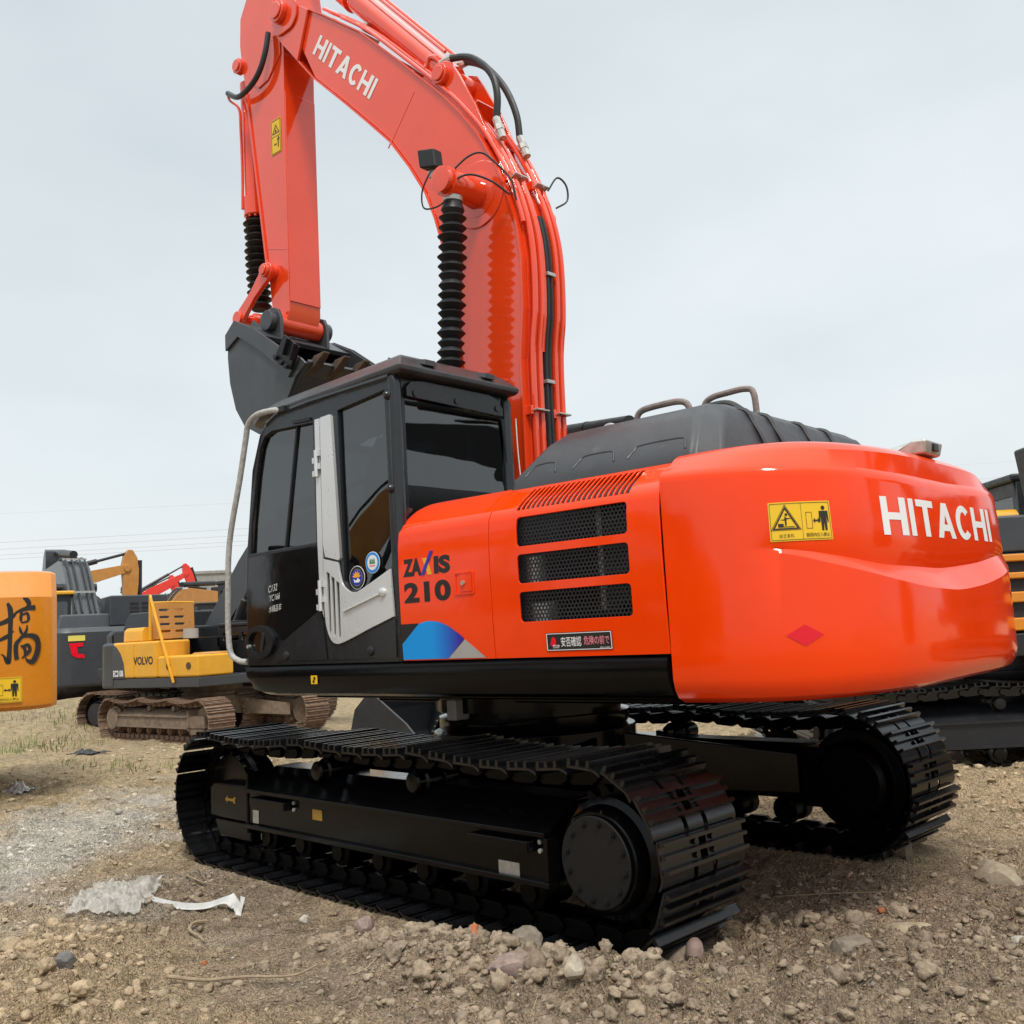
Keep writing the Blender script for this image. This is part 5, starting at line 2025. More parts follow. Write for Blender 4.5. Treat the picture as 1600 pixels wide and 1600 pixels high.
for s in (1, -1):
    b = MB()
    b.prism_y([(2.31, 6.40), (2.50, 6.24), (2.64, 6.22), (2.74, 6.32), (2.79, 6.55), (2.80, 7.0), (2.5, 7.1), (2.32, 6.8)], s * (AW + .001), s * (AW + .012))
    b.build('arm_cheek', 'orange_boom', AR, .004)
    b = MB()
    for zc in (5.30,):
        b.bar((2.825, s * (AW + .008), 6.25), (2.565, s * (AW + .008), 4.45), .022, .016, (0, 1, 0))
    b.build('arm_edge_bar', 'orange_boom', AR, .003)
    b = MB()
    b.bar((2.32, s * (AW + .001), 4.66), (2.58, s * (AW + .001), 4.74), .010, .005, (0, 1, 0))
    b.build('weld_seam', 'orange_boom', AR, .002)
warning_plate(AR, lambda u, v, z: Vector((2.485 - v * .9, AW + .014 + z, 5.86 - u * .315)), 1.0, .155, text=False) if False else None
flat([rrect(2.34, 2.482, 5.535, 5.845, .006)], 'warning_decal', lambda u, v, z: Vector((u, AW + .004 + z, v)), 'yellow', AR, .002)
fa = lambda u, v, z: Vector((u, AW + .0065 + z, v))
flat([rrect(2.347, 2.475, 5.542, 5.838, .004), rrect(2.351, 2.471, 5.546, 5.834, .004)], 'printed_border', fa, 'ink', AR, .001)
flat([[(2.36, 5.715), (2.462, 5.715), (2.411, 5.80)], [(2.373, 5.723), (2.449, 5.723), (2.411, 5.786)]], 'warning_triangle', fa, 'ink', AR, .001)
flat([[(2.40, 5.73), (2.425, 5.73), (2.415, 5.765)]], 'crush_symbol', fa, 'ink', AR, .001)
flat([[(2.352, 5.690), (2.470, 5.690), (2.470, 5.693), (2.352, 5.693)]], 'printed_divider', fa, 'ink', AR, .001)
flat([[(2.385, 5.585), (2.375, 5.585), (2.372, 5.65), (2.362, 5.65), (2.36, 5.665), (2.392, 5.665), (2.392, 5.65), (2.386, 5.65)]], 'figure_symbol', fa, 'ink', AR, .001)
flat([circle(2.377, 5.676, .008, 10)], 'figure_symbol', fa, 'ink', AR, .001)
flat([[(2.40, 5.62), (2.41, 5.63), (2.41, 5.624), (2.43, 5.624), (2.43, 5.63), (2.44, 5.62), (2.43, 5.61), (2.43, 5.616), (2.41, 5.616), (2.41, 5.61)]], 'double_arrow', fa, 'ink', AR, .001)
# hose and pipe on the front of the arm
rail('hydraulic_hose', [(2.42, AW + .05, 6.62), (2.44, AW + .07, 6.45), (2.52, AW + .08, 6.30), (2.66, AW + .08, 6.22), (2.88, AW + .06, 6.22), (3.10, AW + .02, 6.36)], .024, 'hose', AR, 6, 10)
rail('hydraulic_pipe', [(3.10, AW + .02, 6.36), (3.10, AW, 6.30), (3.02, .12, 6.20), (3.015, .11, 6.0), (3.02, .10, 5.6), (3.03, .10, 5.26)], .013, 'orange_boom', AR, 6, 8)
b = MB()
b.lathe((2.93, AW - .02, 6.55), (2.93, AW + 1, 6.55), [(0, .07), (.05, .07), (.055, .05), (.07, .05), (.07, 0)], 20)
b.build('pin_boss', 'orange_boom', AR)

# --- bucket cylinder, links and bucket -----------------------------------
bt, bb_ = Vector((3.03, 0, 6.50)), Vector((2.94, 0, 4.20))
bt2 = Vector((3.02, 0, 5.20))
b = MB()
b.lathe(bt, bb_, [(.0, .06), (.02, .085), (1.12, .085), (1.13, .102), (1.30, .102), (1.31, .09)], 26)
BK = b.build('bucket_cylinder', 'orange_boom', EX)
for k in range(10):
    a = 2 * math.pi * k / 10
    q = bt + (bb_ - bt).normalized() * 1.305
    b = MB()
    b.cyl((q.x + .082 * math.cos(a), .082 * math.sin(a), q.z), (q.x + .082 * math.cos(a), .082 * math.sin(a), q.z - .02), .012, None, 6)
    b.build('bolt', 'orange_boom', BK)
b = MB()
prof = [(1.32, .06), (1.335, .07)]
for k in range(13):
    t0_ = 1.34 + .84 * k / 13
    prof += [(t0_ + rng.uniform(-.006, .006), .068), (t0_ + .84 / 26, .110 + rng.uniform(-.008, .005))]
prof += [(2.18, .07)]
b.lathe(bt, bb_, prof, 26)
b.build('bellows', 'rubber', BK, angle=20)
b = MB()
b.cyl((2.92, -.26, 4.19), (2.92, .26, 4.19), .05, None, 22)
b.cyl((2.92, -.09, 4.19), (2.92, .09, 4.19), .08, None, 22)
b.build('link_pin', 'orange_boom', BK, .006)
for s in (1, -1):
    b = MB()
    y0_, y1_ = s * .205, s * .245
    A, B = Vector((2.495, 4.50)), Vector((2.92, 4.19))
    t = (B - A).normalized()
    n_ = Vector((-t.y, t.x))
    pts = []
    for k in range(13):
        a = math.pi / 2 + math.pi * k / 12
        pts.append(tuple(A + t * (.075 * math.cos(a)) + n_ * (.075 * math.sin(a))))
    for k in range(13):
        a = -math.pi / 2 + math.pi * k / 12
        pts.append(tuple(B + t * (.062 * math.cos(a)) + n_ * (.062 * math.sin(a))))
    mid = A.lerp(B, .5)
    pts.insert(13, tuple(mid - n_ * .045))
    pts.append(tuple(mid + n_ * .045))
    b.prism_y(pts, y0_, y1_)
    b.cyl((2.495, s * AW, 4.50), (2.495, s * .275, 4.50), .058, None, 24)
    b.cyl((2.495, s * .275, 4.50), (2.495, s * .29, 4.50), .042, None, 24)
    b.cyl((2.92, s * .205, 4.19), (2.92, s * .265, 4.19), .062, None, 22)
    b.build('bucket_link', 'orange_boom', BK, .006)
b = MB()
b.prism_y([(2.92 + .07, 4.20), (2.92, 4.26), (2.75, 4.17), (2.66, 4.11), (2.66, 4.03), (2.74, 4.04), (2.92, 4.12)], -.11, .11)
b.build('connecting_link', 'orange_boom', BK, .008)

side = [(2.56, 4.02), (2.69, 3.93), (2.70, 3.74), (2.675, 3.52), (2.60, 3.29), (2.48, 3.13), (2.28, 3.03), (2.06, 3.09), (1.90, 3.24), (1.78, 3.40), (1.66, 3.475), (1.72, 3.53), (1.95, 3.655), (2.29, 3.885)]
b = MB()
for s in (1, -1):
    b.prism_y(side, s * .475, s * .50)
shell = [(2.56, 4.02), (2.69, 3.93), (2.70, 3.74), (2.675, 3.52), (2.60, 3.29), (2.48, 3.13), (2.28, 3.03), (2.06, 3.09), (1.90, 3.24), (1.76, 3.40), (1.64, 3.485)]
ins = offset_poly(shell, -.028)
for k in range(len(shell) - 1):
    b.prism_y([shell[k], shell[k + 1], ins[k + 1], ins[k]], -.474, .474)
BU = b.build('bucket', 'bucket', EX, 0.004)
for s in (1, -1):
    b = MB()
    b.prism_y([(2.565, 4.03), (2.70, 3.935), (2.70, 3.80), (2.52, 3.88), (2.25, 3.72), (1.98, 3.52), (1.85, 3.40), (1.71, 3.53), (1.95, 3.665), (2.29, 3.895)], s * .501, s * .522)
    b.build('side_wear_plate', 'bucket', BU, .004)
    # ears round the arm nose
    b = MB()
    b.prism_y([(2.30, 3.86), (2.30, 4.05), (2.34, 4.13), (2.42, 4.16), (2.50, 4.12), (2.54, 4.03), (2.62, 4.06), (2.70, 4.12), (2.76, 4.05), (2.74, 3.92), (2.60, 3.80)], s * .222, s * .252)
    b.cyl((2.415, s * .252, 4.035), (2.415, s * .315, 4.035), .085, None, 22)
    b.build('hinge_ear', 'bucket', BU, .005)
    # side cutter with bolts
    b = MB()
    b.hexa([(1.78, s * .523, 3.44), (1.98, s * .523, 3.56), (1.98, s * .56, 3.56), (1.78, s * .56, 3.44)], [(1.68, s * .523, 3.60), (1.86, s * .523, 3.74), (1.86, s * .54, 3.74), (1.68, s * .54, 3.60)]) if s > 0 else b.hexa([(1.78, s * .56, 3.44), (1.98, s * .56, 3.56), (1.98, s * .523, 3.56), (1.78, s * .523, 3.44)], [(1.68, s * .54, 3.60), (1.86, s * .54, 3.74), (1.86, s * .523, 3.74), (1.68, s * .523, 3.60)])
    for x_, z_ in ((1.93, 3.57), (1.86, 3.51), (1.80, 3.47)):
        b.cyl((x_, s * .545, z_), (x_, s * .585, z_ - .0), .022, None, 8)
    for x_ in (1.74, 1.83):
        b.bar((x_, s * .565, 3.50 + (x_ - 1.74) * .7), (x_ - .05, s * .555, 3.62 + (x_ - 1.74) * .7), .012, .05, (0, 1, 0))
    b.build('side_cutter', 'black_cover', BU, .004)
b = MB()
b.bar((2.0, 0, 3.70), (2.52, 0, 4.0), .96, .0, (0, 0, 1)) if False else None
b.prism_y([(2.30, 3.86), (2.56, 4.015), (2.56, 3.98), (2.33, 3.83)], -.474, .474)
b.build('top_plate', 'bucket', BU, .004)
for k in range(5):
    y = -.40 + .2 * k
    b = MB()
    b.hexa([(1.80, y - .035, 3.385), (1.80, y + .035, 3.385), (1.64, y + .032, 3.455), (1.64, y - .032, 3.455)][::-1], [(1.80, y - .035, 3.475), (1.80, y + .035, 3.475), (1.64, y + .032, 3.53), (1.64, y - .032, 3.53)][::-1])
    b.hexa([(1.64, y - .038, 3.45), (1.64, y + .038, 3.45), (1.52, y + .03, 3.535), (1.52, y - .03, 3.535)][::-1], [(1.64, y - .038, 3.535), (1.64, y + .038, 3.535), (1.52, y + .03, 3.55), (1.52, y - .03, 3.55)][::-1])
    b.build('tooth', 'rust', BU, .006)

# ------------------------------------------------------------------ other machines in the yard
FW = Vector((math.cos(R(-48.68)), math.sin(R(-48.68)), 0))
RT = Vector((FW.y, -FW.x, 0))


def yard(depth, lateral):
    return Vector((CAMXY[0], CAMXY[1], 0)) + FW * depth + RT * lateral


def heading(toward_right, away):
    d = RT * toward_right + FW * away
    return math.atan2(d.y, d.x)


def rounded_body(name, mat, parent, x0, x1, y0, y1, z0, z1, rc=.25, top=.08, bot=.05, ntop=2):
    """a cast body: rounded corners in plan at its rear (x0), soft upper and lower edges"""
    def plan(i):
        X0, X1, Y0, Y1 = x0 + i, x1 - min(i, .01), y0 + i, y1 - i
        r_ = max(rc - i, .02)
        out = [(X1, Y0), (X1, Y1)]
        for k in range(7):
            a = R(90 + 90 * k / 6)
            out.append((X0 + r_ + r_ * math.cos(a), Y1 - r_ + r_ * math.sin(a)))
        for k in range(7):
            a = R(180 + 90 * k / 6)
            out.append((X0 + r_ + r_ * math.cos(a), Y0 + r_ + r_ * math.sin(a)))
        return out
    lv = [(z0, bot), (z0 + bot * .4, bot * .3), (z0 + bot, 0), (z1 - top, 0.012), (z1 - top * .9, top * .18), (z1 - top * .12, top * .8), (z1, top * 1.4)]
    b = MB()
    b.loft([[Vector((x, y, z)) for x, y in plan(i)] for z, i in lv])
    return b.build(name, mat, parent, angle=24)


def rot2(pts, ang, ox, oz):
    c, s = math.cos(ang), math.sin(ang)
    return [(ox + x * c - z * s, oz + x * s + z * c) for x, z in pts]


BOOM_P = [(-.05, .18), (.5, .42), (1.6, .95), (2.2, 1.17), (2.6, 1.22), (3.1, 1.12), (4.4, .62), (5.5, .20), (5.72, .12), (5.75, -.10), (5.6, -.16), (4.4, .12), (3.1, .52), (2.6, .60), (2.1, .50), (1.2, .12), (.4, -.18), (.0, -.2)]
ARM_P = [(-.72, .10), (-.70, .26), (-.4, .42), (.1, .46), (.6, .42), (2.8, .12), (2.95, .02), (2.88, -.1), (2.6, -.12), (.4, -.14), (-.1, -.16), (-.5, -.06)]


def working_gear(root, mat, foot, beta, alpha, w=.36, bucket=True, pipes=True, hose_mat='hose'):
    """boom, arm, their cylinders and a bucket; beta: boom angle, alpha: arm angle"""
    b = MB()
    b.prism_y(rot2(BOOM_P, beta, *foot), -w / 2, w / 2)
    bo = b.build('boom', mat, root, 0.012)
    tipx, tipz = rot2([(5.6, 0)], beta, *foot)[0]
    if pipes:
        for y in (-w * .36, -w * .18, w * .12, w * .34):
            pts = rot2([(.6, .54), (1.6, 1.01), (2.2, 1.24), (2.6, 1.29), (3.1, 1.19), (3.8, .92)], beta, *foot)
            rail('hydraulic_pipe', [(x, y, z) for x, z in pts], .022, hose_mat, bo, 3, 6)
        b = MB()
        for q in ((1.2, .86), (2.6, 1.29)):
            x, z = rot2([q], beta, *foot)[0]
            b.box(x - .03, x + .03, -w * .45, w * .45, z - .02, z + .03)
        b.build('pipe_clamp', 'zinc', bo)
    for s in (1, -1):
        p = rot2([(2.35, .62)], beta, *foot)[0]
        q = (foot[0] + .75, foot[1] - .45)
        b = MB()
        v = Vector((p[0] - q[0], 0, p[1] - q[1]))
        b.lathe((q[0], s * (w / 2 + .12), q[1]), (p[0], s * (w / 2 + .12), p[1]), [(0, .09), (v.length * .6, .09), (v.length * .61, .05), (v.length, .05)], 12)
        b.cyl((p[0], s * w / 2, p[1]), (p[0], s * (w / 2 + .2), p[1]), .11, None, 12)
        b.build('boom_cylinder', 'hull_dark' if s > 0 else 'hull_dark', root)
    b = MB()
    b.prism_y(rot2(ARM_P, alpha, tipx, tipz), -w / 2 + .04, w / 2 - .04)
    b.cyl((tipx, -w / 2 - .04, tipz), (tipx, w / 2 + .04, tipz), .13, None, 14)
    ar = b.build('arm', mat, root, 0.012)
    # arm cylinder
    p = rot2([(2.75, 1.38)], beta, *foot)[0]
    q = rot2([(-.62, .22)], alpha, tipx, tipz)[0]
    v = Vector((q[0] - p[0], 0, q[1] - p[1]))
    b = MB()
    b.lathe((p[0], 0, p[1]), (q[0], 0, q[1]), [(0, .10), (v.length * .62, .10), (v.length * .63, .055), (v.length, .055)], 14)
    b.build('arm_cylinder', 'hull_dark', root)
    p = rot2([(-.3, .55)], alpha, tipx, tipz)[0]
    q = rot2([(2.3, .42)], alpha, tipx, tipz)[0]
    b = MB()
    v = Vector((q[0] - p[0], 0, q[1] - p[1]))
    b.lathe((p[0], 0, p[1]), (q[0], 0, q[1]), [(0, .085), (v.length * .6, .085), (v.length * .61, .045), (v.length, .045)], 12)
    b.build('bucket_cylinder', 'hull_dark', root)
    if bucket:
        tx, tz = rot2([(2.9, 0)], alpha, tipx, tipz)[0]
        prof = rot2([(0, .1), (.25, .45), (.75, .62), (1.2, .35), (1.3, -.1), (1.05, -.45), (.55, -.72), (.50, -.68), (.95, -.38), (1.15, -.08), (1.02, .25), (.7, .45), (.3, .3), (.12, .0)], alpha - .5, tx, tz)
        b = MB()
        b.prism_y(prof, -.5, .5)
        for s in (1, -1):
            b.prism_y(rot2([(.1, .05), (.3, .4), (.75, .6), (1.18, .33), (1.28, -.1), (1.0, -.42), (.55, -.7)], alpha - .5, tx, tz), s * .49, s * .52)
        b.build('bucket', 'hull_grey', root)
    return bo, ar


def simple_cab(root, mat, roofmat, x0=-.2, x1=1.3, y0=.4, y1=1.36, z0=1.25, z1=2.85):
    ol = [(x0, z0), (x1, z0), (x1 + .02, z0 + .5), (x1 - .15, z1 - .2), (x1 - .35, z1), (x0, z1)]
    w1 = [(x0 + .1, z0 + .65), (x0 + .62, z0 + .65), (x0 + .62, z1 - .12), (x0 + .1, z1 - .12)]
    w2 = [(x0 + .72, z0 + .65), (x1 - .08, z0 + .65), (x1 - .2, z1 - .25), (x1 - .4, z1 - .12), (x0 + .72, z1 - .12)]
    me = curve_fill([ol, w1, w2], .05, .006)
    cb = place_mesh(me, 'cab', lambda u, v, z: Vector((u, y1 - .03 + z, v)), mat, root)
    me = curve_fill([ol, w1, w2], .05, .006)
    place_mesh(me, 'cab_wall', lambda u, v, z: Vector((u, y0 + .03 + z, v)), mat, cb)
    me = curve_fill([[(y0 + .06, z0), (y1 - .06, z0), (y1 - .06, z1), (y0 + .06, z1)], rrect(y0 + .12, y1 - .12, z0 + .65, z1 - .15, .04)], .04, .0)
    place_mesh(me, 'cab_wall', lambda u, v, z: Vector((x0 + .02 + z, u, v)), mat, cb)
    flat([rrect(y0 + .11, y1 - .11, z0 + .64, z1 - .14, .04)], 'rear_window', lambda u, v, z: Vector((x0 + .02 + z, u, v)), 'glass', cb, .004)
    for w_ in (w1, w2):
        for y in (y0 + .03, y1 - .03):
            flat([w_], 'window_pane', (lambda yy: (lambda u, v, z: Vector((u, yy + z, v))))(y), 'glass', cb, .004)
    b = MB()
    b.box(x0 + .06, x0 + .5, y0 + .25, y1 - .25, z0 + .05, z0 + .5)
    b.box(x0 + .06, x0 + .2, y0 + .25, y1 - .25, z0 + .52, z0 + 1.1)
    b.build('seat', 'seat', cb, .03)
    b = MB()
    b.box(x0 - .06, x1 - .3, y0 - .02, y1 + .02, z1 + .002, z1 + .09)
    b.build('roof', roofmat, cb, .03)
    return cb


def excavator(label, group, base, head, scale, hull, deckmat='hull_dark', cwmat=None, rear=-2.75, gear=None, gearmat=None, cab=None, slew=0.0, tracks=('rust_track', 'rust_track', 'rust_frame'), hood='hull_dark', cw=(1.02, 2.0)):
    root = empty('excavator', base, head, scale)
    tag(root, label, 'excavator', group)
    undercarriage(root, slew, mats=tracks, hi=False)
    b = MB()
    b.box(-1.9, 1.3, -1.32, 1.32, 1.05, 1.25)
    b.build('deck', deckmat, root, .02)
    cwo = rounded_body('counterweight', cwmat or hull, root, rear, max(-1.75, rear + .6), -1.36, 1.36, cw[0], cw[1], .55, .10, .06)
    b = MB()
    b.box(max(-1.745, rear + .61), -.25, .42, 1.35, 1.255, 2.0)
    b.build('side_panel', hull, root, .05, 3)
    b = MB()
    b.box(max(-1.745, rear + .61), .9, -1.35, -.42, 1.255, 2.0)
    b.build('tank_housing', hull, root, .05, 3)
    b = MB()
    b.box(max(-1.745, rear + .61), -.5, -.415, .415, 1.255, 2.0)
    hr = max(-1.85, rear + .3)
    b.hexa([(hr, -.95, 2.005), (-.55, -.95, 2.005), (-.55, 1.0, 2.005), (hr, 1.0, 2.005)], [(hr + .1, -.85, 2.35), (-.65, -.85, 2.35), (-.65, .9, 2.35), (hr + .1, .9, 2.35)])
    b.build('engine_hood', hood, root, .04, 3)
    simple_cab(root, cab[0] if cab else 'hull_dark', cab[1] if cab else 'hull_dark')
    bo = None
    if gear:
        bo = working_gear(root, gearmat or hull, (.25, 1.75), R(gear[0]), R(gear[1]), **(gear[2] if len(gear) > 2 else {}))
    return root, cwo, bo


YARD = 'excavators parked behind the orange one'
gz = lambda p: float(ground_z(p.x, p.y))


def on_ground(p, drop=0.0):
    return (p.x, p.y, gz(p) + .067 + drop)


# (1) amber machine cut by the left edge, its counterweight flank carries one big brush character
p = yard(10.17, -8.60)
OC, oc_cw, _ = excavator('amber excavator at the left edge with a large black brush character on its counterweight', YARD, (p.x, p.y, -.18), heading(-1, -.55), 1.27, 'hull_amber', cw=(.99, 2.06))
bpy.data.objects.remove(oc_cw, do_unlink=True)
b = MB()
prof = [(1.30, .80), (1.345, .83), (1.362, .90), (1.362, 1.70), (1.35, 1.72), (1.22, 1.91), (1.10, 1.93), (-1.10, 1.93), (-1.22, 1.91), (-1.35, 1.72), (-1.362, 1.70), (-1.362, .90), (-1.345, .83), (-1.30, .80)]
rings = []
for x, k in ((-1.75, 1.0), (-2.5, 1.0), (-2.60, .992), (-2.67, .97), (-2.71, .93)):
    rings.append([Vector((x, y * k, 1.37 + (z - 1.37) * (.5 + .5 * k))) for y, z in prof])
b.loft([r_[::-1] for r_ in rings][::1])
oc_cw = b.build('counterweight', 'hull_amber', OC, angle=22)
oc = lambda lift: (lambda u, v, z: Vector((-2.60 + u, 1.3625 + lift + z, v)))
# brush strokes of the character, each a tapering band


def brush(pts, wid, lift, parent, fn):
    P = catmull([(a, c, 0) for a, c in pts], 6)
    n_ = len(P)
    L_, R_ = [], []
    for i, q in enumerate(P):
        t = (P[min(i + 1, n_ - 1)] - P[max(i - 1, 0)]).normalized()
        nn = Vector((-t.y, t.x, 0))
        f_ = i / (n_ - 1)
        w_ = float(np.interp(f_, np.linspace(0, 1, len(wid)), wid)) / 2
        L_.append(q + nn * w_)
        R_.append(q - nn * w_)
    b = MB()
    vs_ = [fn(q.x, q.y, 0) + Vector((0, lift, 0)) for q in L_ + R_]
    b.add(vs_, [(i, i + 1, n_ + i + 1, n_ + i) for i in range(n_ - 1)])
    return b.build('brush_stroke', 'ink', parent, smooth=False)


# u: 0 at the rear end, positive toward the machine's front (left in the picture); v: height
ocf = lambda u, v, z: Vector((-2.66 + .095 + (u - .095) * .66, 1.3635, 1.175 + (v - 1.155) * .80))
strokes = [
    ([(.43, 1.755), (.40, 1.69), (.395, 1.60), (.40, 1.45), (.405, 1.30), (.42, 1.17), (.47, 1.235), (.50, 1.25)], [.03, .06, .055, .05, .05, .06, .02, .008]),
    ([(.53, 1.545), (.44, 1.575), (.36, 1.63), (.33, 1.665)], [.04, .05, .04, .012]),
    ([(.53, 1.385), (.44, 1.42), (.36, 1.475)], [.03, .045, .012]),
    ([(.262, 1.80), (.215, 1.775), (.195, 1.735), (.24, 1.70)], [.012, .055, .05, .01]),
    ([(.345, 1.655), (.26, 1.685), (.17, 1.70), (.125, 1.705)], [.02, .04, .045, .05]),
    ([(.275, 1.66), (.285, 1.60), (.275, 1.555)], [.03, .035, .015]),
    ([(.28, 1.63), (.215, 1.645), (.20, 1.59), (.215, 1.555)], [.012, .03, .035, .01]),
    ([(.275, 1.555), (.215, 1.565)], [.015, .02]),
    ([(.30, 1.52), (.285, 1.47), (.255, 1.42)], [.012, .035, .01]),
    ([(.215, 1.53), (.225, 1.47), (.285, 1.40), (.335, 1.34), (.335, 1.24), (.325, 1.19)], [.012, .03, .03, .05, .05, .05]),
    ([(.30, 1.405), (.20, 1.425), (.12, 1.40), (.095, 1.33), (.11, 1.24), (.155, 1.165), (.21, 1.175), (.235, 1.21)], [.02, .04, .06, .06, .06, .055, .03, .008]),
    ([(.285, 1.33), (.245, 1.30), (.235, 1.24), (.26, 1.21)], [.012, .035, .035, .01]),
    ([(.285, 1.315), (.21, 1.33), (.185, 1.29), (.21, 1.25), (.275, 1.20)], [.012, .035, .04, .035, .01]),
]
for i, (pts, wid) in enumerate(strokes):
    brush(pts, wid, .0005 * i, oc_cw, ocf)
warning_plate(oc_cw, lambda u, v, z: Vector((-2.66 + .62 - u, 1.364 + z, .868 + v)), .41, .20)

# (2) slate machine seen from behind: red lamps, yellow cab roof
p = yard(27.5, -11.75)
DG, dg_cw, dg_bo = excavator('slate-grey excavator with a red tail mark and white letters, seen from behind', YARD, (p.x, p.y, -.50), heading(-.54, .84), 1.2, 'hull_grey', cwmat='hull_grey', gear=(20, -62, {'w': .62}), gearmat='hull_grey', cab=('hull_dark', 'hull_yellow'), slew=-.1, hood='hull_grey', cw=(.85, 2.05))
b = MB()
b.box(-1.95, -.9, -1.25, -.05, 2.07, 2.72)
hb_ = b.build('hood_box', 'hull_grey', DG, .03)
for k in range(4):
    for j in range(3):
        b = MB()
        b.box(-1.96, -1.951, -1.12 + j * .24, -.94 + j * .24, 2.24 + k * .09, 2.29 + k * .09)
        b.build('vent_slot', 'ink', hb_)
b = MB()
b.cyl((-.0, 1.2, 2.95), (0, 1.2, 3.03), .07, .06, 12)
b.cyl((-.0, 1.2, 3.03), (0, 1.2, 3.16), .06, .045, 12)
b.build('beacon', 'gold', DG)
cwy = lambda lift: (lambda u, v, z: Vector((-2.752 - lift - z, -u, v)))
flat([[(-.88, 1.74), (-.62, 1.74), (-.62, 1.67), (-.73, 1.66), (-.72, 1.52), (-.60, 1.51), (-.59, 1.43), (-.73, 1.44), (-.83, 1.5)]], 'tail_mark', cwy(.006), 'red', dg_cw)
flat([rrect(-.90, -.58, 1.78, 1.89, .01)], 'warning_decal', cwy(.006), 'yellow_pale', dg_cw)
me = fit_mesh(text_mesh('VOLVO', 1.0, .02), 0, 1, 0, 1)
place_mesh(me, 'brand_letter', lambda u, v, z: Vector((-2.76, -(-.06 + u * .75), 1.54 + v * .15)), 'white', dg_cw)
fo = (.25, 1.75)
me = fit_mesh(text_mesh('VOLVO', 1.0, .02), 0, 1, 0, 1)


def on_boom(u, v, z):
    x, zz_ = rot2([(5.05 - u * 1.5, .02 + v * .28 + u * .52)], R(20), *fo)[0]
    return Vector((x, .215, zz_))


place_mesh(me, 'brand_letter', on_boom, 'white', dg_bo[0])

# (3) small-looking yellow machine with its hood open and rusty tracks
p = yard(18.6, -5.72)
YV = empty('excavator', (p.x, p.y, -.20), heading(.82, -.57), .86)
tag(YV, 'yellow excavator with its hood propped open and rust-brown tracks', 'excavator', YARD)
undercarriage(YV, heading(.77, -.64) - heading(.82, -.57), mats=('rust_track', 'rust_track', 'rust_frame'), hi=False, sag=.06)
b = MB()
b.box(-1.95, 1.32, -1.33, 1.3, 1.02, 1.22)
b.build('deck', 'hull_grey', YV, .02)
rounded_body('counterweight', 'hull_grey', YV, -2.15, -1.55, -1.34, 1.34, 1.02, 1.98, .3, .06, .05)
b = MB()
b.box(-1.545, -.82, -1.345, -.5, 1.225, 1.98)
yp = b.build('side_panel', 'hull_yellow', YV, .05, 3)
b = MB()
b.box(-.81, -.02, -1.345, -.5, 1.225, 1.98)
yp2 = b.build('side_panel', 'hull_yellow', YV, .05, 3)
flat([[(0, 0), (.55, 0), (.50, .3), (.36, .52), (.18, .66), (0, .72)]], 'grey_corner', lambda u, v, z: Vector((-1.544 + u * .8, -1.348 - z, 1.23 + v)), 'hull_grey', yp)
b = MB()
b.box(0.0, 1.30, -1.345, -.45, 1.225, 1.66)
tb = b.build('tool_box', 'hull_yellow', YV, .05, 3)
for x in (.38, 1.02):
    b = MB()
    b.cyl((x, -1.346, 1.45), (x, -1.36, 1.45), .07, None, 16)
    b.build('latch', 'rust', tb)
b = MB()
b.hexa([(.65, -1.0, 1.665), (1.25, -1.0, 1.665), (1.25, -.5, 1.665), (.65, -.5, 1.665)], [(.7, -.95, 1.70), (1.2, -.95, 1.70), (1.2, -.5, 1.70), (.7, -.5, 1.70)])
b.build('box_step', 'hull_tan', tb)
rounded_body('front_cover', 'hull_yellow', YV, -1.5, -.7, -1.2, -.2, 1.985, 2.28, .2, .08, .02)
me = fit_mesh(text_mesh('VOLVO', 1.0, .03), 0, 1, 0, 1)
place_mesh(me, 'brand_letter', lambda u, v, z: Vector((-.80 + u * .66, -1.349, 1.50 + v * .17)), 'ink', yp2)
me = fit_mesh(text_mesh('EC210B', 1.0, .03), 0, 1, 0, 1)
place_mesh(me, 'model_letter', lambda u, v, z: Vector((-1.52 + u * .36, -1.352, 1.27 + v * .13)), 'white', yp)
# raised hood lid with slots, hinged on the far side
sl = []
for j in range(4):
    for k in range(2):
        sl.append(rrect(-.62 + k * .45, -.30 + k * .45, .16 + j * .19, .23 + j * .19, .03))
me = curve_fill([[(-.85, 0), (.42, 0), (.48, .95), (-.80, .95)]] + sl, .03, .004)
lid = place_mesh(me, 'open_hood', lambda u, v, z: Vector((-.55 - v * .10 + z, u * .82 - .35, 2.02 + v * .80)), 'hull_tan', YV)
rail('lid_rim', [(-.65, -1.03, 2.79), (-.65, -.5, 2.80), (-.65, .06, 2.79)], .025, 'hull_yellow', lid, 2, 6)
b = MB()
b.box(-.9, .5, -.44, .3, 1.99, 2.02)
b.build('engine_bay', 'hull_dark', YV)
b = MB()
b.cyl((.25, -.7, 2.0), (.25, -.7, 2.2), .16, None, 14)
b.build('air_cleaner', 'vinyl_grey', YV)
rail('yellow_stay', [(.55, -1.36, 1.12), (.30, -1.37, 1.75), (-.25, -1.30, 2.85)], .03, 'hull_yellow', YV, 3, 6)
rail('yellow_stay', [(-.25, -1.30, 2.85), (-.30, -1.28, 2.86), (-.32, -1.28, 2.0)], .03, 'hull_yellow', YV, 3, 6)
simple_cab(YV, 'hull_dark', 'hull_dark', z1=2.2)

# (4) black machine behind the cab
p = yard(20.5, -6.35)
BX, _, _ = excavator('black excavator with raised dark boom, half hidden behind the cab', YARD, (p.x, p.y, -.24), heading(.80, -.60), 1.0, 'hull_dark', rear=-1.9, gear=(22, -60, {'w': .55, 'bucket': False, 'pipes': False}), gearmat='hull_grey', slew=R(12), tracks=('rust_track', 'black_dusty', 'hull_dark'))

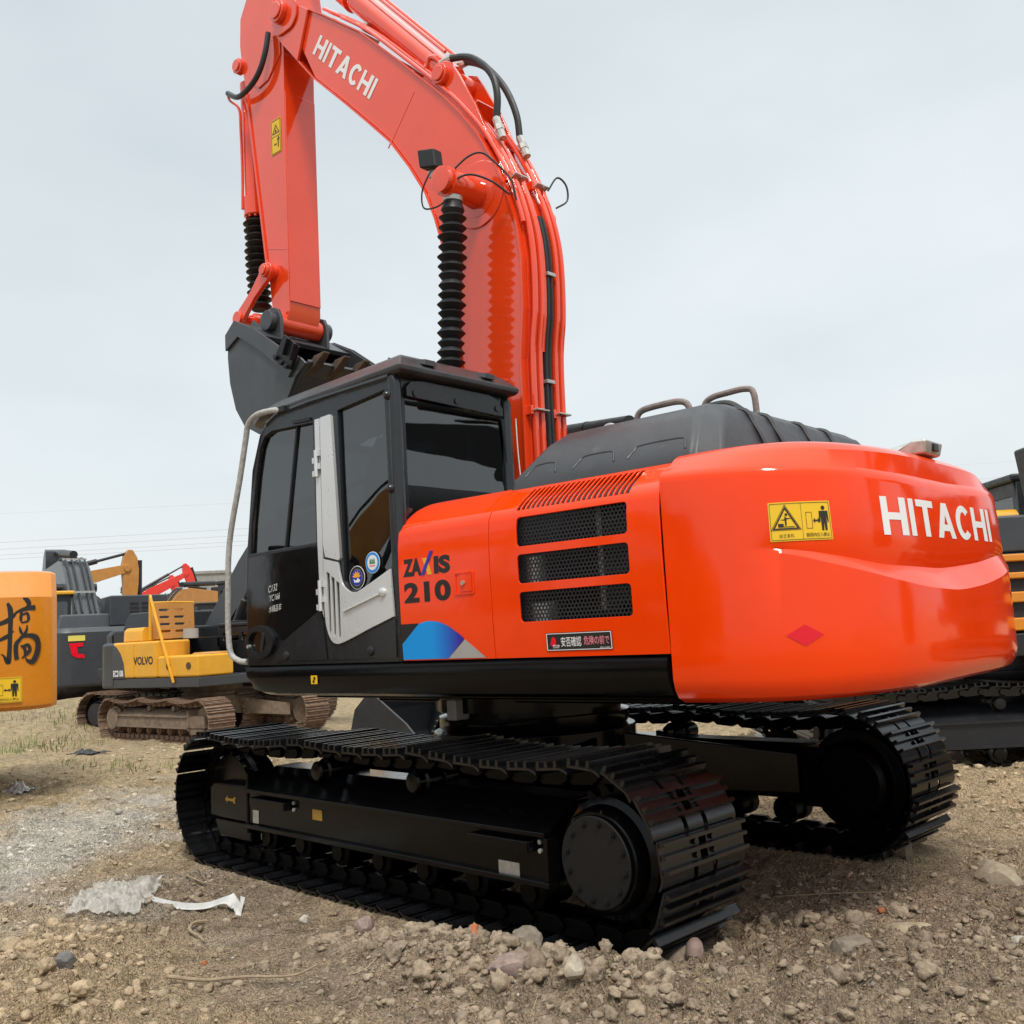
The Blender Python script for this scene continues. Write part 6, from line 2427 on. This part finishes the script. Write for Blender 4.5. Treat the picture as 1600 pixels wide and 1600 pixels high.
# (5) dark machine with amber louvre bands at the right edge
p = yard(10.6, 4.75)
RB = empty('excavator', (p.x, p.y, -.14), heading(1, -.03), 1.0)
tag(RB, 'big black excavator with amber vent bands behind the orange counterweight at right', 'excavator', YARD)
undercarriage(RB, 0.0, mats=('black_dusty', 'black_dusty', 'hull_dark'), hi=False)
b = MB()
b.box(-2.2, 2.3, -1.33, 1.33, 1.02, 1.24)
b.build('deck', 'hull_dark', RB, .02)
rounded_body('counterweight', 'hull_dark', RB, -2.9, -2.0, -1.36, 1.36, 1.02, 1.95, .5, .08, .05)
b = MB()
b.box(-1.995, 2.2, -1.28, -.4, 1.245, 1.98)
b.build('vent_wall', 'mesh_dark', RB, .01)
for k, (za, zb) in enumerate(((1.26, 1.38), (1.52, 1.62), (1.74, 1.80), (1.90, 1.97))):
    b = MB()
    b.box(-1.99, 2.22, -1.345, -1.285, za, zb)
    b.build('amber_band', 'hull_amber', RB, .015)
b = MB()
b.box(-1.9, 2.0, -1.25, .35, 1.985, 2.34)
rh = b.build('engine_hood', 'hull_grey', RB, .03)
for k in range(3):
    for j in range(10):
        b = MB()
        b.box(.2 + j * .16, .31 + j * .16, -1.257, -1.251, 2.22 - k * .085, 2.27 - k * .085)
        b.build('vent_slot', 'ink', rh)
simple_cab(RB, 'hull_dark', 'hull_dark', x0=.85, x1=2.2, y0=.40, y1=1.36)
b = MB()
b.hexa([(.50, -1.1, 2.345), (1.5, -1.1, 2.345), (1.5, -.5, 2.345), (.50, -.5, 2.345)], [(.42, -1.12, 3.06), (1.55, -1.12, 3.14), (1.55, -.5, 3.14), (.42, -.5, 3.06)])
b.build('exhaust_cowl', 'hull_dark', RB, .03)
rail('boom_pipe', [(-1.6, .5, 2.45), (.9, .5, 2.45)], .10, 'hull_yellow', RB, 2, 14)

# (5b) machine parked opposite, behind the photographer: its mirror image shows in the cab glass and paint
excavator('yellow excavator parked opposite, seen only as a mirror image in the cab glass', YARD, (3.4, 11.4, -.06), heading(-.6, .3), 1.15, 'hull_amber', gear=(35, -75))
excavator('black excavator parked to the right, seen only mirrored in the counterweight', YARD, (-5.6, -8.6, -.1), math.atan2(.05, -1), 1.2, 'hull_dark', gear=(32, -75))
excavator('amber excavator parked opposite the cab door, seen only mirrored in its lower panel', YARD, (9.8, 7.8, -.06), math.atan2(.80, -.60), 1.0, 'hull_tan', gear=(30, -75))

# (6) machines farther back, told apart by colour
far = [
    ('tan excavator with folded arm standing behind the slate-grey one', 35, -18.9, heading(.75, .6), 'hull_tan', (31, -88), .0),
    ('red excavator whose arm folds down sharply, the right one of the red pair', 66, -26.2, heading(.8, .5), 'hull_red', (45, -70), .7),
    ('red excavator with only its arm tip showing, the left one of the red pair', 72, -29.4, heading(.8, .6), 'hull_red', (41, -70), .7),
    ('yellow excavator with low boom between the red ones and the cab', 32, -10.0, heading(.9, .4), 'hull_yellow', (30, -70), .0),
    ('amber excavator showing between the slate and the yellow machine', 36, -13.6, heading(.3, .95), 'hull_tan', (18, -95), .0),
    ('dark-armed excavator behind the amber counterweight at the left edge', 42, -16.4, heading(-.9, .5), 'hull_grey', (22, -60), .0),
]
for label, d_, l_, hd, mt, g_, dz in far:
    p = yard(d_, l_)
    excavator(label, YARD, (p.x, p.y, -.2 + dz), hd, 1.0, mt, gear=g_)

# grey bucket lying behind the undercarriage
p = yard(11.2, -1.25)
LB = empty('excavator_bucket', (p.x, p.y, gz(p)), heading(.75, -.65))
tag(LB, 'worn grey excavator bucket standing on the ground behind the swing bearing', 'bucket')
prof_o = [(0, .95), (-.25, .75), (-.36, .42), (-.25, .12), (.05, .0), (.45, .02), (.92, .30), (.90, .34), (.45, .065), (.07, .045), (-.20, .15), (-.30, .42), (-.20, .72), (.03, .91)]
b = MB()
b.prism_y(prof_o, -.55, .55)
b.build('shell', 'bucket', LB, .004)
for s in (1, -1):
    b = MB()
    b.prism_y([(0, .95), (-.25, .75), (-.36, .42), (-.25, .12), (.05, .0), (.45, .02), (.92, .30), (.55, .62)], s * .552, s * .58)
    b.build('side_plate', 'bucket', LB, .004)
for k in range(5):
    b = MB()
    y = -.44 + .22 * k
    b.hexa([(.84, y - .05, .26), (1.10, y - .04, .44), (1.10, y + .04, .44), (.84, y + .05, .26)], [(.84, y - .05, .36), (1.10, y - .04, .46), (1.10, y + .04, .46), (.84, y + .05, .36)])
    b.build('tooth', 'rust', LB, .005)

# ------------------------------------------------------------------ far trees, block, power lines


def leaf_tree(label, pos, height, spread, seed):
    r_ = random.Random(seed)
    root = empty('tree', pos)
    tag(root, label, 'tree', 'far trees')
    b = MB()
    b.tube([(0, 0, 0), (.1, .05, height * .3), (.0, .1, height * .55), (.05, 0, height * .8)], height * .025, 7)
    for k in range(7):
        a = r_.random() * 6.28
        z0_ = height * r_.uniform(.3, .6)
        b.tube([(0.05, .05, z0_), (math.cos(a) * spread * .3, math.sin(a) * spread * .3, z0_ + height * .14), (math.cos(a) * spread * .55, math.sin(a) * spread * .55, z0_ + height * .22)], height * .009, 5)
    b.build('trunk', 'bark', root)
    b = MB()
    for c_ in range(46):
        a = r_.random() * 6.28
        rr_ = spread * r_.random() ** .5
        zc = height * (.38 + .58 * r_.random()) - .25 * rr_ * rr_ / spread
        for k in range(70):
            u = Vector((r_.gauss(0, 1), r_.gauss(0, 1), r_.gauss(0, .7)))
            u = u.normalized() * spread * .26 * r_.random() ** .4
            q = Vector((math.cos(a) * rr_, math.sin(a) * rr_, zc)) + u
            e1 = Vector((r_.gauss(0, 1), r_.gauss(0, 1), r_.gauss(0, 1))).normalized()
            e2 = e1.orthogonal().normalized()
            s_ = height * .022
            b.add([q - e1 * s_, q + e2 * s_ * .6, q + e1 * s_, q - e2 * s_ * .6], [(0, 1, 2, 3)])
    b.build('crown', 'leaf', root, smooth=False)


M['bark'] = paint('grey_bark', (0.09, 0.075, 0.06), 0.9, 0, 0.3)
M['leaf'] = paint('dull_green_leaf', (0.05, 0.075, 0.04), 0.7, 0, 0.35, scale=1.2)
p = yard(120, -46.0)
leaf_tree('round dark green tree far behind the machines, left of its neighbour', (p.x, p.y, -.3), 9.2, 3.4, 3)
p = yard(124, -44.2)
leaf_tree('smaller green tree far behind the machines, right of its neighbour', (p.x, p.y, -.3), 8.4, 2.6, 8)
p = yard(95, -29.0)
b = MB()
b.box(-1.6, 1.6, -2, 2, 0, 8.2)
FB = empty('concrete_block', (p.x, p.y, -.3), heading(1, .2))
tag(FB, 'grey concrete block building far off above the yellow machine', 'building')
b.build('wall', 'concrete', FB)
b = MB()
b.box(-1.75, 1.75, -2.15, 2.15, 8.202, 8.45)
b.build('roof_slab', 'concrete', FB)
for k in range(2):
    b = MB()
    b.box(-1.0 + k * 1.1, -.3 + k * 1.1, -2.03, -2.001, 5.6, 6.9)
    b.build('window', 'ink', FB)

for k, (z0_, dz_) in enumerate(((7.95, 1.15), (7.55, .95), (7.2, .8), (6.95, .75), (9.9, .3))):
    A = yard(58, -46 - k * .5) + Vector((0, 0, z0_))
    B = yard(86, 60 + k * .5) + Vector((0, 0, z0_ + 3.4 + dz_))
    pts = []
    for i in range(25):
        t = i / 24
        q = A.lerp(B, t)
        q.z -= 1.2 * 4 * t * (1 - t) * .35
        pts.append(q)
    b = MB()
    b.tube(pts, .009 if k < 4 else .004, 5)
    o = b.build('power_line', 'vinyl_grey', None)
    tag(o, ('uppermost of the close group of grey overhead wires', 'second wire from the top of the close wire group', 'third wire from the top of the close wire group', 'lowest of the close group of grey overhead wires', 'faint single wire high above the close wire group')[k], 'power line', 'overhead wires')

# ------------------------------------------------------------------ grass and litter


def grass():
    b = MB()
    r_ = random.Random(4)
    spots = [(yard(17.5, -8.4), 1.0, 330), (yard(20.5, -9.2), 1.5, 420), (yard(14.2, -6.3), .8, 40), (yard(12.9, -4.4), .6, 30), (yard(12.3, -3.75), .12, 26), (yard(13.5, -2.0), 1.0, 90), (yard(20, -7.6), 1.5, 200), (yard(13.2, -5.2), .5, 60), (yard(8.6, 4.9), .1, 10)]
    for c_, sp, n_ in spots:
        for k in range(n_):
            a, d_ = r_.random() * 6.28, sp * r_.random() ** .7
            x, y = c_.x + math.cos(a) * d_ * 1.4, c_.y + math.sin(a) * d_
            z = float(ground_z(x, y))
            h_ = r_.uniform(.05, .16) if sp > .2 else r_.uniform(.15, .45)
            le = r_.uniform(-.5, .5)
            dr_ = Vector((math.cos(a * 3), math.sin(a * 3), 0))
            w_ = Vector((-dr_.y, dr_.x, 0)) * r_.uniform(.004, .008)
            p0_ = Vector((x, y, z - .01))
            p1_ = p0_ + dr_ * h_ * .2 + Vector((0, 0, h_ * .6))
            p2_ = p0_ + dr_ * h_ * (.5 + le * .4) + Vector((0, 0, h_))
            b.add([p0_ - w_, p0_ + w_, p1_ + w_ * .7, p1_ - w_ * .7, p2_], [(0, 1, 2, 3), (3, 2, 4)])
    m_, nt, bb = new_mat('yard_grass')
    n = add_noise(nt, 1.3, 2, 0.5, objco(nt))
    c = ramp(nt, n.outputs['Fac'], [(0.35, (0.10, 0.15, 0.03)), (0.65, (0.20, 0.22, 0.06))])
    nt.links.new(c.outputs['Color'], bb.inputs['Base Color'])
    bb.inputs['Roughness'].default_value = 0.7
    M['grass'] = m_
    o = b.build('grass', 'grass', None, smooth=False)
    tag(o, 'sparse tufts of short grass among the machines', 'grass', kind='stuff')


grass()


def at_ground(x, y, dz=0.0):
    return Vector((x, y, float(ground_z(x, y)) + dz))


def rock(label, x, y, size, col, seed, sink=.3, rough=.25, angz=0.0, name='stone', flatfac=1.0, cat='stone'):
    r_ = random.Random(seed)
    bm = bmesh.new()
    bmesh.ops.create_icosphere(bm, subdivisions=3, radius=1)
    planes = [Vector((r_.gauss(0, 1), r_.gauss(0, 1), r_.gauss(0, .8))).normalized() for _ in range(11)]
    offs = [r_.uniform(.62, .92) for _ in planes]
    for v in bm.verts:
        q = v.co.normalized()
        rad = 1.0
        for n_, o_ in zip(planes, offs):
            d_ = q.dot(n_)
            if d_ > .05:
                rad = min(rad, o_ / d_)
        rad *= 1 + rough * .12 * (r_.random() - .5)
        v.co = Vector((q.x * rad * size[0], q.y * rad * size[1], q.z * rad * size[2]))
    me = bpy.data.meshes.new(name)
    bm.to_mesh(me)
    bm.free()
    m_, nt, bb = new_mat('stone_' + str(seed))
    n = add_noise(nt, 26, 7, .7, objco(nt))
    c = ramp(nt, n.outputs['Fac'], [(.3, tuple(k * .6 for k in col)), (.55, col), (.75, tuple(min(1, k * 1.3) for k in col))])
    n2 = add_noise(nt, 5, 3, .5, objco(nt))
    f = ramp(nt, n2.outputs['Fac'], [(.5, (0, 0, 0)), (.62, (1, 1, 1))])
    cc = mixc(nt, f.outputs['Color'], c.outputs['Color'], (.27, .20, .13))
    nt.links.new(cc, bb.inputs['Base Color'])
    bb.inputs['Roughness'].default_value = .9
    bump(nt, bb, add_noise(nt, 70, 6, .7, objco(nt)).outputs['Fac'], .5, .008)
    me.materials.append(m_)
    me.polygons.foreach_set('use_smooth', [True] * len(me.polygons))
    me.set_sharp_from_angle(angle=R(22))
    o = link(name, me)
    o.location = at_ground(x, y, size[2] * (1 - sink) - size[2] * .4)
    o.rotation_euler = (r_.uniform(-.2, .2), r_.uniform(-.2, .2), angz)
    tag(o, label, cat)
    return o


rock('flat reddish-brown stone in the foreground below the drive cover', -1.50, 1.93, (.125, .085, .05), (.30, .22, .19), 21, .2, .3, .7)
rock('dark smooth grey pebble near the bottom left corner', .20, 2.98, (.065, .05, .045), (.16, .155, .15), 22, .35, .1, .3)
rock('pale square stone at the bottom centre beside the flat reddish one', -1.83, 1.98, (.05, .05, .055), (.42, .36, .28), 23, .3, .3, .4)
rock('tan slab of stone in front of the far track', -2.50, .46, (.125, .055, .03), (.38, .31, .21), 24, .3, .3, .55)
rock('rounded earthy boulder near the right edge behind the tan slab', -2.52, -.80, (.15, .10, .08), (.34, .28, .20), 25, .3, .6, -.4)
rock('brown angular stone against the rear end of the near track', -1.93, 1.40, (.075, .06, .055), (.27, .21, .16), 26, .2, .3, 1.0)
rock('purplish brown stone wedge right of the near track rear', -2.02, 1.42, (.065, .045, .06), (.29, .20, .17), 27, .3, .3, 2.1)
rock('reddish lump of stone leaning on the near track at its middle', -.28, 1.72, (.06, .05, .06), (.30, .22, .19), 28, .2, .3, .2)
rock('pale stone lying near the track left of the reddish lump', .22, 1.70, (.035, .03, .025), (.48, .43, .37), 29, .2, .3, .2)
rock('grey earthy lump on the churned ridge before the drive cover', -1.38, 1.74, (.075, .065, .07), (.23, .19, .145), 30, .1, .9, .2)
rock('large grey clod in the right foreground', -2.42, .86, (.10, .08, .06), (.24, .20, .155), 31, .3, 1.0, .9)
rock('pale grey stone under the yellow warning of the far right ground', -2.95, .38, (.045, .04, .03), (.45, .41, .35), 32, .2, .3, .5)


def shard(label, x, y, sx, sy, sz, mat, rz, tilt, name='brick_fragment', cat='brick', dz=.01):
    b = MB()
    r_ = random.Random(int(abs(x * 100)))
    c_ = [(-1, -1), (1, -1), (1, 1), (-1, 1)]
    j = lambda: r_.uniform(.75, 1.0)
    b.hexa([(a * sx / 2 * j(), c * sy / 2 * j(), -sz / 2) for a, c in c_], [(a * sx / 2 * j(), c * sy / 2 * j(), sz / 2) for a, c in c_])
    o = b.build(name, mat, None, .004)
    o.location = at_ground(x, y, dz)
    o.rotation_euler = (tilt, tilt * .5, rz)
    tag(o, label, cat)
    return o


M['wood_pale'] = paint('dry_pale_wood', (0.30, 0.225, 0.145), .85, 0, .3, scale=30)
M['brick'] = paint('broken_brick', (0.46, 0.15, 0.065), .9, 0, .25, dirt=.15, dirtcol=(.36, .25, .17), scale=25)
M['wood'] = paint('weathered_wood', (0.20, 0.155, 0.105), .85, 0, .3, scale=20)
shard('orange brick fragment standing upright on the ridge by the near track', -1.20, 1.86, .030, .03, .075, 'brick', .4, .35, dz=.02)
shard('small red brick chip on the bare ground at lower centre left', .02, 2.42, .025, .02, .02, 'brick', .4, .2)
shard('small orange brick chip in the right foreground', -2.30, .22, .035, .03, .02, 'brick', 1.0, .2)
shard('orange brick chip at the right edge of the ground', -2.86, -.25, .04, .03, .02, 'brick', 1.4, .2)
shard('short wooden stake under the rear of the far track', -2.02, -.92, .05, .06, .16, 'wood', .4, .12, 'wooden_stake', 'stake', .02)
shard('thin pale wood splinter lying in the lower left dirt', .02, 2.86, .11, .02, .01, 'wood_pale', -.9, .05, 'wood_splinter', 'wood', .012)


def stick(label, pts, r0):
    b = MB()
    P = catmull([at_ground(x, y, dz) for x, y, dz in pts], 5)
    n_ = len(P)
    rings = []
    for i, q in enumerate(P):
        t = (P[min(i + 1, n_ - 1)] - P[max(i - 1, 0)]).normalized()
        rings.append(b.ring(q, t, r0 * (1 - .6 * i / n_), 7, (0, 0, 1)))
    b.loft(rings)
    o = b.build('stick', 'wood_pale', None)
    tag(o, label, 'stick')


stick('bent dry root lying right of the white strip', [(.62, 2.05, .02), (.60, 2.13, .03), (.52, 2.20, .02), (.40, 2.22, .015), (.30, 2.25, .012)], .012)
stick('curved dry branch lying at the bottom left of centre', [(-.15, 2.70, .03), (-.28, 2.60, .03), (-.42, 2.50, .03), (-.60, 2.38, .035), (-.62, 2.26, .05)], .009)
stick('long thin straw-coloured reed in front of the far track', [(-1.70, .12, .02), (-1.95, .0, .03), (-2.20, -.18, .03)], .004)
stick('thin reed behind the plastic sheet', [(1.55, 1.62, .02), (1.30, 1.62, .03), (1.02, 1.58, .02)], .005)


def crumpled(name, label, cat, mat, cx, cy, lx, ly, rz, amp, seed, n_=34, outline=None, zbase=.02):
    b = MB()
    vs_, fs_ = [], []
    ca, sa = math.cos(rz), math.sin(rz)
    for i in range(n_ + 1):
        for j in range(n_ + 1):
            u, v = i / n_ - .5, j / n_ - .5
            wob = .12 * (float(vnoise(np.array(i * .35), np.array(seed * 1.0), seed)) - .5)
            k_ = 1 + .35 * (float(vnoise(np.array(math.atan2(v, u) * 1.6 + 5), np.array(1.5), seed + 3)) - .5)
            x, y = u * lx * k_, (v + wob) * ly * k_
            X, Y = cx + x * ca - y * sa, cy + x * sa + y * ca
            hgt = amp * (abs(float(fbm(np.array(u * 4 + seed), np.array(v * 3 + u * 2), 3, seed)) - .5) * 6.0 + abs(float(vnoise(np.array(u * 16 + v * 9), np.array(v * 14 - u * 6), seed + 5)) - .5) * .45 + .15)
            edge = max(abs(u), abs(v)) * 2
            vs_.append(at_ground(X, Y, zbase + hgt * (1 - .75 * edge ** 3)))
    for i in range(n_):
        for j in range(n_):
            a = i * (n_ + 1) + j
            fs_.append((a, a + n_ + 1, a + n_ + 2, a + 1))
    b.add(vs_, fs_)
    o = b.build(name, mat, None, angle=70)
    tag(o, label, cat)
    return o


M['white_strip'] = paint('dirty_white_sheet_metal', (0.52, 0.52, 0.50), .45, 0, .15, dirt=.16, dirtcol=(.3, .26, .2), scale=14)
M['bag_black'] = paint('black_plastic_bag', (.02, .02, .02), .3, 0, .2)
crumpled('plastic_sheet', 'crumpled clear plastic sheet lying on the dirt in the left foreground', 'plastic sheet', 'film', 1.45, 2.12, .72, .42, -.72, .036, 6, 64)
crumpled('white_rag', 'white crumpled rag at the left edge on the pale ash', 'rag', 'white_strip', 7.4, .25, .30, .22, .3, .035, 9, 20)
crumpled('black_bag', 'torn black plastic bag lying on the ground before the yellow machine', 'bag', 'bag_black', 11.2, -2.35, .55, .35, .3, .03, 12, 20)
# bent white strip
b = MB()
cen = [(1.22, 2.03), (1.10, 1.99), (.95, 1.95), (.84, 1.90), (.74, 1.83), (.66, 1.80)]
P = catmull([at_ground(x, y, z) for (x, y), z in zip(cen, (.012, .02, .026, .035, .05, .02))], 5)
vs_, fs_ = [], []
r_ = random.Random(31)
for i, q in enumerate(P):
    t = (P[min(i + 1, len(P) - 1)] - P[max(i - 1, 0)]).normalized()
    nn = Vector((-t.y, t.x, 0)).normalized()
    f_ = i / (len(P) - 1)
    e_ = max(0, f_ - .72) * 3.5
    w_ = .024 + .024 * e_
    tw = .55 + .5 * e_
    d_ = nn * math.cos(tw) + Vector((0, 0, 1)) * math.sin(tw)
    for k in (-1, -.3, .35, 1):
        vs_.append(q + d_ * w_ * k * (1 + .5 * e_ * r_.uniform(-1, 1)) + Vector((0, 0, (.010 if abs(k) < .5 else 0) * (1 if k > 0 else -.4) + .014 * e_ * r_.uniform(-1, 1))) + t * .02 * e_ * r_.uniform(-1, 1))
for i in range(len(P) - 1):
    for k in range(3):
        fs_.append((i * 4 + k, (i + 1) * 4 + k, (i + 1) * 4 + k + 1, i * 4 + k + 1))
b.add(vs_, fs_)
o = b.build('white_strip', 'white_strip', None, smooth=False)
so = o.modifiers.new('thickness', 'SOLIDIFY')
so.thickness = .003
tag(o, 'bent white sheet-metal strip with torn end beside the plastic sheet', 'metal strip')
